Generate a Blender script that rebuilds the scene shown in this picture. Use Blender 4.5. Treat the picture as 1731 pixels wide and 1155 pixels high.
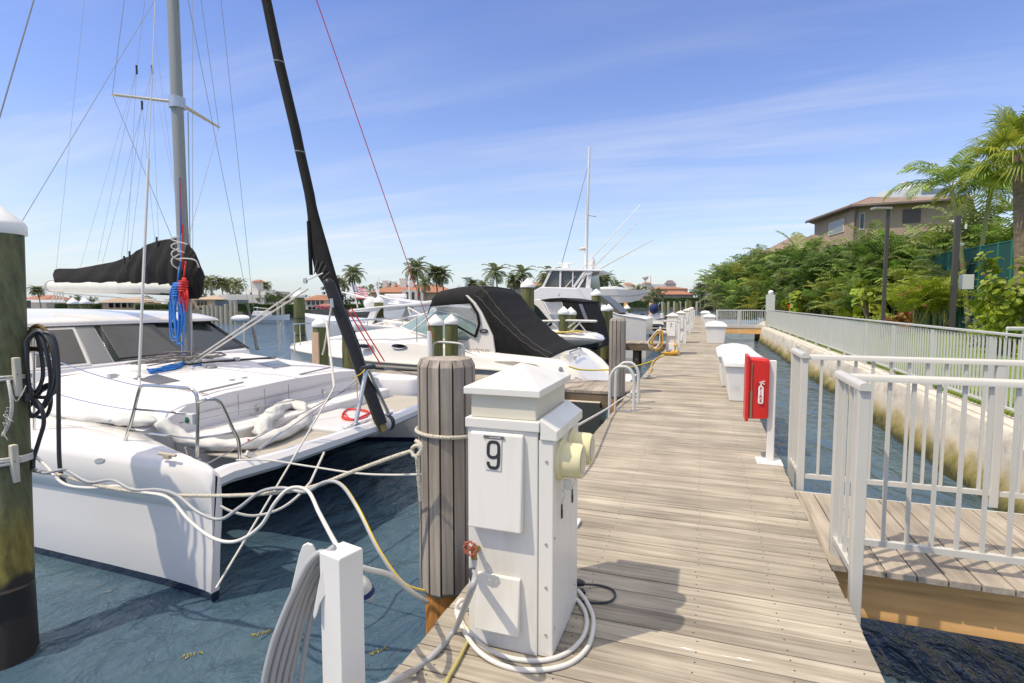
import bpy, math, random
from mathutils import Vector, Matrix, Quaternion
random.seed(7)
R = math.radians
S = bpy.context.scene
COL = S.collection
for o in list(bpy.data.objects): bpy.data.objects.remove(o)

# ------------------------------------------------------------ camera
F, CX, CY = 920.0, 865.5, 577.5          # focal length and centre in photo pixels (1731 wide)
H = 1.45
PITCH = math.atan(65 / F)
YAW = math.atan((1190 - CX) * math.cos(PITCH) / F)
cd = bpy.data.cameras.new('camera'); cam = bpy.data.objects.new('camera', cd); COL.objects.link(cam)
cam.location = (0, 0, H); cam.rotation_euler = (R(90) - PITCH, 0, YAW)
cd.sensor_width = 36; cd.lens = 36 * F / 1731; cd.clip_start = 0.05; cd.clip_end = 4000
S.camera = cam
S.render.resolution_x, S.render.resolution_y = 1024, 683

# ------------------------------------------------------------ light
SUN_EL, SUN_AZ = R(58), math.atan2(-0.74, -0.67)      # azimuth of the sun measured from +Y towards +X
W = bpy.data.worlds.new('World'); S.world = W; W.use_nodes = True
nt = W.node_tree; N = nt.nodes; L = nt.links; N.clear()
out = N.new('ShaderNodeOutputWorld'); bg = N.new('ShaderNodeBackground')
sky = N.new('ShaderNodeTexSky'); sky.sky_type = 'NISHITA'; sky.sun_disc = False
sky.sun_elevation = SUN_EL; sky.sun_rotation = SUN_AZ % (2 * math.pi)
sky.altitude = 0; sky.air_density = 1.0; sky.dust_density = 0.4; sky.ozone_density = 2.2
tc = N.new('ShaderNodeTexCoord')
sep = N.new('ShaderNodeSeparateXYZ'); L.new(tc.outputs['Generated'], sep.inputs[0])
# cirrus laid on a high plane: direction divided by its height
mz = N.new('ShaderNodeMath'); mz.operation = 'ADD'; mz.inputs[1].default_value = 0.10; L.new(sep.outputs['Z'], mz.inputs[0])
dv = N.new('ShaderNodeVectorMath'); dv.operation = 'DIVIDE'
cb = N.new('ShaderNodeCombineXYZ')
for i in range(3): L.new(mz.outputs[0], cb.inputs[i])
L.new(tc.outputs['Generated'], dv.inputs[0]); L.new(cb.outputs[0], dv.inputs[1])
mp = N.new('ShaderNodeMapping'); mp.inputs['Scale'].default_value = (0.42, 2.4, 0.0); mp.inputs['Rotation'].default_value = (0, 0, R(-22)); mp.inputs['Location'].default_value = (5.3, 0.9, 0)
L.new(dv.outputs[0], mp.inputs[0])
n1 = N.new('ShaderNodeTexNoise'); n1.inputs['Scale'].default_value = 1.0; n1.inputs['Detail'].default_value = 9; n1.inputs['Roughness'].default_value = 0.58; n1.inputs['Distortion'].default_value = 0.5
L.new(mp.outputs[0], n1.inputs['Vector'])
mp2 = N.new('ShaderNodeMapping'); mp2.inputs['Scale'].default_value = (0.35, 0.5, 0); L.new(dv.outputs[0], mp2.inputs[0])
n2 = N.new('ShaderNodeTexNoise'); n2.inputs['Scale'].default_value = 1.3; n2.inputs['Detail'].default_value = 3; L.new(mp2.outputs[0], n2.inputs['Vector'])
r1 = N.new('ShaderNodeValToRGB'); r1.color_ramp.elements[0].position = 0.42; r1.color_ramp.elements[1].position = 0.78; L.new(n1.outputs['Fac'], r1.inputs[0])
r2 = N.new('ShaderNodeValToRGB'); r2.color_ramp.elements[0].position = 0.36; r2.color_ramp.elements[1].position = 0.66; L.new(n2.outputs['Fac'], r2.inputs[0])
cm = N.new('ShaderNodeMath'); cm.operation = 'MULTIPLY'; L.new(r1.outputs[0], cm.inputs[0]); L.new(r2.outputs[0], cm.inputs[1])
cm2 = N.new('ShaderNodeMath'); cm2.operation = 'MULTIPLY'; cm2.inputs[1].default_value = 0.85; L.new(cm.outputs[0], cm2.inputs[0])
mix = N.new('ShaderNodeMixRGB'); mix.inputs[2].default_value = (4.6, 4.65, 4.8, 1)
# thin high veil that whitens the air towards the horizon
vl = N.new('ShaderNodeValToRGB'); L.new(sep.outputs['Z'], vl.inputs[0]); e = vl.color_ramp.elements
e[0].position = 0.0; e[0].color = (.86, .86, .86, 1); e[1].position = 0.62; e[1].color = (0, 0, 0, 1)
for ps_, v_ in ((.05, .62), (.14, .36), (.30, .10)): q = e.new(ps_); q.color = (v_, v_, v_, 1)
mv = N.new('ShaderNodeMixRGB'); mv.inputs[2].default_value = (3.0, 3.3, 3.75, 1); L.new(vl.outputs[0], mv.inputs[0]); L.new(sky.outputs[0], mv.inputs[1])
hs = N.new('ShaderNodeHueSaturation'); hs.inputs['Hue'].default_value = 0.519; hs.inputs['Saturation'].default_value = 1.16; L.new(sky.outputs[0], hs.inputs['Color']); L.new(hs.outputs[0], mv.inputs[1])
# bright sheet added overhead, out of view, to fill the shadows with neutral light
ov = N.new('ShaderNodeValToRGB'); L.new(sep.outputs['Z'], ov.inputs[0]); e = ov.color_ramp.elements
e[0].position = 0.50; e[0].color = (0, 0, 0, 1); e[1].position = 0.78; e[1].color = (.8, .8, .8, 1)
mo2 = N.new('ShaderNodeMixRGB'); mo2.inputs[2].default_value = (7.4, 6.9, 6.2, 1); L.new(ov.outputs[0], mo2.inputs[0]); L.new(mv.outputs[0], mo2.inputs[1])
fd = N.new('ShaderNodeValToRGB'); L.new(sep.outputs['Z'], fd.inputs[0]); e = fd.color_ramp.elements
e[0].position = 0.20; e[0].color = (1, 1, 1, 1); e[1].position = 0.42; e[1].color = (.35, .35, .35, 1)
cm3 = N.new('ShaderNodeMath'); cm3.operation = 'MULTIPLY'; L.new(cm2.outputs[0], cm3.inputs[0]); L.new(fd.outputs[0], cm3.inputs[1])
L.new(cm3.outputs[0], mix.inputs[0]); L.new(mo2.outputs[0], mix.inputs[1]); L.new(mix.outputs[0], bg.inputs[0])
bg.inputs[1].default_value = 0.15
L.new(bg.outputs[0], out.inputs[0])
sd = bpy.data.lights.new('sun', 'SUN'); so = bpy.data.objects.new('sun', sd); COL.objects.link(so)
sd.energy = 2.8; sd.angle = R(0.7); sd.color = (1.0, 0.88, 0.70)
sdir = Vector((math.sin(SUN_AZ) * math.cos(SUN_EL), math.cos(SUN_AZ) * math.cos(SUN_EL), math.sin(SUN_EL)))
so.rotation_euler = sdir.to_track_quat('Z', 'Y').to_euler(); so.location = sdir * 60
vs = S.view_settings; vs.view_transform = 'Standard'; vs.look = 'None'; vs.exposure = 0.44; vs.gamma = 1

# ------------------------------------------------------------ measuring: a photo ray meets a real plane of the place
_cp, _sp, _cy, _sy = math.cos(PITCH), math.sin(PITCH), math.cos(YAW), math.sin(YAW)
FW = Vector((-_sy * _cp, _cy * _cp, -_sp)); RT = Vector((_cy, _sy, 0)); UP = Vector((-_sy * _sp, _cy * _sp, _cp))
EYE = Vector((0, 0, H))
def ray(x, y): return FW + RT * ((x - CX) / F) + UP * ((CY - y) / F)
def Z(x, y, z=0.0): d = ray(x, y); return EYE + d * ((z - H) / d.z)
def PY(x, y, Y): d = ray(x, y); return EYE + d * (Y / d.y)
def PX(x, y, X): d = ray(x, y); return EYE + d * (X / d.x)
def PD(x, y, dep): return EYE + ray(x, y) * dep
def G(x, dep, z=0.1): p = EYE + ray(x, 512) * dep; return Vector((p.x, p.y, z))
WATER = -0.85

# ------------------------------------------------------------ materials
MATS = {}
def M(name, col, rough=0.5, metal=0.0, var=0.0, scale=6.0, stretch=(1, 1, 1), bump=0.0, island=0.0, col2=None, detail=6, spec=0.5, coat=0.0, trans=0.0, alpha=1.0, ramp=(0.3, 0.7), sheen=0):
    if name in MATS: return MATS[name]
    m = bpy.data.materials.new(name); m.use_nodes = True; MATS[name] = m
    t = m.node_tree; b = t.nodes['Principled BSDF']
    b.inputs['Roughness'].default_value = rough; b.inputs['Metallic'].default_value = metal
    b.inputs['Specular IOR Level'].default_value = spec
    if coat: b.inputs['Coat Weight'].default_value = coat; b.inputs['Coat Roughness'].default_value = 0.05
    if trans: b.inputs['Transmission Weight'].default_value = trans
    if alpha < 1: b.inputs['Alpha'].default_value = alpha
    if sheen: b.inputs['Sheen Weight'].default_value = sheen
    c = (*col, 1)
    if not (var or bump or island or col2): b.inputs['Base Color'].default_value = c; return m
    tcn = t.nodes.new('ShaderNodeTexCoord'); mpn = t.nodes.new('ShaderNodeMapping'); mpn.inputs['Scale'].default_value = stretch
    t.links.new(tcn.outputs['Object'], mpn.inputs[0])
    nz = t.nodes.new('ShaderNodeTexNoise'); nz.inputs['Scale'].default_value = scale; nz.inputs['Detail'].default_value = detail; nz.inputs['Roughness'].default_value = 0.6
    t.links.new(mpn.outputs[0], nz.inputs['Vector'])
    rp = t.nodes.new('ShaderNodeValToRGB'); rp.color_ramp.elements[0].position = ramp[0]; rp.color_ramp.elements[1].position = ramp[1]
    lo = col2 if col2 else tuple(v * (1 - var) for v in col); hi = col if col2 else tuple(min(1, v * (1 + var)) for v in col)
    rp.color_ramp.elements[0].color = (*lo, 1); rp.color_ramp.elements[1].color = (*hi, 1)
    t.links.new(nz.outputs['Fac'], rp.inputs[0]); last = rp.outputs[0]
    if island:
        g = t.nodes.new('ShaderNodeNewGeometry'); mr = t.nodes.new('ShaderNodeMapRange')
        mr.inputs['To Min'].default_value = 1 - island; mr.inputs['To Max'].default_value = 1 + island
        t.links.new(g.outputs['Random Per Island'], mr.inputs[0])
        mu = t.nodes.new('ShaderNodeVectorMath'); mu.operation = 'SCALE'
        t.links.new(last, mu.inputs[0]); t.links.new(mr.outputs[0], mu.inputs['Scale']); last = mu.outputs[0]
    t.links.new(last, b.inputs['Base Color'])
    if bump:
        bp = t.nodes.new('ShaderNodeBump'); bp.inputs['Strength'].default_value = bump; bp.inputs['Distance'].default_value = 0.02
        t.links.new(nz.outputs['Fac'], bp.inputs['Height']); t.links.new(bp.outputs[0], b.inputs['Normal'])
    return m

def leafmat(name, a, b_, tip=0.25, rough=0.5):
    """two leaf greens chosen per leaf, thin enough to let some sun through"""
    if name in MATS: return MATS[name]
    m = bpy.data.materials.new(name); m.use_nodes = True; MATS[name] = m
    t = m.node_tree; b = t.nodes['Principled BSDF']
    g = t.nodes.new('ShaderNodeNewGeometry'); rp = t.nodes.new('ShaderNodeValToRGB')
    rp.color_ramp.elements[0].color = (*a, 1); rp.color_ramp.elements[1].color = (*b_, 1)
    t.links.new(g.outputs['Random Per Island'], rp.inputs[0])
    tcn = t.nodes.new('ShaderNodeTexCoord'); nz = t.nodes.new('ShaderNodeTexNoise'); nz.inputs['Scale'].default_value = 0.9; nz.inputs['Detail'].default_value = 2
    t.links.new(tcn.outputs['Object'], nz.inputs['Vector'])
    mr = t.nodes.new('ShaderNodeMapRange'); mr.inputs['From Min'].default_value = .3; mr.inputs['From Max'].default_value = .7
    mr.inputs['To Min'].default_value = 0.65; mr.inputs['To Max'].default_value = 1.35
    t.links.new(nz.outputs['Fac'], mr.inputs[0])
    mu = t.nodes.new('ShaderNodeVectorMath'); mu.operation = 'SCALE'; t.links.new(rp.outputs[0], mu.inputs[0]); t.links.new(mr.outputs[0], mu.inputs['Scale'])
    t.links.new(mu.outputs[0], b.inputs['Base Color'])
    b.inputs['Roughness'].default_value = rough
    tr = t.nodes.new('ShaderNodeBsdfTranslucent'); t.links.new(mu.outputs[0], tr.inputs[0])
    ms = t.nodes.new('ShaderNodeMixShader'); ms.inputs[0].default_value = tip
    t.links.new(b.outputs[0], ms.inputs[1]); t.links.new(tr.outputs[0], ms.inputs[2]); t.links.new(ms.outputs[0], t.nodes['Material Output'].inputs[0])
    return m

# ------------------------------------------------------------ mesh builder
class MB:
    def __init__(s): s.v = []; s.f = []; s.mi = []
    def add(s, vs, fs, mi=0):
        k = len(s.v); s.v += [tuple(p) for p in vs]; s.f += [tuple(i + k for i in f) for f in fs]; s.mi += [mi] * len(fs); return s
    def box(s, x0, x1, y0, y1, z0, z1, mi=0):
        return s.add([(x0, y0, z0), (x1, y0, z0), (x1, y1, z0), (x0, y1, z0), (x0, y0, z1), (x1, y0, z1), (x1, y1, z1), (x0, y1, z1)],
              [(0, 3, 2, 1), (4, 5, 6, 7), (0, 1, 5, 4), (1, 2, 6, 5), (2, 3, 7, 6), (3, 0, 4, 7)], mi)
    def obox(s, c, ax, ay, az, mi=0):
        """box from centre and three half vectors"""
        c = Vector(c); ax, ay, az = Vector(ax), Vector(ay), Vector(az)
        p = [c - ax - ay - az, c + ax - ay - az, c + ax + ay - az, c - ax + ay - az, c - ax - ay + az, c + ax - ay + az, c + ax + ay + az, c - ax + ay + az]
        return s.add(p, [(0, 3, 2, 1), (4, 5, 6, 7), (0, 1, 5, 4), (1, 2, 6, 5), (2, 3, 7, 6), (3, 0, 4, 7)], mi)
    def beam(s, a, b, w, h, mi=0):
        a, b = Vector(a), Vector(b); d = b - a; l = d.length; d = d.normalized()
        u = Vector((0, 0, 1)); 
        if abs(d.dot(u)) > 0.99: u = Vector((0, 1, 0))
        sd_ = d.cross(u).normalized(); up_ = sd_.cross(d).normalized()
        return s.obox((a + b) / 2, d * l / 2, sd_ * w / 2, up_ * h / 2, mi)
    def tube(s, pts, r, n=8, mi=0, caps=True, close=False):
        pts = [Vector(p) for p in pts]; m = len(pts); rs = r if isinstance(r, (list, tuple)) else [r] * m
        k = len(s.v); prev = None
        for i, p in enumerate(pts):
            if close: d = pts[(i + 1) % m] - pts[i - 1]
            else: d = pts[min(i + 1, m - 1)] - pts[max(i - 1, 0)]
            d = d.normalized() if d.length > 1e-9 else Vector((0, 0, 1))
            if prev is None:
                u = Vector((0, 0, 1)) if abs(d.z) < 0.9 else Vector((1, 0, 0)); a = d.cross(u).normalized()
            else:
                a = (prev - d * prev.dot(d)); a = a.normalized() if a.length > 1e-6 else d.orthogonal().normalized()
            prev = a; b = d.cross(a)
            for j in range(n):
                t = 2 * math.pi * j / n; q = p + (a * math.cos(t) + b * math.sin(t)) * rs[i]; s.v.append(tuple(q))
        rng = m if close else m - 1
        for i in range(rng):
            i2 = (i + 1) % m
            for j in range(n):
                s.f.append((k + i * n + j, k + i * n + (j + 1) % n, k + i2 * n + (j + 1) % n, k + i2 * n + j)); s.mi.append(mi)
        if caps and not close:
            s.f.append(tuple(k + j for j in reversed(range(n)))); s.mi.append(mi)
            s.f.append(tuple(k + (m - 1) * n + j for j in range(n))); s.mi.append(mi)
        return s
    def lathe(s, prof, n=24, c=(0, 0, 0), mi=0, axis=None):
        """profile of (radius, height) turned about z (or about axis)"""
        c = Vector(c); q = Vector((0, 0, 1)).rotation_difference(Vector(axis)) if axis else None
        k = len(s.v)
        for r, z in prof:
            for j in range(n):
                t = 2 * math.pi * j / n; p = Vector((r * math.cos(t), r * math.sin(t), z))
                if q: p = q @ p
                s.v.append(tuple(c + p))
        for i in range(len(prof) - 1):
            for j in range(n):
                s.f.append((k + i * n + j, k + i * n + (j + 1) % n, k + (i + 1) * n + (j + 1) % n, k + (i + 1) * n + j)); s.mi.append(mi)
        s.f.append(tuple(k + j for j in reversed(range(n)))); s.mi.append(mi)
        s.f.append(tuple(k + (len(prof) - 1) * n + j for j in range(n))); s.mi.append(mi)
        return s
    def loft(s, secs, mi=0, closed=True, cap=True):
        """sections with equal point counts joined in order"""
        k = len(s.v); n = len(secs[0])
        for sc in secs: s.v += [tuple(p) for p in sc]
        for i in range(len(secs) - 1):
            for j in range(n if closed else n - 1):
                s.f.append((k + i * n + j, k + i * n + (j + 1) % n, k + (i + 1) * n + (j + 1) % n, k + (i + 1) * n + j)); s.mi.append(mi)
        if cap and closed:
            s.f.append(tuple(k + j for j in reversed(range(n)))); s.mi.append(mi)
            s.f.append(tuple(k + (len(secs) - 1) * n + j for j in range(n))); s.mi.append(mi)
        return s
    def prism(s, poly, vec, mi=0):
        """polygon (3-D points) pushed along vec"""
        n = len(poly); v = Vector(vec); a = [Vector(p) for p in poly]
        return s.add(a + [p + v for p in a], [tuple(reversed(range(n))), tuple(range(n, 2 * n))] + [(i, (i + 1) % n, n + (i + 1) % n, n + i) for i in range(n)], mi)
    def ball(s, c, r, mi=0, n=12, sc=(1, 1, 1)):
        prof = [(max(1e-4, math.sin(math.pi * i / 8)) , -math.cos(math.pi * i / 8)) for i in range(9)]
        k = len(s.v); s.lathe(prof, n, (0, 0, 0), mi)
        for i in range(k, len(s.v)): x, y, z = s.v[i]; s.v[i] = (c[0] + x * r * sc[0], c[1] + y * r * sc[1], c[2] + z * r * sc[2])
        return s
    def build(s, name, mat, parent=None, smooth=False, bevel=0, world=True, seg=2, sub=0, sharp=None):
        me = bpy.data.meshes.new(name); me.from_pydata(s.v, [], s.f); me.update()
        ms = mat if isinstance(mat, (list, tuple)) else [mat]
        for m in ms: me.materials.append(m)
        if len(ms) > 1: me.polygons.foreach_set('material_index', s.mi)
        import bmesh as _b
        bm_ = _b.new(); bm_.from_mesh(me); _b.ops.recalc_face_normals(bm_, faces=bm_.faces) if len(bm_.faces) < 60000 else None; bm_.to_mesh(me); bm_.free()
        o = bpy.data.objects.new(name, me); COL.objects.link(o)
        if smooth:
            me.polygons.foreach_set('use_smooth', [True] * len(me.polygons))
            if sharp is not False:
                try: me.set_sharp_from_angle(angle=R(sharp or 38))
                except Exception: pass
        if bevel:
            b = o.modifiers.new('bevel', 'BEVEL'); b.width = bevel; b.segments = seg; b.limit_method = 'ANGLE'; b.angle_limit = R(35)
        if sub: 
            d = o.modifiers.new('sub', 'SUBSURF'); d.levels = sub; d.render_levels = sub
        if parent:
            o.parent = parent
            if world: o.location = -wl(parent)
        return o
def wl(o):
    v = Vector(o.location)
    while o.parent: o = o.parent; v += Vector(o.location)
    return v
def tag(o, label=None, cat=None, group=None, kind=None):
    if label: o['label'] = label
    if cat: o['category'] = cat
    if group: o['group'] = group
    if kind: o['kind'] = kind
    return o
def thing(name, label, cat, loc=(0, 0, 0), group=None, rot=0):
    o = bpy.data.objects.new(name, None); o.empty_display_size = 0.2; COL.objects.link(o); o.location = loc; o.rotation_euler = (0, 0, rot)
    return tag(o, label, cat, group)
def dup(root, loc=None, label=None, rot=None, scale=None, group=None):
    def cp_(o, par):
        c = o.copy(); COL.objects.link(c); c.parent = par
        for ch in list(o.children): cp_(ch, c)
        return c
    r = cp_(root, None)
    if loc is not None: r.location = loc
    if rot is not None: r.rotation_euler = (0, 0, rot)
    if scale is not None: r.scale = (scale, scale, scale) if not isinstance(scale, tuple) else scale
    if label: r['label'] = label
    if group: r['group'] = group
    return r
def smooth_pts(pts, n=6, close=False):
    """Catmull-Rom through the points"""
    P = [Vector(p) for p in pts]; out_ = []; m = len(P)
    for i in range(m if close else m - 1):
        if close: p0, p1, p2, p3 = P[i - 1], P[i], P[(i + 1) % m], P[(i + 2) % m]
        else: p0, p1, p2, p3 = P[max(i - 1, 0)], P[i], P[i + 1], P[min(i + 2, m - 1)]
        for k in range(n):
            t = k / n
            out_.append(0.5 * ((2 * p1) + (p2 - p0) * t + (2 * p0 - 5 * p1 + 4 * p2 - p3) * t * t + (3 * p1 - p0 - 3 * p2 + p3) * t ** 3))
    if not close: out_.append(P[-1])
    return out_
def sag(a, b, s_, n=10):
    a, b = Vector(a), Vector(b)
    return [a.lerp(b, i / n) - Vector((0, 0, s_ * 4 * (i / n) * (1 - i / n))) for i in range(n + 1)]
def text(s_, size, mat, M4, parent, name='lettering', ext=0.001, bold=0.0, xs=1.0, align='CENTER', shear=0):
    c = bpy.data.curves.new(name, 'FONT'); c.body = s_; c.size = size; c.extrude = ext; c.offset = bold; c.align_x = align; c.align_y = 'CENTER'; c.shear = shear
    to = bpy.data.objects.new(name, c); COL.objects.link(to)
    dg = bpy.context.evaluated_depsgraph_get(); me = bpy.data.meshes.new_from_object(to.evaluated_get(dg)); bpy.data.objects.remove(to)
    me.transform(Matrix.Diagonal((xs, 1, 1, 1))); me.transform(M4)
    me.materials.clear(); me.materials.append(mat)
    o = bpy.data.objects.new(name, me); COL.objects.link(o); o.parent = parent; o.location = -wl(parent); return o
def frame(o, x, y):
    """matrix with origin o, text running along x, text up along y"""
    x = Vector(x).normalized(); y = Vector(y).normalized(); z = x.cross(y).normalized(); y = z.cross(x)
    m = Matrix.Identity(4)
    for i in range(3): m[i][0], m[i][1], m[i][2], m[i][3] = x[i], y[i], z[i], o[i]
    return m

# ============================================================ materials used widely
def woodmat(name, a, b_, grain=(1, 1, 1), island=0.14, dark=(0.12, 0.10, 0.085), rough=0.8, dirt=0.5, gs=30):
    m = bpy.data.materials.new(name); m.use_nodes = True; t = m.node_tree; n = t.nodes; l = t.links; b = n['Principled BSDF']
    tcn = n.new('ShaderNodeTexCoord'); mpn = n.new('ShaderNodeMapping'); mpn.inputs['Scale'].default_value = grain; l.new(tcn.outputs['Object'], mpn.inputs[0])
    g = n.new('ShaderNodeNewGeometry')
    ad = n.new('ShaderNodeVectorMath'); ad.operation = 'ADD'; sc = n.new('ShaderNodeVectorMath'); sc.operation = 'SCALE'; sc.inputs[0].default_value = (37, 91, 53)
    l.new(g.outputs['Random Per Island'], sc.inputs['Scale']); l.new(mpn.outputs[0], ad.inputs[0]); l.new(sc.outputs[0], ad.inputs[1])
    nz = n.new('ShaderNodeTexNoise'); nz.inputs['Scale'].default_value = gs; nz.inputs['Detail'].default_value = 8; nz.inputs['Roughness'].default_value = 0.65; nz.inputs['Distortion'].default_value = 0.4
    l.new(ad.outputs[0], nz.inputs['Vector'])
    rp = n.new('ShaderNodeValToRGB'); e = rp.color_ramp.elements; e[0].position = 0.30; e[1].position = 0.68; e[0].color = (*b_, 1); e[1].color = (*a, 1)
    l.new(nz.outputs['Fac'], rp.inputs[0])
    # long dark checks along the grain
    nc = n.new('ShaderNodeTexNoise'); nc.inputs['Scale'].default_value = gs * 0.55; nc.inputs['Detail'].default_value = 3; l.new(ad.outputs[0], nc.inputs['Vector'])
    rc = n.new('ShaderNodeValToRGB'); rc.color_ramp.elements[0].position = 0.30; rc.color_ramp.elements[1].position = 0.42; l.new(nc.outputs['Fac'], rc.inputs[0])
    mx = n.new('ShaderNodeMixRGB'); mx.inputs[1].default_value = (*dark, 1); l.new(rc.outputs[0], mx.inputs[0]); l.new(rp.outputs[0], mx.inputs[2])
    m0 = n.new('ShaderNodeMixRGB'); m0.inputs[0].default_value = 0.5; l.new(rp.outputs[0], m0.inputs[1]); l.new(mx.outputs[0], m0.inputs[2])
    nb = n.new('ShaderNodeTexNoise'); nb.inputs['Scale'].default_value = 2.1; nb.inputs['Detail'].default_value = 6; l.new(tcn.outputs['Object'], nb.inputs['Vector'])
    rb = n.new('ShaderNodeMapRange'); rb.inputs['From Min'].default_value = .32; rb.inputs['From Max'].default_value = .68; rb.inputs['To Min'].default_value = 1 - dirt * 0.4; rb.inputs['To Max'].default_value = 1 + dirt * 0.2; l.new(nb.outputs['Fac'], rb.inputs[0])
    mr = n.new('ShaderNodeMapRange'); mr.inputs['To Min'].default_value = 1 - island; mr.inputs['To Max'].default_value = 1 + island; l.new(g.outputs['Random Per Island'], mr.inputs[0])
    mm = n.new('ShaderNodeMath'); mm.operation = 'MULTIPLY'; l.new(rb.outputs[0], mm.inputs[0]); l.new(mr.outputs[0], mm.inputs[1])
    s2 = n.new('ShaderNodeVectorMath'); s2.operation = 'SCALE'; l.new(m0.outputs[0], s2.inputs[0]); l.new(mm.outputs[0], s2.inputs['Scale'])
    l.new(s2.outputs[0], b.inputs['Base Color']); b.inputs['Roughness'].default_value = rough; b.inputs['Specular IOR Level'].default_value = 0.25
    bp = n.new('ShaderNodeBump'); bp.inputs['Strength'].default_value = 0.45; bp.inputs['Distance'].default_value = 0.006; l.new(nz.outputs['Fac'], bp.inputs['Height']); l.new(bp.outputs[0], b.inputs['Normal'])
    return m
DECK = woodmat('weathered deck wood', (0.47, 0.42, 0.335), (0.23, 0.20, 0.155), grain=(0.05, 1, 1), gs=34, island=0.2)
DECKY = woodmat('weathered gangway wood', (0.45, 0.39, 0.31), (0.29, 0.25, 0.20), grain=(1, 0.05, 1), gs=34)
CLAD = woodmat('weathered cladding', (0.42, 0.37, 0.31), (0.26, 0.225, 0.185), grain=(1, 1, 0.05), island=0.10, gs=34)
PINE = woodmat('new pine beam', (0.92, 0.55, 0.22), (0.72, 0.38, 0.13), grain=(0.08, 1, 1), island=0.03, dark=(0.33, 0.17, 0.06), gs=16, dirt=0.3)
WETWOOD = woodmat('dock framing', (0.22, 0.17, 0.11), (0.12, 0.09, 0.06), grain=(0.1, 0.1, 1), gs=12)
WHITE = M('white powder coat', (0.74, 0.73, 0.69), 0.42, var=0.03, scale=3, spec=0.4)
PED = M('pedestal enamel', (0.74, 0.72, 0.66), 0.35, col2=(0.64, 0.615, 0.54), scale=9, stretch=(1, 1, .22), bump=0.02, ramp=(.22, .5), detail=9)
CREAM = M('cream collar', (0.66, 0.62, 0.50), 0.45, var=0.03)
BOXM = M('dock box fibreglass', (0.76, 0.745, 0.70), 0.45, col2=(.62, .59, .52), scale=5, ramp=(.2, .48), detail=9)
GEL = M('white gelcoat', (0.75, 0.735, 0.715), 0.22, var=0.02, scale=1.5, coat=0.3)
GEL2 = M('cream gelcoat', (0.80, 0.77, 0.70), 0.25, var=0.03, scale=1.5, coat=0.3)
NONSKID = M('non skid deck', (0.70, 0.68, 0.67), 0.6, var=0.03, scale=60, bump=0.1)
RAIL = M('rail paint', (0.56, 0.545, 0.49), 0.33, var=0.03, scale=4)
FENCE = M('fence paint', (0.56, 0.56, 0.52), 0.4, var=0.04, scale=2)
STEEL = M('polished steel', (0.62, 0.61, 0.58), 0.18, metal=1.0)
GALV = M('anodised aluminium', (0.55, 0.56, 0.55), 0.38, metal=0.85, var=0.05)
MASTM = M('anodised mast', (0.27, 0.285, 0.27), 0.5, metal=0.15, var=0.05, scale=2, stretch=(1, 1, .1))
CANVAS = M('black canvas', (0.015, 0.0145, 0.014), 0.8, var=0.25, scale=9, bump=0.35, spec=.2)
SAILCOV = M('charcoal sail cover', (0.019, 0.018, 0.017), 0.8, var=0.25, scale=6, bump=0.3, spec=.2)
CARBON = M('carbon pole', (0.016, 0.016, 0.016), 0.38, var=0.2, scale=30, spec=.3)
RUBBER = M('black rubber', (0.028, 0.03, 0.034), 0.42, var=0.2)
GREYHOSE = M('grey hose', (0.36, 0.365, 0.37), 0.38, var=0.05)
WHOSE = M('white cable', (0.66, 0.64, 0.59), 0.45, var=0.05)
ROPE = M('rope', (0.56, 0.52, 0.42), 0.85, var=0.2, scale=60, bump=0.6)
ROPEW = M('white rope', (0.62, 0.60, 0.54), 0.8, var=0.12, scale=80, bump=0.5)
YEL = M('yellow hose', (0.66, 0.45, 0.03), 0.45, var=0.06)
OLIVE = M('olive hose', (0.42, 0.36, 0.13), 0.5, var=0.08)
BLUEROPE = M('blue rope', (0.04, 0.22, 0.62), 0.7, var=0.15, scale=60)
REDROPE = M('red rope', (0.62, 0.03, 0.025), 0.65, var=0.15, scale=60)
REDP = M('red cabinet plastic', (0.62, 0.022, 0.018), 0.35, var=0.05, scale=3)
BLACK = M('black print', (0.025, 0.025, 0.028), 0.5)
DGLASS = M('dark glass', (0.012, 0.014, 0.018), 0.06, spec=0.8)
TINT = M('tinted cabin glass', (0.02, 0.028, 0.03), 0.12, spec=0.6)
GREYCOV = M('grey mesh window cover', (0.075, 0.075, 0.073), 0.55, var=0.1, scale=8, bump=0.1)
TRAMP = M('trampoline mesh', (0.42, 0.39, 0.33), 0.85, var=0.1, scale=80, bump=0.3)
NAVY = M('navy bottom paint', (0.01, 0.02, 0.06), 0.4)
BRASS = M('old brass', (0.32, 0.22, 0.08), 0.35, metal=0.9, var=0.3)

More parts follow.
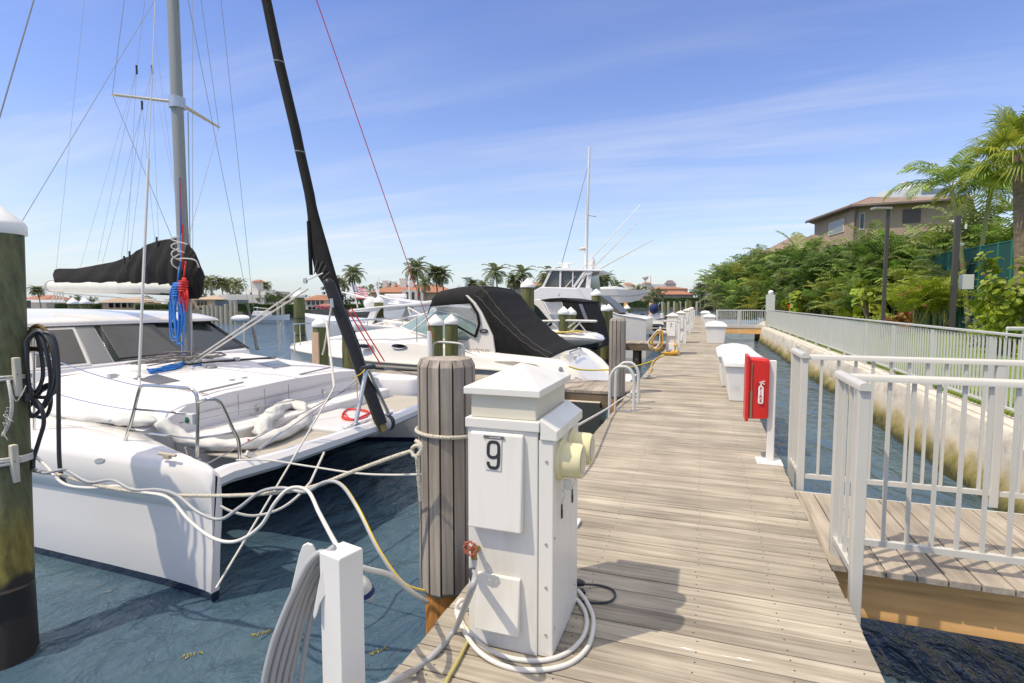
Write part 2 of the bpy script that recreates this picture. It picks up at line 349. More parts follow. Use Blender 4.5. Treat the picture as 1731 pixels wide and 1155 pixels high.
def pilemat(name, hi, mid, low, zm, zl):
    m = bpy.data.materials.new(name); m.use_nodes = True; t = m.node_tree; n = t.nodes; l = t.links; b = n['Principled BSDF']
    tcn = n.new('ShaderNodeTexCoord'); mpn = n.new('ShaderNodeMapping'); mpn.inputs['Scale'].default_value = (1, 1, 0.09); l.new(tcn.outputs['Object'], mpn.inputs[0])
    nz = n.new('ShaderNodeTexNoise'); nz.inputs['Scale'].default_value = 22; nz.inputs['Detail'].default_value = 7; nz.inputs['Roughness'].default_value = 0.65; l.new(mpn.outputs[0], nz.inputs['Vector'])
    r = n.new('ShaderNodeValToRGB'); r.color_ramp.elements[0].position = 0.3; r.color_ramp.elements[1].position = 0.7
    r.color_ramp.elements[0].color = (*[c * 0.5 for c in hi], 1); r.color_ramp.elements[1].color = (*[c * 1.4 for c in hi], 1); l.new(nz.outputs['Fac'], r.inputs[0])
    r2 = n.new('ShaderNodeValToRGB'); r2.color_ramp.elements[0].position = 0.32; r2.color_ramp.elements[1].position = 0.68
    r2.color_ramp.elements[0].color = (*[c * 0.45 for c in mid], 1); r2.color_ramp.elements[1].color = (*[c * 1.3 for c in mid], 1); l.new(nz.outputs['Fac'], r2.inputs[0])
    sp = n.new('ShaderNodeSeparateXYZ'); l.new(tcn.outputs['Object'], sp.inputs[0])
    n3 = n.new('ShaderNodeTexNoise'); n3.inputs['Scale'].default_value = 5; l.new(mpn.outputs[0], n3.inputs['Vector'])
    a = n.new('ShaderNodeMath'); a.operation = 'MULTIPLY_ADD'; a.inputs[1].default_value = 0.25; l.new(n3.outputs['Fac'], a.inputs[0]); l.new(sp.outputs['Z'], a.inputs[2])
    def step(z0, z1):
        q = n.new('ShaderNodeMapRange'); q.inputs['From Min'].default_value = z0 + .125; q.inputs['From Max'].default_value = z1 + .125; l.new(a.outputs[0], q.inputs[0]); return q.outputs[0]
    x1 = n.new('ShaderNodeMixRGB'); l.new(step(zm, zm + 0.25), x1.inputs[0]); l.new(r2.outputs[0], x1.inputs[1]); l.new(r.outputs[0], x1.inputs[2])
    x2 = n.new('ShaderNodeMixRGB'); l.new(step(zl - .01, zl + 0.03), x2.inputs[0]); x2.inputs[1].default_value = (*low, 1); l.new(x1.outputs[0], x2.inputs[2])
    l.new(x2.outputs[0], b.inputs['Base Color']); b.inputs['Roughness'].default_value = 0.75
    bp = n.new('ShaderNodeBump'); bp.inputs['Strength'].default_value = 0.5; bp.inputs['Distance'].default_value = 0.008; l.new(nz.outputs['Fac'], bp.inputs['Height']); l.new(bp.outputs[0], b.inputs['Normal'])
    return m
# pile meshes are modelled with z = 0 at dock level
PILEG = pilemat('green treated pile', (0.125, 0.135, 0.045), (0.17, 0.15, 0.04), (0.035, 0.03, 0.022), -0.5, -0.62)
PILED = pilemat('dark green pile', (0.10, 0.11, 0.05), (0.20, 0.17, 0.035), (0.022, 0.019, 0.017), -0.10, -0.36)
PILEO = pilemat('orange stained pile', (0.15, 0.15, 0.04), (0.42, 0.17, 0.03), (0.05, 0.04, 0.02), -0.12, -0.8)

# ============================================================ setting: water, land, lawn
wm = bpy.data.materials.new('harbour water'); wm.use_nodes = True
t = wm.node_tree; n = t.nodes; l = t.links; b = n['Principled BSDF']
b.inputs['Base Color'].default_value = (0.010, 0.040, 0.062, 1); b.inputs['Roughness'].default_value = 0.035; b.inputs['IOR'].default_value = 1.33; b.inputs['Specular IOR Level'].default_value = 0.5
g = n.new('ShaderNodeNewGeometry')
def wav(scale, st, det, dist, rot):
    mpn = n.new('ShaderNodeMapping'); mpn.inputs['Scale'].default_value = st; mpn.inputs['Rotation'].default_value = (0, 0, R(rot)); l.new(g.outputs['Position'], mpn.inputs[0])
    z = n.new('ShaderNodeTexNoise'); z.inputs['Scale'].default_value = scale; z.inputs['Detail'].default_value = det; z.inputs['Roughness'].default_value = 0.55; z.inputs['Distortion'].default_value = dist
    l.new(mpn.outputs[0], z.inputs['Vector']); return z.outputs['Fac']
h1 = wav(1.5, (1, 0.5, 1), 2, 0.5, 35); h2 = wav(6.5, (0.9, 0.45, 1), 4, 0.7, 22); h3 = wav(26, (1, 0.6, 1), 3, 0.5, 30)
s1 = n.new('ShaderNodeMath'); s1.operation = 'MULTIPLY_ADD'; s1.inputs[1].default_value = 0.34; l.new(h2, s1.inputs[0]); l.new(h1, s1.inputs[2])
s2 = n.new('ShaderNodeMath'); s2.operation = 'MULTIPLY_ADD'; s2.inputs[1].default_value = 0.045; l.new(h3, s2.inputs[0]); l.new(s1.outputs[0], s2.inputs[2])
bp = n.new('ShaderNodeBump'); bp.inputs['Strength'].default_value = 1.0; bp.inputs['Distance'].default_value = 0.19; l.new(s2.outputs[0], bp.inputs['Height']); l.new(bp.outputs[0], b.inputs['Normal'])
# patches of darker weed and turbid water
wp = wav(0.5, (1, 1, 1), 4, 0.3, 0); wr = n.new('ShaderNodeValToRGB'); wr.color_ramp.elements[0].position = 0.35; wr.color_ramp.elements[1].position = 0.7
wr.color_ramp.elements[0].color = (0.050, 0.092, 0.135, 1); wr.color_ramp.elements[1].color = (0.080, 0.135, 0.160, 1); l.new(wp, wr.inputs[0]); l.new(wr.outputs[0], b.inputs['Base Color'])
o = MB().add([(-900, -60, WATER), (700, -60, WATER), (700, 1500, WATER), (-900, 1500, WATER)], [(0, 1, 2, 3)]).build('water', wm); tag(o, kind='structure')

GRASS = M('lawn grass', (0.20, 0.27, 0.045), 0.9, col2=(0.11, 0.17, 0.03), scale=2.0, bump=0.5, detail=10, spec=0.1)
lawn = MB(); lawn.prism([(3.78, -15, -1.6), (90, -15, -1.6), (90, 36.4, -1.6), (3.78, 36.4, -1.6)], (0, 0, 1.63))
lawn.prism([(5.2, 36.45, -1.6), (90, 36.45, -1.6), (90, 90, -1.6), (14, 90, -1.6)], (0, 0, 1.63))
tag(lawn.build('lawn', GRASS), kind='structure')
SHORE = [(-260, 30), (-120, 48), (-64, 64), (-54, 80), (-36, 115), (-22, 156), (-12, 180), (20, 190), (60, 150), (120, 140)]
FARG = M('far shore ground', (0.13, 0.14, 0.06), 0.9, col2=(0.20, 0.17, 0.11), scale=0.4)
fs = MB(); top = [(x, y, 0.25) for x, y in SHORE]
back = [(120, 1400, 0.25), (-900, 1400, 0.25), (-900, 30, 0.25)]
fs.prism([(x, y, -1.5) for x, y, z in top + back], (0, 0, 1.75))
tag(fs.build('far_shore', FARG), kind='structure')

# sea wall on the right, lumpy concrete with algae at the foot
def wallmat():
    m = bpy.data.materials.new('old concrete with algae'); m.use_nodes = True; t = m.node_tree; n = t.nodes; l = t.links; b = n['Principled BSDF']
    g = n.new('ShaderNodeNewGeometry'); sp = n.new('ShaderNodeSeparateXYZ'); l.new(g.outputs['Position'], sp.inputs[0])
    nz = n.new('ShaderNodeTexNoise'); nz.inputs['Scale'].default_value = 2.6; nz.inputs['Detail'].default_value = 9; nz.inputs['Roughness'].default_value = 0.7; l.new(g.outputs['Position'], nz.inputs['Vector'])
    r = n.new('ShaderNodeValToRGB'); e = r.color_ramp.elements; e[0].position = 0.28; e[0].color = (0.40, 0.365, 0.30, 1); e[1].position = 0.55; e[1].color = (0.66, 0.60, 0.49, 1); l.new(nz.outputs['Fac'], r.inputs[0])
    a = n.new('ShaderNodeMath'); a.operation = 'MULTIPLY_ADD'; a.inputs[1].default_value = -0.5; l.new(nz.outputs['Fac'], a.inputs[0]); l.new(sp.outputs['Z'], a.inputs[2])
    q = n.new('ShaderNodeValToRGB'); q.color_ramp.interpolation = 'LINEAR'; e = q.color_ramp.elements
    mr = n.new('ShaderNodeMapRange'); mr.inputs['From Min'].default_value = -1.15; mr.inputs['From Max'].default_value = -0.25; l.new(a.outputs[0], mr.inputs[0]); l.new(mr.outputs[0], q.inputs[0])
    e[0].position = 0.10; e[0].color = (0.05, 0.05, 0.012, 1); e[1].position = 0.28; e[1].color = (0.26, 0.22, 0.07, 1)
    x = e.new(0.50); x.color = (0.58, 0.49, 0.33, 1); x = e.new(0.8); x.color = (0.95, 0.9, 0.8, 1); x = e.new(1.0); x.color = (1, 1, 1, 1)
    f = n.new('ShaderNodeMapRange'); f.inputs['From Min'].default_value = 0.4; f.inputs['From Max'].default_value = 0.8; l.new(mr.outputs[0], f.inputs[0])
    mx = n.new('ShaderNodeMixRGB'); l.new(f.outputs[0], mx.inputs[0]); l.new(q.outputs[0], mx.inputs[1]); l.new(r.outputs[0], mx.inputs[2])
    l.new(mx.outputs[0], b.inputs['Base Color']); b.inputs['Roughness'].default_value = 0.9
    bp = n.new('ShaderNodeBump'); bp.inputs['Strength'].default_value = 0.45; bp.inputs['Distance'].default_value = 0.04; l.new(nz.outputs['Fac'], bp.inputs['Height']); l.new(bp.outputs[0], b.inputs['Normal'])
    return m
WALL = wallmat()
rnd = random.Random(3)
def seawall_mesh(y0, y1, dy=0.25):
    mb = MB(); secs = []; y = y0; ph = 0
    while y <= y1 + 1e-6:
        w = lambda k: 0.03 * math.sin(y * k + k) + rnd.uniform(-0.012, 0.012)
        secs.append([(3.90, y, -1.7), (3.90, y, -0.015), (3.40, y, 0.0), (3.33 + w(1.1) * .3, y, -0.012), (3.28 + w(2.1) * .5, y, -0.12), (3.27 + w(1.7), y, -0.33), (3.24 + w(2.3), y, -0.55), (3.17 + w(3.1) * 1.5, y, -0.72), (3.10 + w(4.3) * 1.5, y, -0.90), (3.05, y, -1.7)]); y += dy
    return mb.loft(secs)
sw = thing('seawall', 'low cream concrete seawall stained with algae under the long white fence', 'seawall', (3.5, 10, WATER))
seawall_mesh(-6, 36).build('wall_face', WALL, sw, smooth=True)
MB().box(3.42, 3.56, -6, 36, 0.002, 0.02).build('cap', M('pale concrete cap', (0.62, 0.58, 0.50), 0.9, var=0.12, scale=3, bump=0.3), sw)
sw2 = thing('seawall', 'far stretch of concrete seawall beyond the second gangway', 'seawall', (6, 60, WATER))
MB().loft([[(3.0, 36.7, -1.7), (3.0, 36.7, 0.0), (3.5, 36.7, 0.0), (5.2, 36.7, -1.7)], [(5, 52, -1.7), (5, 52, 0.0), (5.6, 52, 0.0), (8, 52, -1.7)], [(11.0, 90, -1.7), (11.0, 90, 0.0), (11.6, 90, 0.0), (14, 90, -1.7)]]).build('wall_face', WALL, sw2)

# ============================================================ white fence on the seawall
def fence(p0, p1, label, step=2.0, pitch=0.115, h=1.02, mat=FENCE, base=0.0, stuff_after=100, foot=0.09):
    p0, p1 = Vector(p0), Vector(p1); d = p1 - p0; Ln = d.length; u = d.normalized()
    f = thing('fence', label, 'fence', p0)
    m = MB(); m.beam(p0 + Vector((0, 0, h)), p1 + Vector((0, 0, h)), 0.055, 0.035); m.beam(p0 + Vector((0, 0, foot)), p1 + Vector((0, 0, foot)), 0.03, 0.035)
    m.build('rail', mat, f, bevel=0.006)
    k = 0
    while k * step <= Ln + 0.01:
        c = p0 + u * (k * step); MB().box(c.x - .028, c.x + .028, c.y - .028, c.y + .028, base, h - .02).build('post', mat, f)
        k += 1
    i = 0; rest = MB(); x = pitch
    while x < Ln:
        c = p0 + u * x
        if (x % step) > pitch * 0.4:
            mb = MB() if i < stuff_after else rest
            mb.box(c.x - .010, c.x + .010, c.y - .010, c.y + .010, foot + .012, h - .012)
            if i < stuff_after: mb.build('picket', mat, f)
            i += 1
        x += pitch
    if rest.v: tag(rest.build('picket', mat, f), kind='stuff')
    return f
fence((3.66, 5.0, 0.03), (3.66, 36.0, 0.03), 'long white picket fence running along the top of the seawall')
# tall square end post with globe
fp = thing('gate_post', 'tall pale square post with round finial where the long fence ends', 'post', (3.7, 36.25, 0))
a = G(1303, 38.5, 0)
MB().box(3.55, 4.02, 36.1, 36.45, 0, 1.95).build('column', FENCE, fp, bevel=0.01)
MB().ball((3.8, 36.28, 2.07), 0.16).build('finial', M('frosted globe', (0.7, 0.7, 0.68), 0.3), fp, smooth=True)

# ============================================================ main dock
DX0, DX1 = -1.12, 0.695
dk = thing('boardwalk_dock', 'long weathered grey plank dock running away from the camera', 'dock', (-0.2, 20, WATER))
pm = MB(); y = -1.2; rr = random.Random(11); nails = MB()
pitch = 0.1445
while y < 64:
    j = rr.uniform(-0.006, 0.006); j2 = rr.uniform(-0.006, 0.006); zt = rr.uniform(-0.0015, 0.0015); gap = 0.0065 + rr.uniform(0, 0.003)
    pm.box(DX0 + j, DX1 + j2, y, y + pitch - gap, -0.04, zt)
    if y < 9:
        for nx in (-1.0, -0.52, 0.0, 0.36, 0.62):
            for ny in (0.032, 0.108):
                nails.lathe([(0.0036, 0), (0.0036, 0.0012)], 6, (nx + rr.uniform(-.012, .012), y + ny + rr.uniform(-.008, .008), zt))
    y += pitch
pm.build('decking', DECK, dk, bevel=0.003, seg=1)
tag(nails.build('nail_heads', M('rusty nail', (0.03, 0.022, 0.018), 0.7), dk), kind='stuff')
fm = MB(); fm.box(DX0 + .012, DX0 + .052, -1.2, 64, -0.30, -0.042); fm.box(DX1 - .052, DX1 - .012, -1.2, 64, -0.30, -0.042)
yy = 0.5
while yy < 64: fm.box(DX0 + .06, DX1 - .06, yy, yy + .06, -0.26, -0.045); yy += 1.8
fm.build('joists', WETWOOD, dk)
PT = M('flaked white paint', (0.85, 0.84, 0.80), 0.6)
def blot(cx, cy, lx, ly, seed):
    r_ = random.Random(seed); n_ = 22; return [(cx + lx * math.cos(2 * math.pi * i / n_) * r_.uniform(.55, 1.1), cy + ly * math.sin(2 * math.pi * i / n_) * r_.uniform(.3, 1.15), 0.0022) for i in range(n_)]
ps = MB(); p = Z(1258, 1116); p2 = Z(1162, 1098)
ps.prism(blot(p.x, p.y, 0.035, 0.007, 1), (0, 0, .0006)); ps.prism(blot(p2.x, p2.y, 0.03, 0.006, 4), (0, 0, .0006)); p3 = Z(1228, 1111); ps.prism(blot(p3.x, p3.y, 0.02, 0.002, 5), (0, 0, .0006))
ps.build('paint_spill', PT, dk)
for (X, Y) in [(-1.0, 5.2), (0.55, 4.2), (-1.0, 11.5), (0.55, 10.5), (0.55, 16), (-1.0, 18), (0.5, 24), (-1, 26), (.5, 33), (-1, 36)]:
    MB().tube([(X, Y, -1.8), (X, Y, -0.05)], 0.13, 14).build('support_pile', WETWOOD, dk, smooth=True)
# far T of the dock
ft = thing('cross_pier', 'far cross pier closing the end of the long dock', 'dock', (0, 62, WATER))
MB().box(-7, 5, 64.2, 65.6, -0.05, 0.0).build('decking', DECK, ft)
MB().box(-7, 5, 64.3, 65.5, -0.35, -0.055).build('framing', WETWOOD, ft)

# ============================================================ finger piers
def finger(y0, y1, x0, label, x1=DX0 - 0.004):
    f = thing('finger_pier', label, 'pier', ((x0 + x1) / 2, (y0 + y1) / 2, WATER))
    m = MB(); x = x0
    while x < x1 - .01:
        m.box(x, min(x + 0.138, x1), y0, y1, -0.045, rr.uniform(-.001, .001)); x += 0.144
    m.build('decking', DECKY, f)
    MB().box(x0 + .01, x1 - .06, y0 + .012, y0 + .05, -0.28, -0.048).box(x0 + .01, x1 - .06, y1 - .05, y1 - .012, -0.28, -0.048).build('side_board', WETWOOD, f)
    for X in (x0 + .5, x0 + 3, x1 - 1.2):
        MB().tube([(X, y0 + .25, -1.8), (X, y0 + .25, -0.05)], 0.12, 12).tube([(X, y1 - .25, -1.8), (X, y1 - .25, -0.05)], 0.12, 12).build('support_pile', WETWOOD, f, smooth=True)
    return f
finger(8.87, 10.15, -8.2, 'nearest finger pier of grey boards between catamaran and cream cruiser')
finger(20.2, 21.5, -9.5, 'second finger pier of grey boards beyond the cream cruiser')
finger(31.8, 33.2, -10.5, 'third finger pier of grey boards, furthest along the dock')
finger(44.0, 45.4, -10.5, 'fourth finger pier, thin grey strip far down the dock')

# ============================================================ gangway (near)
GY0, GY1, GZ = 3.50, 4.80, -0.06
gw = thing('gangway', 'near gangway of grey planks with cream railings over the canal', 'gangway', (2, 4.1, WATER))
m = MB(); x = 0.715
while x < 3.42: m.box(x, min(x + 0.139, 3.42), GY0, GY1, GZ - .04, GZ + rr.uniform(-.001, .001)); x += 0.147
m.build('decking', DECKY, gw, bevel=0.003, seg=1)
MB().box(0.72, 3.30, GY0 + .105, GY0 + .15, GZ - .345, GZ - .043).build('side_beam', PINE, gw, bevel=0.003)
MB().box(0.72, 3.30, GY1 - .075, GY1 - .03, GZ - .345, GZ - .043).build('side_beam', PINE, gw, bevel=0.003)
MB().box(0.72, 3.30, GY1 + .002, GY1 + .03, GZ - .14, GZ - .005).build('edge_trim', FENCE, gw)
def railing(yr, stub, label):
    """main rail along X at yr, and a short return along the dock to y = stub"""
    r = MB(); zt = 1.045; x0 = 0.775
    def cap(a, b): # rounded cap rail
        a, b = Vector(a), Vector(b); d = (b - a).normalized(); s_ = d.cross(Vector((0, 0, 1))).normalized()
        sec = [(-.030, -.034), (-.030, -.008), (-.022, .002), (0, .008), (.022, .002), (.030, -.008), (.030, -.034)]
        r.loft([[a + s_ * u + Vector((0, 0, v)) for u, v in sec], [b + s_ * u + Vector((0, 0, v)) for u, v in sec]])
    cap((x0 + .030, yr, zt - .012), (3.55, yr, zt - .012)); cap((x0, min(stub, yr) - .045, zt), (x0, max(stub, yr) + .045, zt))
    r.beam((x0, yr, GZ + .105), (3.55, yr, GZ + .105), 0.035, 0.035); r.beam((x0, min(stub, yr), GZ + .105), (x0, max(stub, yr), GZ + .105), 0.035, 0.035)
    o = r.build('railing', RAIL, gw, smooth=True, sharp=50)
    if label: o['label'] = label
    for (px_, py_) in ((x0, yr), (x0, stub), (2.05, yr), (3.45, yr)):
        MB().box(px_ - .027, px_ + .027, py_ - .027, py_ + .027, (-0.40 if px_ < 1 else GZ + .001), zt - .034).build('post', RAIL, o, bevel=0.004)
    x = x0 + 0.125
    while x < 3.4:
        if abs(x - 2.05) > .05: MB().box(x - .0095, x + .0095, yr - .0095, yr + .0095, GZ + .12, zt - .045).build('baluster', RAIL, o)
        x += 0.118
    for k in (1, 2, 3):
        ys = yr + (stub - yr) * k / 4; MB().box(x0 - .0095, x0 + .0095, ys - .0095, ys + .0095, GZ + .12, zt - .034).build('baluster', RAIL, o)
railing(3.64, 3.17, None); railing(4.90, 5.38, None)
# far gangway
g2 = thing('gangway', 'far gangway with white picket railing and orange timber beam', 'gangway', (2, 36.7, WATER))
m = MB()
m.box(0.72, 3.6, 36.0, 37.6, -0.10, -0.05); m.build('decking', DECKY, g2)
MB().box(0.72, 3.3, 36.02, 36.08, -0.42, -0.105).box(.72, 3.3, 37.5, 37.56, -.42, -.105).build('side_beam', PINE, g2)
for yr in (36.05, 37.55):
    r = MB(); r.beam((0.75, yr, 1.0), (3.52, yr, 1.0), .06, .05); r.beam((0.75, yr, .06), (3.52, yr, .06), .04, .06)
    for k in range(23): r.box(.86 + k * .118 - .011, .86 + k * .118 + .011, yr - .011, yr + .011, .09, .98)
    o = r.build('railing', FENCE, g2)
    for X in (.78, 2.1): MB().box(X - .035, X + .035, yr - .036, yr + .036, -.3, 1.0).build('post', FENCE, o)

# ============================================================ pedestals
GLY = {'9': [[(1, .66), (.97, .88), (.8, .98), (.5, 1), (.2, .98), (.03, .88), (0, .68), (.03, .50), (.2, .42), (.5, .40), (.8, .44), (1, .56)], [(1, .74), (1, .3), (.95, .1), (.78, .01), (.5, 0), (.22, .02), (.05, .12), (.02, .22)]],
       '7': [[(0, 1), (1, 1), (.62, .5), (.42, 0)]], '6': [[(0, .34), (.03, .12), (.2, .02), (.5, 0), (.8, .02), (.97, .12), (1, .32), (.97, .5), (.8, .58), (.5, .6), (.2, .56), (0, .44)], [(0, .26), (0, .7), (.05, .9), (.22, .99), (.5, 1), (.78, .98), (.95, .88), (.98, .78)]],
       '5': [[(.95, 1), (.08, 1), (.05, .55), (.5, .62), (.9, .5), (.97, .28), (.85, .06), (.5, 0), (.1, .06)]], '4': [[(.75, 0), (.75, 1), (0, .3), (1, .3)]]}
def glyph(ch, w, h, sw, o, ux, uy):
    m = MB(); nrm = ux.cross(uy)
    for k, st in enumerate(GLY[ch]):
        P = [Vector(p_ + (0,)) for p_ in st]; P = [Vector(((p_.x - .5) * w, (p_.y - .5) * h, 0)) for p_ in P]
        if ch != '7' and ch != '4': P = smooth_pts(P, 4)
        Lf, Rt = [], []
        for i, p_ in enumerate(P):
            d = (P[min(i + 1, len(P) - 1)] - P[max(i - 1, 0)]).normalized(); n_ = Vector((-d.y, d.x, 0)) * sw / 2; Lf.append(p_ + n_); Rt.append(p_ - n_)
        W3 = lambda q: o + ux * q.x + uy * q.y
        for i in range(len(P) - 1):
            a, b_, c, e = W3(Lf[i]), W3(Rt[i]), W3(Rt[i + 1]), W3(Lf[i + 1]); t_ = nrm * (.0006 + k * .0002); m.add([a + t_, b_ + t_, c + t_, e + t_, a - t_, b_ - t_, c - t_, e - t_], [(0, 1, 2, 3), (7, 6, 5, 4), (0, 4, 5, 1), (2, 6, 7, 3)])
    return m
def pedestal(Y, label, num, near=False, X1=-0.60, group='white power pedestals along the dock'):
    w = 0.305; x1 = X1; x0 = x1 - w; xr = x1 + 0.075; y0 = Y; y1 = Y + 0.52
    p = thing('power_pedestal', label, 'power pedestal', ((x0 + x1) / 2, (y0 + y1) / 2, 0), group)
    MB().box(x0, x1, y0, y1, 0.002, 0.935).build('cabinet', PED, p, bevel=0.004)
    # wider right-hand meter housing with sloping lid
    c = MB(); c.prism([(x1 + .009, y0 - .004, 0.905), (x1 + .009, y0 - .004, 0.990), (xr + .006, y0 - .004, 0.945), (xr + .006, y0 - .004, .905)], (0, .47, 0)); c.build('meter_hood', PED, p, bevel=0.004)
    MB().box(x1 + .001, xr - .012, y0 + .005, y1 - .06, 0.004, 0.904).build('meter_housing', PED, p, bevel=0.004)
    MB().box(x0 - .008, x1 + .008, y0 - .01, y1, 0.936, 0.978).build('trim', PED, p, bevel=0.004)
    MB().box(x0 + .012, x1 - .012, y0 + .01, y1 - .03, 0.979, 1.075).build('collar', CREAM, p, bevel=0.003)
    cp = MB(); a, b_, c_, d_ = x0 - .012, x1 + .012, y0 - .015, y1 - .005; zc = 1.105; mx_, my_ = (a + b_) / 2, (c_ + d_) / 2
    cp.add([(a, c_, 1.076), (b_, c_, 1.076), (b_, d_, 1.076), (a, d_, 1.076), (a, c_, zc), (b_, c_, zc), (b_, d_, zc), (a, d_, zc), (mx_, my_, 1.185)],
           [(3, 2, 1, 0), (0, 1, 5, 4), (1, 2, 6, 5), (2, 3, 7, 6), (3, 0, 4, 7), (4, 5, 8), (5, 6, 8), (6, 7, 8), (7, 4, 8)]); cp.build('cap', PED, p, bevel=0.003)
    d = MB(); d.prism([(x0 + .018, y0 - .001, 0.925), (x0 + .018, y0 - .016, 0.918), (x0 + .018, y0 - .045, 0.528), (x0 + .018, y0 - .001, 0.522)], (w - .075, 0, 0)); dr = d.build('door', PED, p, bevel=0.006)
    d = MB(); d.prism([(x0 + .045, y0 - .001, 0.325), (x0 + .045, y0 - .014, 0.320), (x0 + .045, y0 - .045, 0.095), (x0 + .045, y0 - .001, 0.09)], (w - .115, 0, 0)); dl = d.build('lower_door', PED, p, bevel=0.004)
    fx = (x0 + .018 + x0 + w - .057) / 2 - .008; yf = y0 - .032
    if num:
        pl = MB(); pl.obox((fx, y0 - .0255, .835), (.034, 0, 0), (0, .0008, 0), (0, .0045, .062)); np_ = pl.build('number_plate', M('number sticker', (.62, .61, .56), .5), p)
        glyph(num, .046, .105, .0125, Vector((fx, y0 - .0275, .835)), Vector((1, 0, 0)), Vector((0, .072, 1)).normalized()).build('numeral', BLACK, np_)
    if near:
        pl = MB(); pl.obox((fx, y0 - .0215, .906), (.045, 0, 0), (0, .0008, 0), (0, .0005, .006)); mk = pl.build('maker_plate', M('dark plate', (.12, .12, .12), .4), p)
        lb = MB()
        for k, w_ in enumerate((2, 4, 3, 4, 3, 3, 4, 5)): lb.obox((fx - .018 + k * .0062, y0 - .0227, .9055), (w_ * .0005, 0, 0), (0, .0002, 0), (0, .0003, .0024))
        lb.build('plate_lettering', M('plate print', (.55, .55, .52), .5), mk)
        # rivets
        rv = MB()
        for (yy_, zz_) in ((.03, .5), (.03, .12), (.4, .12)): rv.lathe([(.006, 0), (.006, .003), (.003, .005)], 8, (x1 + .0635 - .0, y0 + yy_, zz_), axis=(1, 0, 0))
        for z_ in (.82, .48, .10, .30): rv.lathe([(.006, 0), (.006, .003), (.003, .005)], 8, (x1 + .035, y0 + .0045, z_), axis=(0, -1, 0))
        rv.build('rivets', STEEL, p, smooth=True)
    return p, x0, x1, xr, y0, y1
p9, x0, x1, xr, y0, y1 = pedestal(2.05, 'big white power pedestal number 9 standing nearest on the dock', '9', near=True, X1=-0.612)
# pale yellow round meters on its right side
METER = M('pale yellow meter plastic', (0.70, 0.64, 0.38), 0.4, var=0.05)
for yc in (y0 + .105, y0 + .30):
    mt = MB().lathe([(.086, 0), (.086, .012), (.080, .016), (.072, .018), (.070, .085), (.064, .098), (.0, .099)], 32, (xr - .012, yc, .805), axis=(1, 0, 0)).build('meter', METER, p9, smooth=True)
    MB().lathe([(.05, 0), (.05, .0025), (.0, .0026)], 24, (xr - .012 + .0985, yc, .805), axis=(1, 0, 0)).build('dial', M('meter face', (.45, .43, .33), .15), mt)
    MB().box(xr + .02, xr + .05, yc - .062, yc - .052, .70, .74).build('seal_tab', GALV, mt)
for yc in (y0 + .15, y0 + .345):
    MB().tube(smooth_pts([(xr - .011, yc, .66), (xr + .004, yc - .01, .645), (xr - .004, yc - .02, .625), (xr - .008, yc - .012, .61)], 4), .0018, 6).build('seal_wire', STEEL, p9)
    MB().box(xr - .0115, xr - .009, yc - .017, yc + .003, .55, .60).box(xr - .0115, xr - .007, yc - .014, yc, .54, .575).build('sticker', BLACK, p9)
# water valve
vx, vy, vz = -0.872, 2.05, 0.452
vt = thing('water_valve', 'rusty red wheel valve on the front of pedestal 9', 'tap', (vx, vy, vz))
MB().tube([(vx, vy - .001, vz - .03), (vx, vy - .05, vz - .03)], .012, 10).tube([(vx, vy - .045, vz - .005), (vx, vy - .045, vz - .06)], .013, 10).tube([(vx, vy - .05, vz - .02), (vx, vy - .075, vz + .0)], .007, 8).build('body', BRASS, vt, smooth=True)
hw = MB(); cc = Vector((vx, vy - .082, vz + .004))
ring = []
for i in range(48):
    a_ = 2 * math.pi * i / 48; rr_ = .027 + .0025 * math.cos(8 * a_); ring.append(cc + Vector((rr_ * math.cos(a_), 0.0, rr_ * math.sin(a_))))
hw.tube(ring, .0045, 8, close=True)
for i in range(4): a_ = math.pi / 4 + i * math.pi / 2; hw.tube([cc, cc + Vector((.025 * math.cos(a_), 0, .025 * math.sin(a_)))], .004, 6)
hw.lathe([(.009, 0), (.009, .008), (.0, .009)], 12, cc, axis=(0, -1, 0))
hw.build('handwheel', M('rusty red iron', (.36, .10, .05), .7, var=.3, scale=40), vt, smooth=True)
MB().tube([(vx, vy - .045, vz - .055), (vx - .008, vy - .047, vz - .115)], .0155, 14).build('clear_filter', M('clear plastic sleeve', (.55, .56, .54), .1, alpha=.75), vt, smooth=True)

for (Y, num, lab) in ((15.9, '7', 'white power pedestal number 7 hung with yellow and white cables'), (20.6, '6', 'white power pedestal number 6 just behind pedestal 7'),
                      (27.5, '5', 'third white pedestal down the dock behind pedestals 7 and 6'), (33.0, '4', 'fourth white pedestal down the dock behind pedestal 6'), (39.5, None, 'farthest white pedestal of the row on the dock')):
    pedestal(Y, lab, num, X1=-0.68 if Y < 18 else -0.64)

# ============================================================ piles
CAPM = M('white pile cap', (0.82, 0.82, 0.80), 0.45, var=0.03)
def pile(p, top, r, label, lean=(0, 0), mat=PILEG, n=24, cap=0.95):
    """round pile standing in the water, pointed white cap; z = 0 at dock level"""
    t_ = thing('mooring_pile', label, 'pile', (p[0], p[1], 0), 'green mooring piles with white pointed caps')
    m = MB(); zs = [-1.9, -1.2, -.7, -.2, .3, .8, top]
    zs = sorted(set(z for z in zs if z <= top))
    secs = []
    for z in zs:
        f = (z + .85) / (top + .85); secs.append([(lean[0] * f + r * math.cos(2 * math.pi * i / n) * (1 + .012 * math.sin(5 * i + z)), lean[1] * f + r * math.sin(2 * math.pi * i / n), z) for i in range(n)])
    m.loft(secs); m.build('shaft', mat, t_, smooth=True, world=False)
    m = MB(); k = r * 1.1
    m.lathe([(k, top - .05), (k * 1.02, top - .045), (k * 1.02, top + .02), (k * .94, top + .045), (r * .05, top + r * 1.25 * cap), (0.001, top + r * 1.28 * cap)], n, (lean[0], lean[1], 0)); m.build('cap', CAPM, t_, smooth=True, world=False)
    return t_
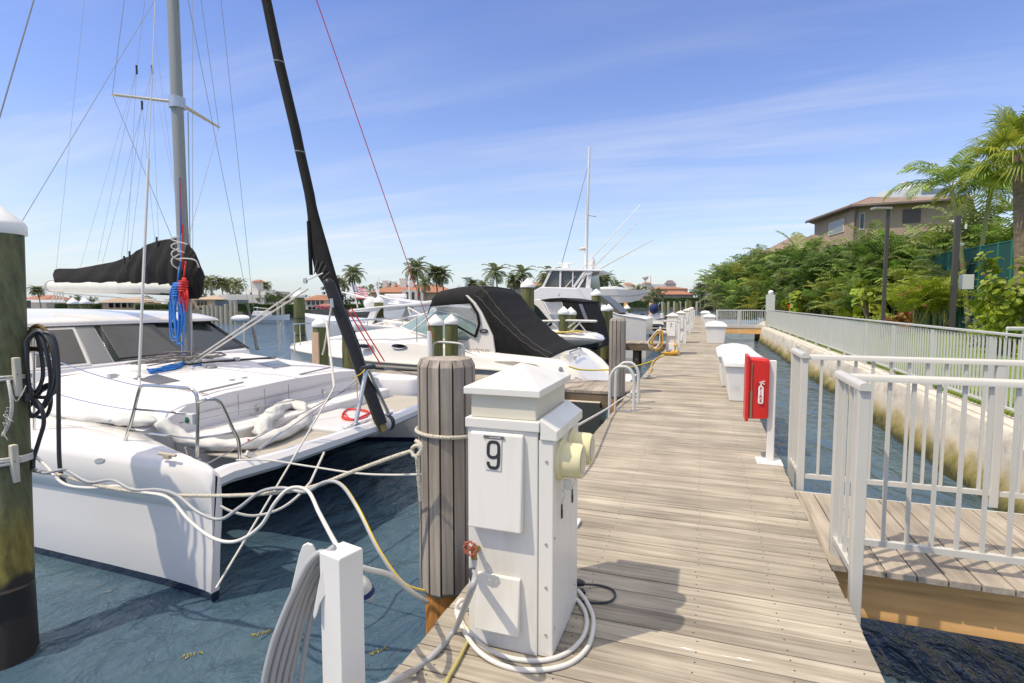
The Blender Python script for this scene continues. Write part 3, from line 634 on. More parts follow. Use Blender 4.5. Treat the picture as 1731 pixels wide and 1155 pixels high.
# big pile in the left foreground
b0 = Z(10, 1112, WATER); t0 = PD(-6, 385, 4.02)
lp = pile(b0, t0.z, 0.155, 'big dark green pile at the left edge, nearest of all', (t0.x - b0.x, t0.y - b0.y), PILED, 40)
leanv = Vector((t0.x - b0.x, t0.y - b0.y, 0))
def on_pile(z): return Vector((b0.x, b0.y, z)) + leanv * ((z + .85) / (t0.z + .85))
MB().lathe([(.159, -1.2), (.160, -.42), (.158, -.40)], 40, (leanv.x * .1, leanv.y * .1, 0)).build('tar_wrap', M('black wrap', (.018, .016, .016), .55, var=.4, scale=7, bump=.3), lp, smooth=True, world=False)
camdir = (Vector((0, 0, 0)) - Vector((b0.x, b0.y, 0))).normalized()
side = Vector((camdir.y, -camdir.x, 0))
for px_, y_0, y_1 in ((4, 605, 672), (10, 746, 810)):
    zz0 = PD(px_, y_1, 3.75).z; zz1 = PD(px_, y_0, 3.75).z; c = on_pile((zz0 + zz1) / 2)
    off = camdir * .185 + side * (-(.0) if px_ > 5 else -.03)
    off = camdir * .165 + side * (-.060 if px_ > 5 else -.085)
    ct = thing('wooden_cleat', 'pale wooden cleat on the big left pile, ' + ('lower one' if px_ > 5 else 'upper one with frayed rope'), 'cleat', c + off)
    MB().beam(c + off + Vector((0, 0, (zz0 - zz1) / 2)), c + off + Vector((0, 0, (zz1 - zz0) / 2)), .045, .04).build('bar', M('bleached wood', (.52, .49, .40), .8, var=.2, scale=25, stretch=(1, 1, .1), bump=.3), ct, bevel=.008)
    MB().lathe([(.006, 0), (.006, .004)], 8, c + off + camdir * .021 + Vector((0, 0, .02)), axis=camdir).build('screw', M('rusty nail', (.03, .02, .02)), ct)
# ropes round the left pile
def ring_on_pile(z, r=.168, tilt=0.0, a0=0, a1=2 * math.pi, n=28, ph=0):
    c = on_pile(z); return [c + Vector((r * math.cos(a0 + (a1 - a0) * i / n), r * math.sin(a0 + (a1 - a0) * i / n), tilt * math.cos(a0 + (a1 - a0) * i / n + ph))) for i in range(n + 1)]
zA, zB = PD(30, 640, 3.75).z, PD(30, 775, 3.75).z
rg = MB()
for k in range(3): rg.tube(ring_on_pile(zB - .02 + .022 * k, .166 + .002 * k, .01, ph=k), .011, 8)
for k in range(2): rg.tube(ring_on_pile(zA - .015 + .02 * k, .166, .008, ph=k), .009, 8)
e0 = PD(2, 700, 3.6)
rg.tube(smooth_pts([PD(14, 644, 3.58), PD(18, 665, 3.56), PD(20, 690, 3.56), PD(15, 715, 3.57), PD(4, 738, 3.58)], 6), [.010] * 24 + [.006], 8)
for k in range(9): 
    q = PD(16 - k * 1.2, 690 + k * 5.5, 3.56); rg.tube(smooth_pts([q, q + Vector((random.uniform(-.02, .03), random.uniform(-.02, .02), random.uniform(-.02, .02))), q + Vector((random.uniform(-.03, .07), 0, random.uniform(-.05, .0)))], 4), .0022, 5)
rg.tube(smooth_pts([PD(16, 650, 3.57), PD(26, 678, 3.57), PD(36, 668, 3.58), PD(44, 652, 3.6)], 5), .003, 6)
tag(rg.build('frayed_rope', ROPEW, smooth=True, sharp=False), 'frayed white rope lashed in turns round the big left pile', 'rope')
# bronze ring bracket and black hose coil hanging on it
br = thing('hose_bracket', 'bronze semicircular hose bracket behind the big left pile', 'bracket', on_pile(1.0))
cb_ = PD(66, 590, 4.0)
MB().tube([cb_ + RT * (.10 * math.cos(R(a))) * .85 + Vector((0, 0, .17 * math.sin(R(a)))) for a in range(-10, 191, 8)], .016, 10).tube([cb_ + Vector((0, 0, .165)), cb_ - Vector((0, 0, .02))], .008, 8).tube([cb_ - RT * .09, cb_ + RT * .09], .02, 10).build('hoop', BRASS, br, smooth=True)
hc = MB()
loops = [((46, 575), (70, 561), (92, 600), (92, 650), (72, 690), (52, 668), (45, 600)), ((47, 580), (66, 565), (82, 610), (84, 660), (62, 700), (48, 690)), ((48, 572), (74, 562), (97, 615), (94, 660), (70, 672), (50, 655)),
         ((46, 585), (60, 567), (70, 600), (72, 640), (58, 664), (46, 640)), ((48, 690), (60, 675), (80, 650), (86, 680), (76, 705), (52, 700)), ((47, 578), (64, 563), (88, 590), (90, 640), (64, 665), (46, 662))]
for i, lp_ in enumerate(loops): hc.tube(smooth_pts([PD(x, y, 3.86 + .03 * i + .02 * math.sin(k * 2 + i)) for k, (x, y) in enumerate(lp_)], 7, close=True), .0135, 10, close=True)
hc.tube(smooth_pts([PD(75, 562, 3.80), PD(90, 570, 3.80), PD(98, 610, 3.80), PD(99, 700, 3.80), PD(100, 770, 3.80), PD(103, 800, 3.80), PD(110, 818, 3.78)], 8), .0135, 10)
hc.tube(smooth_pts([PD(60, 676, 3.84), PD(70, 690, 3.82), PD(74, 715, 3.82), PD(66, 745, 3.82), PD(57, 775, 3.82), PD(56, 792, 3.8)], 8), .0135, 10)
tag(hc.build('hose_coil', RUBBER, smooth=True, sharp=False), 'black hose coil hanging beside the big left pile', 'hose')
MB().obox(PD(50, 670, 3.82), (.03, 0, 0), (0, .03, 0), (0, 0, .035))
hk = MB(); hk.tube([PD(48, 664, 3.83), PD(48, 678, 3.83)], .028, 12); tag(hk.build('hose_clamp', RUBBER, smooth=True), 'black clamp binding the hose coil at the big left pile', 'clamp')

# other green piles: (photo x, cap tip y, base guess Y, radius)
PL = [((-11.9, 14.0), 505, 490, .165, 'tall green pile with a black band standing in open water behind the catamaran', 14.0),
      (None, 541, 534, .15, 'short green capped pile left of the black furled sail, by the cruiser bow', 9.3),
      (None, 736, 531, .155, 'left pile of the pair between pier and cruiser windscreen', 10.32),
      (None, 763, 531, .145, 'right pile of the pair between pier and cruiser windscreen', 10.9),
      (None, 892, 470, .19, 'tall green pile behind the black cockpit cover', 15.2),
      (None, 1008, 488, .17, 'tall green pile with a white band right of the second cruiser', 19.3),
      (None, 953, 518, .15, 'left pile of the pair before the second cruiser', 15.0),
      (None, 965, 519, .15, 'right pile of the pair before the second cruiser', 15.6),
      (None, 1022.5, 515, .16, 'left pile of the far pair beside the second clad pile', 20.0),
      (None, 1029, 514, .16, 'right pile of the far pair beside the second clad pile', 20.9),
      (None, 1060, 515, .18, 'distant green pile beyond the upswept white bow', 33.5),
      (None, 123, 503, .20, 'left green pile of two behind the catamaran cabin roof', 16.5),
      (None, 143, 503, .20, 'right green pile of two behind the catamaran cabin roof', 17.3),
      (None, 589, 541, .14, 'green pile standing behind the black pole by the cruiser bow', 9.6),
      (None, 640, 500, .17, 'green pile seen through the arch of the far boat', 17.5)]
for xy, px_, yt, r_, lab, Y in PL:
    q = PY(px_, yt, Y); pile((q.x, q.y), q.z - r_ * 1.2, r_, lab)
    if px_ == 505:
        mb = MB()
        for zz in (.95, .42): mb.lathe([(r_ + .006, zz), (r_ + .006, zz + .04)], 20, (q.x, q.y, 0))
        tag(mb.build('pile_band', RUBBER), 'black straps round the lone tall pile', 'strap')
# two piles clad in grey slats
def clad(x, y, top, bot, r, label):
    t_ = thing('clad_pile', label, 'pile', (x, y, 0))
    MB().tube([(0, 0, -2), (0, 0, top - .06)], r - .03, 24).build('core', PILEO, t_, smooth=True, world=False)
    m = MB(); k = 14 if r > .16 else 12
    for i in range(k):
        a = 2 * math.pi * (i + .5) / k; c, s_ = math.cos(a), math.sin(a); w = math.pi * r / k * .86
        u = Vector((-s_, c, 0)); rd = Vector((c, s_, 0)); b_ = bot + random.uniform(-.012, .012)
        sec = lambda rr2, z: [rd * (rr2) - u * w + Vector((0, 0, z)), rd * (rr2 + .002) + u * w + Vector((0, 0, z)), rd * (rr2 - .028) + u * w * .9 + Vector((0, 0, z)), rd * (rr2 - .028) - u * w * .9 + Vector((0, 0, z))]
        m.loft([sec(r - .014, b_), sec(r, b_ + .02), sec(r, top - .045), sec(r - .022, top - .002 + random.uniform(-.002, .002))])
    m.build('slats', CLAD, t_, world=False)
    MB().lathe([(r - .032, top - .06), (r - .028, top - .012), (r - .05, top - .001), (0, top)], 24).build('top_board', CLAD, t_, smooth=True, world=False)
    return t_
q = PY(755, 700, 3.0)
clad(q.x, q.y, 1.115, -0.325, 0.172, 'pile clad in grey wooden slats beside pedestal 9'); CLX, CLY = q.x, q.y
q = PY(1043.5, 600, 8.72); clad(q.x, q.y, PY(1043, 538, 8.72).z, -0.05, 0.128, 'second pile clad in grey slats, behind the dock ladder')

# ============================================================ foreground post, hanger, grey hose
pc = PD(577, 935, 1.80); ax = (RT * math.cos(R(33)) + Vector((FW.x, FW.y, 0)).normalized() * -math.sin(R(33))).normalized(); ay = Vector((-ax.y, ax.x, 0))
hp = thing('hose_post', 'white square post in the foreground holding a grey hose coil', 'post', (pc.x, pc.y, WATER))
s_ = .049; zt_ = pc.z + .012
def sqp(k, z): return [Vector((pc.x, pc.y, z)) + ax * (s_ * k * a) + ay * (s_ * k * b_) for a, b_ in ((-1, -1), (1, -1), (1, 1), (-1, 1))]
MB().loft([sqp(1, -1.5), sqp(1, zt_ - .004), sqp(.93, zt_)]).build('post', WHITE, hp, bevel=.006, seg=3)
hg = MB()
dl_ = -RT * .9 + Vector((FW.x, FW.y, 0)).normalized() * .1; dl_.normalize()
tip = PD(519, 920, 1.84); 
prof = [(519, 919), (511, 925), (503, 950), (495, 990), (488, 1030), (520, 1052), (529, 1050), (534, 1025), (541, 1010), (551, 1000), (552, 950), (540, 945), (531, 925)]
pp = [PD(x, y, 1.86) for x, y in prof]; thk = Vector((FW.x, FW.y, 0)).normalized() * .012
wing = [(519, 919), (511, 923), (505, 940), (492, 995), (505, 1010), (538, 960), (534, 935), (527, 922)]
w1 = [PD(x, y, 1.92) for x, y in wing]; lo = [(552, 950), (548, 940), (541, 975), (535, 1005), (529, 1040), (531, 1048), (535, 1040), (540, 1022), (547, 1010), (552, 1005)]
w2 = [PD(x, y, 1.78) for x, y in lo]
hg.prism(w1, thk).prism(w2, thk)
hg.build('hanger', WHITE, hp, bevel=.002)
saddle = MB(); c1 = PD(535, 958, 1.93); c2 = PD(548, 962, 1.77); 
saddle.loft([[c1 + Vector((0, 0, -.05)) + RT * (.05 * math.cos(R(a))) + Vector((0, 0, .05 * math.sin(R(a)))) for a in range(0, 360, 30)], [c2 + Vector((0, 0, -.05)) + RT * (.05 * math.cos(R(a))) + Vector((0, 0, .05 * math.sin(R(a)))) for a in range(0, 360, 30)]])
pass
gh = MB()
strands = [[(566, 925), (552, 934), (538, 936), (520, 955), (500, 995), (478, 1045), (460, 1095), (446, 1160), (444, 1230)],
           [(562, 930), (550, 938), (535, 945), (518, 975), (500, 1015), (482, 1065), (468, 1110), (457, 1165), (455, 1230)],
           [(562, 940), (548, 948), (532, 962), (516, 990), (500, 1035), (486, 1085), (474, 1130), (466, 1170), (463, 1230)],
           [(562, 948), (549, 952), (536, 965), (520, 1000), (506, 1045), (494, 1095), (483, 1140), (478, 1180), (474, 1230)],
           [(562, 955), (549, 960), (538, 985), (524, 1015), (510, 1055), (500, 1100), (491, 1145), (487, 1180), (484, 1230)],
           [(562, 962), (551, 966), (541, 990), (532, 1020), (522, 1060), (514, 1110), (508, 1155), (505, 1230)]]
for i, st in enumerate(strands): gh.tube(smooth_pts([PD(x, y, 1.80 + .02 * i) for x, y in st], 6), .0115 if i < 5 else .010, 12)
tag(gh.build('hose_coil', GREYHOSE, smooth=True, sharp=False), 'grey hose coil hanging on the white foreground post', 'hose')
# hose from the valve running off the dock bottom left
vtip = Vector((vx - .008, vy - .047, vz - .11))
hs = MB(); hs.tube(smooth_pts([vtip, PD(803, 975, 2.03), PD(796, 1000, 1.99), Z(770, 1062, .03), Z(740, 1100, .018), Z(705, 1130, .016), PD(665, 1152, 1.72), PD(620, 1172, 1.7), PD(560, 1220, 1.7)], 8), .0125, 12)
tag(hs.build('water_hose', GREYHOSE, smooth=True, sharp=False), 'grey water hose running from the valve of pedestal 9 across the planks', 'hose')
tag(MB().tube([vtip + Vector((-.001, 0, 0.0)), Vector(PD(801, 978, 2.027))], .0165, 12).build('hose_sleeve', RUBBER, smooth=True), 'black sleeve where the grey hose meets the rusty valve', 'hose fitting')
ol = MB(); ol.tube(smooth_pts([Z(790, 1060, .01), Z(793, 1078, .011), Z(783, 1100, .011), Z(770, 1125, .011), Z(756, 1150, .011), Z(745, 1180, .011)], 6), .0085, 10)
tag(ol.build('olive_hose', OLIVE, smooth=True, sharp=False), 'thin olive hose lying on the planks before pedestal 9', 'hose')
# white cable looped round the pedestal foot
wc = MB()
l1 = [(782, 1020), (776, 1034), (786, 1062), (815, 1092), (860, 1112), (915, 1117), (958, 1104), (985, 1078), (992, 1050), (984, 1025), (966, 1008), (940, 1003)]
l2 = [(783, 1014), (775, 1019), (772, 1036), (784, 1066), (810, 1102), (855, 1127), (910, 1133), (962, 1122), (993, 1095), (1003, 1060), (1000, 1035), (985, 1008), (968, 992), (940, 990)]
for i, q_ in enumerate((l1, l2)):
    wc.tube(smooth_pts([Z(x, y, .010 + (.012 if (i and k in (3, 4)) else 0) + (.04 if k < 2 and i else 0)) for k, (x, y) in enumerate(q_)], 7), .0105, 10)
tag(wc.build('power_cable', WHOSE, smooth=True, sharp=False), 'white power cable looped on the deck round pedestal 9', 'cable')
bc = MB(); bc.tube(smooth_pts([Z(962, 988, .03), Z(990, 988, .02), Z(1015, 990, .008), Z(1035, 997, .008), Z(1040, 1008, .008), Z(1030, 1017, .008), Z(1005, 1019, .008), Z(975, 1015, .012), Z(950, 1012, .012)], 6), .0055, 8)
bc.tube([Z(962, 985, .03), Z(980, 985, .03), Z(988, 987, .028)], [.02, .019, .012], 12); bc.tube([Z(970, 996, .014), Z(986, 998, .012), Z(988, 1003, .01)], .008, 8)
tag(bc.build('black_plug_lead', RUBBER, smooth=True), 'black plug and short looped lead at the right foot of pedestal 9', 'cable')
wf = MB(); wf.obox(Z(971, 884, .014), (.035, .0, 0), (0, .06, 0), (0, 0, .012)); tag(wf.build('deck_fitting', WHITE, bevel=.008), 'small white fitting just behind pedestal 9', 'fitting')

# ============================================================ mooring lines between catamaran and clad pile
def laid_rope(pts, r, name, label, mat=ROPE, strands_=3, pitch_=None):
    """three strands twisted together"""
    P = [Vector(p) for p in pts]; m = MB(); ph = 0; cum = [0]
    for i in range(1, len(P)): cum.append(cum[-1] + (P[i] - P[i - 1]).length)
    tot = cum[-1]; pitch_ = pitch_ or r * 7; n_ = max(4, int(tot / (pitch_ / 6)))
    def at(s_):
        i = 0
        while i < len(cum) - 2 and cum[i + 1] < s_: i += 1
        f = (s_ - cum[i]) / max(1e-9, cum[i + 1] - cum[i]); return P[i].lerp(P[i + 1], f), (P[i + 1] - P[i]).normalized()
    for k in range(strands_):
        q_ = []
        for i in range(n_ + 1):
            p_, d_ = at(tot * i / n_); a = d_.cross(Vector((0, 0, 1)))
            a = a.normalized() if a.length > .1 else Vector((1, 0, 0)); b_ = d_.cross(a); t_ = 2 * math.pi * (tot * i / n_ / pitch_ + k / strands_)
            q_.append(p_ + (a * math.cos(t_) + b_ * math.sin(t_)) * r * .48)
        m.tube(q_, r * .56, 6)
    return tag(m.build(name, mat, smooth=True, sharp=False), label, 'rope')
kn = Vector((CLX, CLY, 0)) + Vector((-.19, -.04, PY(706, 765, CLY).z))
rope_pts = smooth_pts([PD(50, 795, 3.95), PD(100, 803, 3.75), PD(170, 822, 3.6), PD(260, 835, 3.5), PD(340, 838, 3.42), PD(430, 836, 3.3), PD(520, 825, 3.2), PD(600, 796, 3.15), PD(660, 774, 3.13), PD(697, 762, 3.12)], 8)
laid_rope(rope_pts, .0125, 'mooring_line', 'thick cream mooring line from the left pile past the bow to the clad pile', pitch_=.06)
zr = PY(740, 741, CLY - .19).z
rp_ = [Vector((CLX + .185 * math.cos(a), CLY + .185 * math.sin(a), zr + .012 * math.cos(a + 2.6))) for a in [math.pi + i * 2 * math.pi / 40 for i in range(41)]]
laid_rope(rp_, .013, 'rope_loop', 'cream rope ringed round the clad pile beside pedestal 9', pitch_=.06)
kt = smooth_pts([PD(703, 745, 3.1), PD(712, 752, 3.05), PD(709, 768, 3.04), PD(699, 770, 3.08), PD(697, 758, 3.1), PD(706, 753, 3.04), PD(711, 762, 3.05), PD(705, 772, 3.05), PD(706, 790, 3.07), PD(708, 815, 3.08), PD(711, 848, 3.1)], 6)
laid_rope(kt, .012, 'rope_tail', 'knotted rope tail hanging down the clad pile', pitch_=.06)
ml = MB(); ml.tube(smooth_pts([PD(400, 778, 3.9), PD(452, 778, 3.75), PD(520, 788, 3.6), PD(600, 800, 3.4), PD(660, 803, 3.25), PD(712, 802, 3.1)], 6), .0065, 8)
tag(ml.build('bow_line', ROPEW, smooth=True), 'thin white line from the trampoline beam to the clad pile', 'rope')
ml = MB(); ml.tube([PD(548, 765, 4.2), PD(525, 815, 4.0)], .009, 8).tube(smooth_pts([PD(525, 815, 4.0), PD(500, 842, 3.75), PD(470, 862, 3.6), PD(430, 872, 3.5), PD(395, 866, 3.45), PD(373, 856, 3.45)], 6), .009, 8)
tag(ml.build('dock_line', ROPEW, smooth=True), 'white line drooping from under the crossbeam to the near bow', 'rope')
ml = MB(); ml.tube(sag(PD(565, 655, 5.3), PD(365, 995, 3.6), .01), .008, 8)
ml.tube(sag(PD(565, 655, 5.3), PD(552, 545, 6.0), .0), .012, 8)
tag(ml.build('forestay_bridle', ROPEW, smooth=True), 'pale taut line from the furled sail down to the water by the near bow', 'rope')
# twisted shore power cable and white cable along the mooring line
gy = MB(); pts_ = [(56, 792, 3.82), (75, 800, 3.72), (110, 795, 3.7), (150, 815, 3.62), (190, 812, 3.6), (225, 828, 3.53), (268, 828, 3.5), (300, 838, 3.4), (335, 866, 3.3), (372, 878, 3.27), (405, 858, 3.25), (440, 832, 3.25), (478, 825, 3.22), (515, 832, 3.18), (550, 815, 3.1), (577, 820, 3.05), (605, 860, 2.9), (640, 930, 2.75), (680, 985, 2.7), (718, 1000, 2.75)]
pp_ = smooth_pts([PD(*p_) for p_ in pts_], 8); gy.tube(pp_, .0105, 8)
yo = thing('shore_power_cable', 'grey cable with a yellow stripe drooping from the left pile to the clad pile', 'cable', pp_[80])
gy.build('sheath', GREYHOSE, yo, smooth=True, sharp=False)
seg = pp_[88:]; MB().tube([p_ + Vector((0, 0, .0035)) + RT * .0048 - FW * .002 for p_ in seg], .0058, 8).build('yellow_stripe', YEL, yo, smooth=True, sharp=False)
wh = MB(); pts_ = [(58, 770, 3.85), (80, 790, 3.75), (108, 818, 3.65), (150, 825, 3.62), (200, 822, 3.58), (240, 832, 3.52), (285, 842, 3.45), (320, 880, 3.3), (360, 910, 3.2), (400, 915, 3.15), (440, 890, 3.1), (465, 850, 3.1), (490, 826, 3.12), (520, 830, 3.1), (540, 868, 2.8), (568, 920, 2.3), (590, 950, 1.98), (620, 962, 2.0), (660, 973, 2.15), (695, 1000, 2.4), (722, 1018, 2.7)]
wh.tube(smooth_pts([PD(*p_) for p_ in pts_], 8), .0105, 8); tag(wh.build('white_hose', WHOSE, smooth=True, sharp=False), 'white cable looping below the mooring line and past the foreground post', 'cable')
# end of small kayak-like float behind the post
fl = MB(); a_, b_ = PD(604, 975, 2.7), PD(628, 1015, 2.75)
fl.tube([a_.lerp(b_, k / 6) for k in range(7)], [.02, .035, .04, .04, .037, .028, .012], 12); fo = thing('float_fender', 'small navy and white float half hidden behind the foreground post', 'float', a_); fl.build('body', GEL2, fo, smooth=True)
MB().tube([a_.lerp(b_, .55), a_.lerp(b_, .72)], .0415, 12).build('band', M('navy band', (.03, .05, .16), .5), fo, smooth=True)
# seaweed
def weed(x, y, label):
    m = MB(); c = Z(x, y, WATER + .006); rw = random.Random(x)
    for k in range(16):
        a = c + Vector((.0045 * (k - 8), .006 * (k - 8), 0)) + Vector((rw.uniform(-.006, .006), rw.uniform(-.006, .006), 0)); t_ = rw.uniform(0, 6.28); ln = rw.uniform(.015, .035)
        m.prism([a, a + Vector((math.cos(t_) * ln, math.sin(t_) * ln, 0)), a + Vector((math.cos(t_ + .5) * ln * .6, math.sin(t_ + .5) * ln * .6, 0))], (0, 0, .003))
    tag(m.build('seaweed', M('yellow seaweed', (.30, .25, .04), .7)), label, 'seaweed')
weed(445, 1070, 'sprig of yellow seaweed floating left of the grey hose coil'); weed(640, 1100, 'sprig of yellow seaweed floating right of the foreground post')
weed(322, 1108, 'scrap of yellow seaweed floating below the near bow')

# ============================================================ dock furniture
# ladder with two hooped handrails
ld = thing('dock_ladder', 'grey dock ladder with two hooped handrails at the dock edge', 'ladder', (-1.12, 7.7, 0))
for Y in (7.42, 7.95):
    c = smooth_pts([(-1.19, Y, -.9), (-1.19, Y, -.3), (-1.19, Y, .30), (-1.175, Y, .47), (-1.10, Y, .57), (-1.02, Y, .59), (-.94, Y, .57), (-.875, Y, .47), (-.865, Y, .30), (-.865, Y, .004)], 6)
    MB().tube(c, .021, 12).build('handrail', M('grey ladder paint', (.56, .56, .52), .45), ld, smooth=True)
    MB().lathe([(.045, .002), (.045, .01), (.03, .014)], 16, (-.865, Y, 0)).build('foot_plate', GALV, ld, smooth=True)
for z in (-.2, -.5, -.8): MB().tube([(-1.19, 7.42, z), (-1.19, 7.95, z)], .018, 10).build('rung', M('grey ladder paint', (.56, .56, .52), .45), ld, smooth=True)
MB().box(-1.1, -.88, 7.28, 7.34, .001, .012).build('mount_plate', GALV, ld)
# rope heaped by the ladder
def cleat_with_rope(x, y, label, seed, mat=ROPEW):
    t_ = thing('dock_cleat', label, 'cleat', (x, y, 0)); rr2 = random.Random(seed)
    MB().tube([(x, y - .12, .055), (x, y - .07, .06), (x, y + .07, .06), (x, y + .12, .055)], [.009, .014, .014, .009], 8).box(x - .02, x + .02, y - .05, y + .05, .001, .055).build('horn', GALV, t_, smooth=True)
    m = MB()
    for k in range(3):
        m.tube(smooth_pts([(x + .035 * math.cos(a) , y + (.09 + .01 * k) * math.sin(a), .03 + .02 * k + .012 * math.sin(3 * a)) for a in [i * math.pi / 5 for i in range(10)]], 4, close=True), .011, 7, close=True)
    for k in range(2): m.tube(smooth_pts([(x + rr2.uniform(-.1, .12), y + rr2.uniform(-.14, .14), .014 + .012 * k) for i in range(7)], 5), .010, 7)
    tag(m.build('cleated_rope', mat, smooth=True, sharp=False), 'white rope wound on the ' + label.split(' with ')[0], 'rope')
cleat_with_rope(-1.0, 8.55, 'dock cleat behind the ladder', 1)
cleat_with_rope(-.97, 10.75, 'dock cleat between ladder and pedestal 7', 2)
ml = MB(); ml.tube(smooth_pts([PD(940, 738, 4.4), PD(975, 720, 5.0), PD(1028, 690, 6.9), Z(1048, 676, .08), (-1.02, 8.5, .06)], 5), .012, 7)
tag(ml.build('dock_line', ROPEW, smooth=True), 'white line stretched from behind pedestal 9 to the cleat by the ladder', 'rope')
# dock boxes
def dockbox(x0_, x1_, y0_, y1_, label, h=.60):
    t_ = thing('dock_box', label, 'dock box', ((x0_ + x1_) / 2, (y0_ + y1_) / 2, 0), 'white dock boxes on the right side of the dock')
    i = .045
    q1 = lambda k, z: [(x0_ + k, y0_ + k, z), (x1_ - k, y0_ + k, z), (x1_ - k, y1_ - k, z), (x0_ + k, y1_ - k, z)]
    MB().loft([q1(.04 + i, .003), q1(.02 + .01, h * .78)]).build('bin', BOXM, t_, bevel=.02, seg=3)
    mx0, mx1 = (x0_ + x1_) / 2 - .12, (x0_ + x1_) / 2 + .12
    L_ = MB(); L_.loft([q1(0, h * .782), q1(-.006, h * .80), q1(.006, h * .88), [(x0_ + .11, y0_ + .13, h * .985), (x1_ - .11, y0_ + .13, h * .985), (x1_ - .11, y1_ - .13, h * .985), (x0_ + .11, y1_ - .13, h * .985)], [((x0_ + x1_) / 2 - .05, y0_ + .24, h * 1.04), ((x0_ + x1_) / 2 + .05, y0_ + .24, h * 1.04), ((x0_ + x1_) / 2 + .05, y1_ - .24, h * 1.04), ((x0_ + x1_) / 2 - .05, y1_ - .24, h * 1.04)]])
    L_.build('lid', BOXM, t_, bevel=.015, seg=3)
    MB().box(x0_ - .004, x0_ + .008, (y0_ + y1_) / 2 - .04, (y0_ + y1_) / 2 + .04, h * .68, h * .80).build('latch', STEEL, t_)
dockbox(.30, .93, 8.50, 9.75, 'first dock box, behind the red fire cabinet', .66)
dockbox(.24, .90, 9.95, 11.4, 'second dock box just beyond the first', .66)
dockbox(.06, .80, 20.6, 22.0, 'single dock box halfway down the dock', .76)
dockbox(-.02, .66, 33.0, 34.2, 'far dock box beside the far gangway', .8)
dockbox(-.25, .5, 46, 47.2, 'farthest dock box with white rails behind it', .8)
# fire cabinet on a post
fc = thing('fire_cabinet', 'red fire extinguisher cabinet on a white post at the dock edge', 'fire cabinet', (.60, 5.42, 0))
MB().box(.574, .634, 5.40, 5.46, .012, .93).build('post', WHITE, fc, bevel=.004)
MB().box(.485, .70, 5.27, 5.50, .0015, .012).build('base_plate', WHITE, fc)
for X in (.51, .66): MB().lathe([(.009, 0), (.009, .003)], 8, (X, 5.30, .012)).build('bolt', STEEL, fc)
cbx = MB(); xa, xb, ya, yb, za, zb = .375, .572, 5.33, 5.56, .385, .965
sec = lambda x, k: [(x, ya + k, za + k), (x, ya + k, zb - k * 2.2), (x, ya + k * 2.2 + .0, zb - k), (x, yb - k * 2.2, zb - k), (x, yb - k, zb - k * 2.2), (x, yb - k, za + k)]
cbx.loft([sec(xa + .004, .02), sec(xa + .018, .006), sec(xa + .02, .012), sec(xb - .03, .018), sec(xb, .03)]); cab_ = cbx.build('cabinet', REDP, fc, smooth=True, bevel=.006)
MB().box(xa + .0, xa + .03, ya - .006, yb + .004, za - .012, zb + .012).build('door', REDP, fc, bevel=.01, seg=3)
st_ = MB(); st_.box(xa + .042, xa + .058, ya + .002, ya + .010, .40, .66)
for k in range(26): st_.ball((xa + .050 + .0007 * k * 0, ya + .004, .665 + k * .0095), .0048, n=6)
st_.build('strap_and_chain', M('olive strap', (.22, .20, .13), .5, metal=.3), fc)
# painted extinguisher sign: white cylinder shape, red word
sg = MB(); fx_, fy_ = .503, ya + .0035; zc_ = .60
pts_ = []
for a in range(180, -1, -20): pts_.append((fx_ + .022 * math.cos(R(a)), fy_, .68 + .030 * math.sin(R(a))))
for a in range(0, -181, -20): pts_.append((fx_ + .022 * math.cos(R(a)), fy_, .555 + .014 * math.sin(R(a))))
sg.prism(pts_, (0, .006, 0))
sg.obox((fx_, fy_ + .003, .723), (.006, 0, 0), (0, .003, 0), (0, 0, .010))
sg.obox((fx_ + .008, fy_ + .003, .742), (.022, 0, .008), (0, .003, 0), (-.001, 0, .0035)); sg.obox((fx_ + .012, fy_ + .003, .728), (.018, 0, -.007), (0, .003, 0), (.001, 0, .0035))
sgn = sg.build('extinguisher_sign', M('white print', (.80, .80, .78), .5), fc)
for k, ch in enumerate('FIRE'): text(ch, .040, M('red print', (.55, .02, .02), .5), frame(Vector((fx_, fy_ - .0012, .678 - k * .0365)), (1, 0, 0), (0, 0, 1)), sgn, 'sign_letter', ext=.0006, bold=.0012)
hb_ = MB(); hb_.tube(smooth_pts([(fx_ - .004, fy_ + .003, .735), (fx_ - .022, fy_ + .003, .735), (fx_ - .030, fy_ + .003, .715), (fx_ - .030, fy_ + .003, .64), (fx_ - .033, fy_ + .003, .61)], 4), .0025, 6); hb_.build('sign_hose', BLACK, sgn)
# cables on pedestal 7
hk = thing('hose_hanger', 'white hose hanger on the left side of pedestal 7', 'bracket', (-1.03, 15.85, .6))
MB().tube([(-1.0, 15.85, .62), (-1.12, 15.80, .64)], .05, 12).obox((-1.14, 15.8, .66), (.02, 0, 0), (0, .09, 0), (0, 0, .13)).build('arm', WHITE, hk, bevel=.01)
for nm, mt_, lab, sd_, k_, off_ in (('yellow_cable', M('amber cable', (.62, .36, .04), .5), 'amber yellow cable hanging in loops at pedestal 7', 5, 4, 0), ('white_cable', WHITE, 'white cable hanging in loops at pedestal 7', 6, 4, -.05)):
    m = MB(); r3 = random.Random(sd_)
    for k in range(k_):
        w = r3.uniform(.10, .2); z1 = r3.uniform(.06, .22); x_ = -1.14 + off_ + r3.uniform(-.05, .03); y_ = 15.7 + r3.uniform(-.1, .1)
        m.tube(smooth_pts([(x_ + .02, y_, .70), (x_ - w, y_, .48), (x_ - w * 1.4, y_, z1 + .12), (x_ - w * .6, y_, z1), (x_ + w * .2, y_, z1 + .1), (x_ + .06, y_, .5)], 6, close=True), .014, 7, close=True)
    tag(m.build(nm, mt_, smooth=True, sharp=False), lab, 'cable')
m = MB(); AM = M('amber cable', (.62, .36, .04), .5)
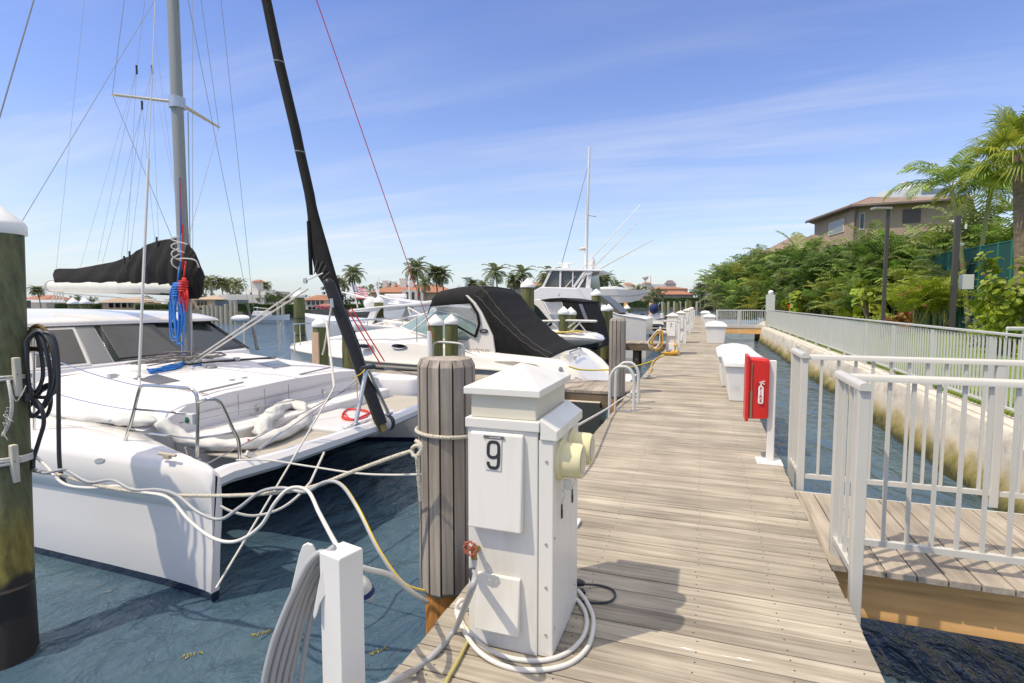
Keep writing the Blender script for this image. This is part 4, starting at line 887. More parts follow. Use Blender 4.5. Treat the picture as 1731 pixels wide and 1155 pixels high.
for k in range(4): m.tube(smooth_pts([(-.85 + (.17 + .02 * k) * math.cos(a), 15.62 + (.11 + .02 * k) * math.sin(a), .02 + .02 * k) for a in [i * math.pi / 5 for i in range(10)]], 4, close=True), .015, 6, close=True)
m.tube(smooth_pts([(-.74, 15.83, .02), (-.72, 15.82, .2), (-.75, 15.83, .45)], 4), .013, 6); m.ball((-.73, 15.79, .27), .045); m.ball((-.78, 15.6, .09), .06); m.ball((-.68, 15.62, .1), .06)
tag(m.build('cable_heap', AM, smooth=True), 'tan and yellow cable heaped at the foot of pedestal 7', 'cable')
m = MB(); m.tube(smooth_pts([(-1.0, 15.4, .03), (-1.25, 14.3, -.05), (-1.7, 12.6, -.05), (-2.3, 11.2, .05), (-2.6, 10.9, .15)], 6), .017, 7); m2 = MB().tube(smooth_pts([(-1.05, 15.3, .02), (-1.13, 14.2, .03), (-1.11, 12.8, .02), (-1.05, 12.2, .02), (-1.0, 10.85, .02)], 6), .016, 7)
tag(m.build('shore_cable', M('lemon cable', (.72, .58, .04), .5), smooth=True), 'lemon yellow cable from pedestal 7 to the cruiser stern', 'cable')
tag(m2.build('amber_cable', AM, smooth=True), 'amber cable trailing along the dock edge before pedestal 7', 'cable')

# ============================================================ catamaran (bows towards the dock)
CAT = thing('catamaran', 'big white catamaran with charcoal sail cover moored nearest the camera', 'catamaran', (-8, 5.6, WATER))
CYC = 5.6
def hull_sec(x, f, mir=False, top=0.0):
    L_ = lambda a, b_: a + (b_ - a) * f
    fi = max(0, min(1, (-3.52 - x) / 2.1)) ** 1.3; Li = lambda a, b_: a + (b_ - a) * fi
    so, si = L_(3.07, 3.05), Li(3.16, 3.93); wo, wi = L_(3.04, 3.13), Li(3.10, 3.72); dz = L_(.115, .235) + top
    P_ = [(Li(3.07, 3.40), -1.35), (wo + .03 * f, -1.15), (wo, -.85), (wo - .015, -.80), (L_(3.06, 3.11), -.45), (L_(3.065, 3.10), -.18 + .03 * (1 - f)), (L_(3.065, 3.10) , -.165), (L_(3.065, 3.075), -.145), (so - .005, 0.0), (so, dz - .09), (so + .022, dz - .03), (so + .07 * (.3 + .7 * f), dz), (Li(3.13, 3.5), dz + .02 * f), (si - .05, dz + .01), (si, dz - .04), (si, -.18), (Li(3.13, 3.85), -.45), (wi, -.85), (Li(3.09, 3.5), -1.2)]
    return [(x, (2 * CYC - y) if mir else y, z) for y, z in P_]
stations = [(-3.51, 0, 0), (-3.525, .10, .015), (-3.55, .2, .03), (-3.63, .36, .04), (-3.80, .55, .035), (-4.1, .75, .02), (-4.7, .9, .01), (-5.7, 1, .02), (-7, 1.02, .05), (-9, 1.02, .1), (-12, 1.0, .12), (-14.2, .95, .1)]
def hullmat():
    m = bpy.data.materials.new('white topsides over navy boot'); m.use_nodes = True; t = m.node_tree; n = t.nodes; l = t.links; b = n['Principled BSDF']
    g = n.new('ShaderNodeNewGeometry'); sp = n.new('ShaderNodeSeparateXYZ'); l.new(g.outputs['Position'], sp.inputs[0])
    c = n.new('ShaderNodeMath'); c.operation = 'GREATER_THAN'; c.inputs[1].default_value = -.775; l.new(sp.outputs['Z'], c.inputs[0])
    mx = n.new('ShaderNodeMixRGB'); mx.inputs[1].default_value = (.008, .016, .05, 1); mx.inputs[2].default_value = (.80, .77, .73, 1); l.new(c.outputs[0], mx.inputs[0]); l.new(mx.outputs[0], b.inputs['Base Color'])
    b.inputs['Roughness'].default_value = .16; b.inputs['Coat Weight'].default_value = .4; b.inputs['Coat Roughness'].default_value = .04
    return m
HULLM = hullmat()
for mir in (False, True):
    o = MB().loft([hull_sec(x, f, mir, t_) for x, f, t_ in stations]).build('hull', HULLM, CAT, smooth=True, sharp=60)
    if not mir:
        dr = MB()
        for px_, py_ in ((165, 807), (200, 812)): dr.lathe([(.013, 0), (.013, .006), (.006, .007)], 14, PY(px_, py_, 3.075) + Vector((0, -.006, 0)), axis=(0, -1, 0))
        dr.build('drain_fitting', STEEL, o)
        MB().prism([PY(168, 779, 3.05) + Vector((.06 * math.cos(a), -.003, .022 * math.sin(a) + .012 * math.cos(a))) for a in [2 * math.pi * i / 20 for i in range(20)]], (0, .02, 0)).build('oval_mark', M('pale grey vinyl', (.5, .52, .52), .3), o)
# bridge deck, side slopes, seat and front face
def deck_sec(x, zc, zs, zb):
    y0_, y1_ = 3.70, 4.12
    h_ = [(3.62, zb), (3.75, zb + .02), (y1_ - .12, zs - .07), (y1_, zs - .015), (4.6, zs + (zc - zs) * .6), (5.1, zc - .01), (5.6, zc)]
    full = h_ + [(2 * CYC - y, z) for y, z in reversed(h_[:-1])]
    return [(x, y, z) for y, z in full] + [(x, 2 * CYC - 3.62, -.3), (x, 3.62, -.3)]
bd = MB().loft([deck_sec(-4.98, .475, .425, .24), deck_sec(-5.02, .485, .435, .24), deck_sec(-6.0, .56, .52, .26), deck_sec(-7.3, .66, .63, .30), deck_sec(-9, .7, .68, .36), deck_sec(-12.5, .7, .66, .4)])
bdo = bd.build('bridge_deck', NONSKID, CAT, smooth=True, sharp=40)
MB().box(-4.979, -4.55, 3.95, 2 * CYC - 3.95, -.28, .135).build('forward_seat', NONSKID, CAT, bevel=.03, seg=3)
gr = MB()
for y_ in (4.75, 5.15, 5.55): gr.box(-4.9785, -4.975, y_, y_ + .006, .18, .42)
gr.box(-4.9785, -4.9755, 4.3, 6.9, .30, .304).build('panel_seams', M('seam grey', (.4, .38, .4), .6), bdo)
for y_ in (5.0, 6.2): MB().box(-4.975, -4.955, y_, y_ + .03, .17, .25).build('latch', STEEL, bdo, bevel=.004)
for y_ in (4.75, 5.6): MB().box(-4.549, -4.53, y_, y_ + .03, .0, .07).build('latch', STEEL, CAT, bevel=.004)
# grab strips on the deck edge
for ya, yb in ((4.35, 4.95), (5.9, 6.6)):
    MB().beam((-5.10, ya, .495), (-5.10, yb, .52), .02, .02).build('grab_strip', M('seam grey', (.4, .38, .4), .6), bdo)
# trampolines and centre nacelle
MB().box(-4.54, -3.68, 3.86, 4.95, .0, .012).build('trampoline', TRAMP, CAT); MB().box(-4.54, -3.68, 6.02, 7.36, .0, .012).build('trampoline', TRAMP, CAT)
nc = MB(); nc.box(-4.54, -3.70, 4.97, 6.0, -.12, .06); nc.build('nacelle', GEL, CAT, bevel=.03, seg=3)
MB().box(-3.75, -3.69, 4.98, 5.99, .061, .09).build('nacelle_lip', GEL, CAT, bevel=.01)
# crossbeam
xb = MB()
secb = lambda y, z: [(-3.60 + .085 * math.cos(a), y, z + .075 * math.sin(a)) for a in [2 * math.pi * (i + .5) / 8 for i in range(8)]]
xb.loft([secb(3.09, .035), secb(3.12, .06), secb(3.30, .075), secb(3.8, .04), secb(5.6, .0), secb(7.6, .04), secb(7.9, .07)]); xbo = xb.build('crossbeam', GEL, CAT, smooth=True, sharp=30)
MB().tube([(-3.60, 5.35, .0), (-3.60, 5.60, .0)], .098, 20).build('beam_collar', M('scuffed collar', (.55, .5, .46), .6, var=.2, scale=25), CAT, smooth=True)
MB().tube([(-3.60, 5.61, .0), (-3.60, 5.68, .0)], .1, 20).build('beam_band', RUBBER, CAT, smooth=True)
# striker legs under/over the beam
tp = PX(620, 622, -3.62)
for a_ in (PX(601, 722, -3.58), PX(657, 704, -3.58)):
    MB().tube([a_ + Vector((0, 0, .03)), tp], [.022, .026], 12).build('striker_leg', GALV, CAT, smooth=True)
    MB().obox(a_ + Vector((0, 0, .03)), (.03, 0, 0), (0, .05, 0), (0, 0, .012)).build('striker_foot', GALV, CAT, bevel=.004)
MB().tube([tp + Vector((0, -.1, .0)), tp + Vector((0, .14, .0))], .03, 10).build('striker_head', RUBBER, CAT, smooth=True)
# cabin
YT = lambda y: 5.65 + (y - 5.55) * .82
FX = lambda y: -7.20 - .05 * (y - 5.6) - .10 * abs(y - 5.6) ** 2 * .25
def cab_line(k, z, x_off): return [(FX(y) + x_off, y, z) for y in k]
ys_ = [3.92, 4.3, 4.7, 5.1, 5.6, 6.1, 6.6, 7.0, 7.28]
cb_ = MB(); secs = []
for y in ys_: secs.append([(FX(y) + .05, y, .55), (FX(y), y, .66), (FX(y) - .74, YT(y), 1.18), (FX(y) - 1.2, YT(y), 1.22), (-12.3, y, 1.24), (-12.3, y, .5)])
cb_.loft(secs); cabin = cb_.build('cabin', GEL, CAT, smooth=True, sharp=25)
def wpt(y, t_, off=.006):
    """point on the sloping windscreen, t_ from sill to roof"""
    n_ = Vector((.54, 0, .74)).normalized(); return Vector((FX(y) - .74 * t_, y + (YT(y) - y) * t_, .66 + .52 * t_)) + n_ * off
def win(ya, yb, t0_, t1_, mat, name, off=.008, skew=0, k=6):
    m = MB(); a = [wpt(ya + (yb - ya) * i / k, t0_, off) for i in range(k + 1)]; b_ = [wpt(ya + skew + (yb - ya - skew * .0) * i / k, t1_, off) for i in range(k + 1)]
    m.loft([[a[i], b_[i], b_[i] - Vector((.01, 0, .012)), a[i] - Vector((.01, 0, .012))] for i in range(k + 1)])
    return m.build(name, mat, cabin, smooth=True, sharp=30, bevel=.004)
win(3.95, 4.62, .03, .90, M('white frame', (.62, .60, .56), .5), 'window_frame', .010); win(4.0, 4.57, .08, .84, GREYCOV, 'window_cover', .020)
win(4.63, 4.90, .05, .97, M('grey pillar', (.20, .205, .21), .3), 'pillar', .006)
win(4.91, 7.24, .05, .97, TINT, 'windscreen', .008); win(5.0, 5.95, .10, .90, GREYCOV, 'window_cover', .022)
MB().tube([wpt(7.27, 0, .02), wpt(7.24, 1, .02)], .016, 8).build('wiper_rail', RUBBER, cabin, smooth=True)
rf = MB(); secs = []
for x, s_, z in ((-7.84, 0, 1.175), (-7.88, .02, 1.215), (-8.2, .05, 1.26), (-9.0, .08, 1.305), (-10.5, .08, 1.325), (-12.6, .06, 1.31)):
    secs.append([(x, y, z + (.035 * (1 - ((y - 5.6) / 1.6) ** 2)) * (1 if x < -7.88 else .2) - (.035 if abs(y - 5.6) > 1.52 else 0)) for y in (4.0, 4.1, 4.35, 4.8, 5.2, 5.6, 6.0, 6.4, 6.8, 7.05, 7.15)] + [(x, 7.12, 1.155), (x, 4.03, 1.155)])
rf.loft(secs); rf.build('roof', GEL, cabin, smooth=True, sharp=50)
# hatches, vent, track, winch hardware
def on_deck(x, y):
    t_ = (x + 5.0) / -2.3; zc, zs = .48 + .18 * t_, .43 + .20 * t_; return zs + (zc - zs) * min(1, max(0, (1 - abs(y - 5.6) / 1.5)))+ .004
def deckpx(px_, py_):
    p_ = Z(px_, py_, .5)
    for _ in range(6): p_ = Z(px_, py_, on_deck(p_.x, p_.y))
    return p_
for pts_, lab in (([(224, 643), (262, 634), (304, 646), (268, 652)], None), ([(436, 616), (470, 611), (492, 620), (462, 624)], None)):
    q_ = [deckpx(*p_) for p_ in pts_]; c = sum(q_, Vector()) / 4
    MB().prism([c + (p_ - c) * 1.12 for p_ in q_], (0, 0, .012)).build('hatch_frame', GEL, CAT, bevel=.003)
    MB().prism([p_ + Vector((0, 0, .0125)) for p_ in q_], (0, 0, .008)).build('hatch', M('smoked hatch', (.16, .155, .15), .25), CAT, bevel=.002)
v_ = deckpx(357, 623); MB().lathe([(.075, 0), (.072, .02), (.05, .04), (0, .048)], 20, v_).build('deck_vent', M('vent grey', (.28, .28, .28), .3, metal=.5), CAT, smooth=True)
tk = [deckpx(*p_) for p_ in [(190, 641), (250, 627), (320, 617), (400, 611), (466, 606)]]
MB().tube([p_ + Vector((0, 0, .015)) for p_ in smooth_pts(tk, 5)], .018, 6).build('jib_track', RUBBER, CAT, smooth=True)
for p_ in (tk[0], tk[3]): MB().obox(p_ + Vector((0, 0, .035)), (.03, 0, 0), (0, .045, 0), (0, 0, .025)).build('track_car', GALV, CAT, bevel=.008)
for p_ in ((165, 634), (392, 644), (413, 640)): MB().obox(deckpx(*p_) + Vector((0, 0, .008)), (.02, 0, 0), (0, .035, 0), (0, 0, .012)).build('deck_block', GALV, CAT, bevel=.004)
for p_ in ((389, 689), (440, 679), (398, 702), (420, 693)): 
    MB().obox(Z(*p_, .139), (.015, 0, 0), (0, .03, 0), (0, 0, .005)).build('hinge', RUBBER, CAT)
# control lines along the deck
lines = MB()
for a_, b_ in (((100, 634), (310, 612)), ((92, 640), (300, 616)), ((340, 612), (480, 606)), ((200, 638), (352, 670))): lines.tube([deckpx(*a_) + Vector((0, 0, .02)), deckpx(*b_) + Vector((0, 0, .02))], .006, 6)
lines.tube([Vector((-4.96, 4.1, .30)), Vector((-4.96, 7.1, .34))], .004, 6); lines.tube([deckpx(355, 672), Z(400, 695, .15), Z(470, 712, .15)], .005, 6)
lines.build('control_lines', M('grey line', (.4, .38, .36), .7), CAT, smooth=True)
# mast and rig
mx_, my_ = -6.74, 5.6
ms = MB(); ms.loft([[(mx_ + .086 * math.cos(a), my_ + .062 * math.sin(a), z) for a in [2 * math.pi * i / 24 for i in range(24)]] for z in (.60, 14.0)]); mast = ms.build('mast', MASTM, CAT, smooth=True)
MB().lathe([(.17, 0), (.17, .03), (.13, .05)], 20, (mx_, my_, .63)).build('mast_step', GALV, mast, smooth=True)
MB().tube([(mx_, my_, 4.06), (mx_, my_, 4.20)], .100, 20).build('spreader_bracket', GALV, mast, smooth=True)
sl = Z(190, 160, 4.18); sr = Z(370, 215, 4.18)
for e_ in (sl, sr): MB().loft([[Vector((mx_, my_, 4.14)).lerp(e_, t_) + Vector((.05 * k * math.cos(a), 0, .018 * math.sin(a))) for a in [2 * math.pi * i / 10 for i in range(10)]] for t_, k in ((.02, 1), (1, .5))]).build('spreader', M('weathered spreader', (.50, .47, .38), .5, metal=.4), mast, smooth=True)
RIG = M('rigging wire', (.30, .30, .30), .4); rig = MB(); thin = MB()
def mp_(px_, py_): return PY(px_, py_, 5.6)
mb_ = lambda z: Vector((mx_, my_, z))
W_ = .0036
rig.tube([mp_(300, -64), PY(-50, 520, 3.6)], W_, 6); rig.tube([mp_(300, -831), PY(-118, 600, 3.3)], .008, 6)
rig.tube([mp_(302, -80), PY(435, 590, 7.55)], W_, 6); rig.tube([mp_(300, -700), PY(436, 592, 7.6)], W_, 6)
rig.tube([mb_(9), sl, mb_(1.95)], W_, 6); rig.tube([mb_(9), sr, mb_(2.1)], W_, 6)
rig.tube([sl, PY(197, 165, 5.2)], W_, 6)
rig.tube([mp_(300, -300), mp_(302, 172)], .004, 6)
rig.build('shrouds', RIG, CAT, smooth=True)
sh = MB(); sh.tube([PY(235, 638, 3.8), PY(251, 269, 4.25)], .013, 8); sh.tube([PY(251, 269, 4.25), mp_(300, -900)], .005, 6); sh.tube([PY(235, 638, 3.8), PY(236, 652, 3.75)], .012, 8); sh.lathe([(.02, -.01), (.02, .01)], 10, PY(235, 636, 3.8))
sh.build('near_shroud', M('white pvc shroud cover', (.62, .6, .57), .5), CAT, smooth=True)
tb = MB(); tb.tube([PY(427, 555, 7.57), PY(435, 592, 7.6)], [.02, .03], 8); tb.tube([PY(418, 515, 7.55), PY(427, 555, 7.57)], .013, 8); tb.build('shroud_lashing', M('dark lashing', (.10, .095, .09), .8), CAT, smooth=True)
K1, K2, K3 = PY(231, 118, 5.7), PY(257, 118, 5.8), PY(240, 178, 5.7)
for a_, b_ in (((143, 0), (95, 455)), ((245, 0), (231, 118)), ((262, 0), (257, 118)), ((262, 60), (300, 352))): thin.tube([PY(*a_, 5.7), PY(*b_, 5.75)], .0023, 5)
for k_, e_ in ((K1, (135, 455)), (K1, (165, 442)), (K1, (215, 432)), (K2, (172, 450)), (K2, (220, 432)), (K2, (245, 412)), (K2, (268, 408)), (K3, (205, 437)), (K3, (262, 410)), (K2, (300, 350))): thin.tube([k_, PY(*e_, 5.75)], .0023, 5)
thin.tube([PY(325, 0, 6.0), PY(326, 470, 5.7)], .004, 5); thin.tube([PY(318, 190, 5.7), PY(324, 610, 5.55)], .008, 6)
thin.build('lazy_jacks', M('lazyjack line', (.50, .50, .50), .6), CAT, smooth=True)
kn_ = MB()
for p_ in (K1, K2, K3, PY(219, 432, 5.6), PY(265, 408, 5.6), PY(210, 440, 5.6)): kn_.tube([p_ + Vector((0, 0, .06)), p_ - Vector((0, 0, .06))], .014, 6)
kn_.build('rig_blocks', RUBBER, CAT)
# boom and sail cover
be = PY(88, 484, 5.85); bm_ = mb_(1.66)
bo = MB(); dv_ = (be - bm_).normalized()
bo.tube([bm_, bm_.lerp(be, .5), be], [.085, .10, .085], 14); boom = bo.build('boom', M('off white boom', (.66, .65, .58), .45, var=.06), CAT, smooth=True)
MB().tube([be, be + dv_ * .05], .095, 14).build('boom_cap', M('grey cap', (.42, .42, .40), .5), boom, smooth=True)
for k in range(4): MB().tube([be.lerp(bm_, .03 + .02 * k) + Vector((0, 0, -.06)), be.lerp(bm_, .0 + .035 * k) + Vector((0, -.02, -.26))], .010, 6).build('sheet', ROPEW, boom, smooth=True)
MB().tube([be.lerp(bm_, .05) - Vector((0, 0, .11)), bm_ - Vector((0, .05, .2))], .010, 6).build('outhaul_line', ROPEW, boom, smooth=True)
cov = MB(); secs = []
prof = [(93, 456, 474, .03), (100, 454, 486, .07), (130, 454, 489, .08), (165, 448, 493, .085), (200, 441, 497, .09), (225, 430, 498, .095), (245, 416, 498, .10), (265, 408, 499, .11), (285, 404, 500, .12), (303, 402, 503, .12), (320, 412, 506, .12), (333, 430, 506, .09), (339, 452, 500, .03)]
for x, yt, yb, w in prof:
    Yp = 5.62 + .22 * (300 - x) / 210; a_, b_ = PY(x, yt, Yp), PY(x, yb, Yp); c = (a_ + b_) / 2; hz = (a_.z - b_.z) / 2; u = Vector((.25, 1, 0)).normalized()
    secs.append([c + u * (w * math.cos(t_) * (1.0 - .72 * max(0, math.sin(t_)) + .15 * min(0, math.sin(t_))) * (1 + .07 * math.sin(7 * t_ + x * .21))) + Vector((0, 0, hz * math.sin(t_))) for t_ in [2 * math.pi * i / 26 for i in range(26)]])
# wrinkles: extra stations interpolated with small folds
fine = []
for i in range(len(secs) - 1):
    for k in range(7):
        t_ = k / 7; s0, s1 = secs[i], secs[i + 1]; row = []
        for j in range(26):
            p_ = Vector(s0[j]).lerp(Vector(s1[j]), t_); g_ = i + t_
            row.append(p_ + Vector((0, -1, 0)) * (.014 * math.sin(g_ * 5.5 + j * .55) + .007 * math.sin(g_ * 13 + j * .9) ) * (min(1, g_ / 4)) * (.5 + .5 * abs(math.cos(2 * math.pi * j / 26))))
        fine.append(row)
fine.append(secs[-1]); cov.loft(fine); cov.build('sail_cover', SAILCOV, CAT, smooth=True, sharp=False)
# furled headsail in its black sock
fl_ = MB(); secs = []
for y, xl, xr in ((-520, 318, 330), (-200, 397, 409), (0, 443.5, 457), (105, 465, 479), (218, 492, 506), (257, 500.5, 514), (327, 516, 530), (345, 519, 533), (364, 521, 538), (395, 523, 547), (418, 525, 554), (459, 533, 566), (485, 550, 573), (520, 570, 582), (580, 596, 606), (640, 616, 625), (690, 634, 641)):
    Yp = 5.56; a_, b_ = PY(xl, y, Yp), PY(xr, y, Yp); c = (a_ + b_) / 2; hw_ = (b_ - a_).length / 2; u = (b_ - a_).normalized()
    secs.append([c + u * hw_ * math.cos(t_) + Vector((0, 1, 0)) * min(hw_, .06) * math.sin(t_) for t_ in [2 * math.pi * i / 16 for i in range(16)]])
fl_.loft(secs); fs_ = fl_.build('furled_sail', SAILCOV, CAT, smooth=True, sharp=False)
ba = MB()
for i in (3, 5): 
    c = sum((Vector(p_) for p_ in secs[i]), Vector()) / 16; ba.loft([[c + (Vector(p_) - c) * 1.05 + Vector((0, 0, dz)) for p_ in secs[i]] for dz in (-.008, .008)])
ba.build('sock_band', M('band grey', (.2, .2, .2), .6), fs_, smooth=True)
a_, b_ = PY(521.5, 374, 5.5), PY(526, 465, 5.5); MB().tube([a_, b_], .022, 8).build('clew_edge', SAILCOV, fs_, smooth=True)
rb = MB()
for p0_, p1_ in (((531, 463), (536, 440)), ((536, 463), (545, 442)), ((541, 467), (551, 449)), ((545, 471), (557, 460))): rb.tube([PY(*p0_, 5.49), PY(*p1_, 5.49)], .006, 6)
rb.build('webbing', M('webbing', (.13, .12, .11), .7), fs_, smooth=True)
# black folded pole over the sail foot
pa, pb = PY(554, 474, 5.42), PY(645, 718, 5.38)
pl_ = MB(); d_ = (pa - pb).normalized(); pl_.tube([pb, pa - d_ * .06, pa - d_ * .02, pa + d_ * .01, pa + d_ * .03], [.072, .068, .064, .045, .01], 18); pl_.build('folded_pole', CARBON, CAT, smooth=True)
MB().tube([pb + d_ * .02, pb - d_ * .08], .05, 12).build('pole_heel', BRASS, CAT, smooth=True)
ht = MB(); ht.tube([PY(516, 475, 5.4), PY(546, 462, 5.42)], .009, 6); ht.lathe([(.035, -.012), (.035, .012)], 14, PY(516, 475, 5.4), axis=(.3, 1, 0)); ht.lathe([(.02, -.015), (.02, .015)], 12, PY(545, 488, 5.4), axis=(.3, 1, 0)); ht.lathe([(.018, -.015), (.018, .015)], 12, PY(547, 496, 5.4), axis=(.3, 1, 0))
ht.tube([PY(560, 505, 5.3), PY(562, 520, 5.3)], .02, 8); ht.build('tack_blocks', GALV, CAT, smooth=True)
fs2 = MB(); fs2.tube([PY(560, 520, 5.32), PY(548, 590, 5.3), PY(545, 600, 5.3)], .011, 8); fs2.build('tack_line', ROPEW, CAT, smooth=True)
two = MB(); two.tube([PY(323, 611, 5.5), PY(508, 487, 5.35)], .011, 8); two.tube([PY(330, 612, 5.5), PY(520, 489, 5.35)], .011, 8); two.build('twin_sheets', ROPEW, CAT, smooth=True)
dk2 = MB()
for a_, b_ in ((PX(604, 643, -3.62), PX(420, 772, -3.72)), (PX(606, 648, -3.62), PX(345, 787, -3.75)), (PX(604, 655, -3.6), PY(170, 742, 3.6)), (PX(650, 622, -3.6), Vector((-3.5, 7.6, .18))), (PX(650, 624, -3.6), Vector((-3.9, 8.0, .2)))): dk2.tube([a_, b_], .0055, 6)
dk2.build('bridle_wires', RIG, CAT, smooth=True)
MB().tube([PX(478, 730, -3.68), PX(437, 760, -3.71)], .012, 8).build('turnbuckle', STEEL, CAT, smooth=True)
MB().obox(PX(424, 770, -3.72), (.012, 0, 0), (0, .05, -.035), (0, .015, .02)).build('bridle_toggle', GALV, CAT, bevel=.003)
yl = MB(); yl.tube(smooth_pts([PX(596, 640, -3.55), PX(610, 632, -3.5), PX(617, 625, -3.52)], 4), .006, 6); yl.tube([PX(603, 642, -3.5), PX(604, 672, -3.5)], .006, 6); yl.build('yellow_lashing', YEL, CAT, smooth=True)
# red lines
r_ = MB(); r_.tube([PY(733, 572, 9.9), mp_(300, -679)], .0075, 6); tag(r_.build('red_halyard', REDROPE, smooth=True), 'long red line slanting from the sky down to the pier stub', 'rope')
r_ = MB(); r_.tube([PY(588, 525, 5.3), PY(644, 617, 5.45)], .008, 6); r_.tube([PY(593, 520, 5.3), PY(650, 611, 5.45)], .008, 6); r_.build('red_lines', REDROPE, CAT, smooth=True)
rd_ = MB(); rr3 = random.Random(9)
for k in range(3): rd_.tube(smooth_pts([Z(601 + 22 * math.cos(a) + rr3.uniform(-5, 5), 700 + 8 * math.sin(a) + rr3.uniform(-3, 3), .075) for a in [i * 2 * math.pi / 7 for i in range(7)]], 4, close=True), .009, 6, close=True)
tag(rd_.build('red_rope', REDROPE, smooth=True), 'small heap of red rope on the catamaran nacelle behind the crossbeam', 'rope')
# rope coils on the mast and the deck
def hang_coil(px0, px1, py0, py1, Yp, mat, n_, label, seed, r_=.010):
    rg_ = random.Random(seed); m = MB()
    for k in range(n_):
        x0_ = px0 + rg_.uniform(0, (px1 - px0) * .45); x1_ = px1 - rg_.uniform(0, (px1 - px0) * .4); yb_ = py1 - rg_.uniform(0, (py1 - py0) * .42); xm = (x0_ + x1_) / 2
        m.tube(smooth_pts([PY(xm - 1, py0, Yp), PY(x0_ + 2, py0 + 18, Yp + rg_.uniform(-.04, .02)), PY(x0_, (py0 + yb_) / 2 + 8, Yp + rg_.uniform(-.05, .02)), PY(x0_ + 3, yb_ - 6, Yp), PY(xm, yb_, Yp), PY(x1_ - 2, yb_ - 8, Yp), PY(x1_, (py0 + yb_) / 2 + 8, Yp + rg_.uniform(-.05, .02)), PY(x1_ - 3, py0 + 16, Yp), PY(xm + 1, py0, Yp)], 4), r_, 6)
    for k in range(5): 
        zc = PY((px0 + px1) / 2, py0 + 6 + 4 * k, Yp); m.tube([zc + Vector((.055 * math.cos(a), .05 * math.sin(a), 0)) for a in [2 * math.pi * i / 12 for i in range(12)]], r_, 6, close=True)
    m.tube([PY((px0 + px1) / 2, py0 + 4, Yp), PY((px0 + px1) / 2 + 4, py0 - 28, Yp + .03)], r_, 6)
    return tag(m.build('rope_coil', mat, smooth=True, sharp=False), label, 'rope coil')
hang_coil(286, 313, 478, 588, 5.42, BLUEROPE, 14, 'blue rope coil hanging on the catamaran mast', 3)
hang_coil(302, 318, 470, 534, 5.40, REDROPE, 7, 'red rope coil hanging on the catamaran mast', 4, .011)
m = MB(); m.tube([PY(307, 395, 5.50), PY(304, 300, 5.52)], .008, 6); m.tube([PY(309, 455, 5.5), PY(309, 380, 5.5)], .010, 6); m.build('red_halyard_tail', REDROPE, CAT, smooth=True)
m = MB(); m.tube([PY(303, 300, 5.5), PY(306, 440, 5.48), PY(300, 480, 5.45)], .007, 6); m.tube([PY(309, 575, 5.45), PY(310, 618, 5.45)], .009, 6); m.build('blue_halyard_tail', BLUEROPE, CAT, smooth=True)
m = MB(); rr4 = random.Random(12)
for k in range(14):
    f0 = rr4.uniform(-.5, .5); pts_ = [(252, 635), (268, 632), (285, 629), (300, 626), (313, 619), (318, 615)]
    m.tube(smooth_pts([deckpx(x + rr4.uniform(-3, 3), y + f0 * (9 if i else 3) * (1 - i / 7) + rr4.uniform(-1, 1)) + Vector((0, 0, .02 + rr4.uniform(0, .05))) for i, (x, y) in enumerate(pts_)], 4), .011, 6)
m.tube(smooth_pts([deckpx(315, 618) + Vector((0, 0, .05)), deckpx(333, 616) + Vector((0, 0, .02)), deckpx(340, 620) + Vector((0, 0, .02)), deckpx(325, 622) + Vector((0, 0, .02))], 4), .009, 6)
tag(m.build('rope_coil', BLUEROPE, smooth=True, sharp=False), 'blue rope bundle lying on the catamaran deck before the mast', 'rope coil')
m = MB(); rr5 = random.Random(5)
for k in range(9):
    c = Vector((mx_ + .05, my_, .70)); m.tube(smooth_pts([c + Vector((rr5.uniform(-.1, .35), rr5.uniform(-.9, .35), rr5.uniform(-.03, .10))) for i in range(5)], 5), .007, 6)
m.build('mast_foot_lines', M('mixed lines', (.24, .22, .2), .8, var=.6, scale=8), CAT, smooth=True)
m = MB()
for k in range(4): m.tube(smooth_pts([PY(302 + 5 * k, 455 - 14 * k, 5.42), PY(292, 448 - 14 * k, 5.34), PY(291, 438 - 12 * k, 5.34), PY(303, 430 - 10 * k, 5.42)], 4), .009, 6)
m.tube(smooth_pts([PY(300, 438, 5.4), PY(312, 437, 5.38), PY(330, 440, 5.42), PY(336, 452, 5.5)], 4), .009, 6); m.build('luff_lashing', ROPEW, CAT, smooth=True)
# pulpit and lifelines
pu = MB(); Yn = 3.3
P1 = lambda x, y: PY(x, y, Yn)
pu.tube(smooth_pts([P1(204, 769), P1(222, 712), P1(234, 664), P1(240, 653), P1(252, 652), P1(300, 655), P1(320, 657), P1(330, 664), P1(334, 682), P1(334, 730), P1(333, 780)], 5), .0145, 10)
pu.tube([P1(229, 692), P1(333, 701)], .010, 8); pu.tube([P1(217, 728), P1(333, 742)], .010, 8)
P2_ = lambda x, y: PX(x, y, -3.70)
e1 = P1(334, 681)
pu.tube(smooth_pts([e1, P2_(352, 675), P2_(368, 677), P2_(378, 690), P2_(392, 722), P2_(403, 745), P2_(405, 770), P2_(405, 796)], 5), .0145, 10); pu.tube([P1(334, 741), P2_(398, 731)], .010, 8)
pu.tube([P2_(404, 790), P2_(404, 797)], .03, 10); pu.tube([P1(333, 776), P1(333, 786)], .03, 10); pu.tube([P1(203, 767), P1(202, 772)], .03, 10)
puo = pu.build('pulpit', STEEL, CAT, smooth=True, sharp=False)
nl = MB(); nl.obox(P1(325, 708), (.035, 0, 0), (0, .03, 0), (0, 0, .045)); nl.build('nav_light', GEL, puo, bevel=.006); MB().lathe([(.026, 0), (.026, .012), (0, .02)], 14, P1(322, 709) + Vector((0, -.03, 0)), axis=(-.3, -1, 0)).build('green_lens', M('green lens', (.0, .10, .06), .1), puo, smooth=True)
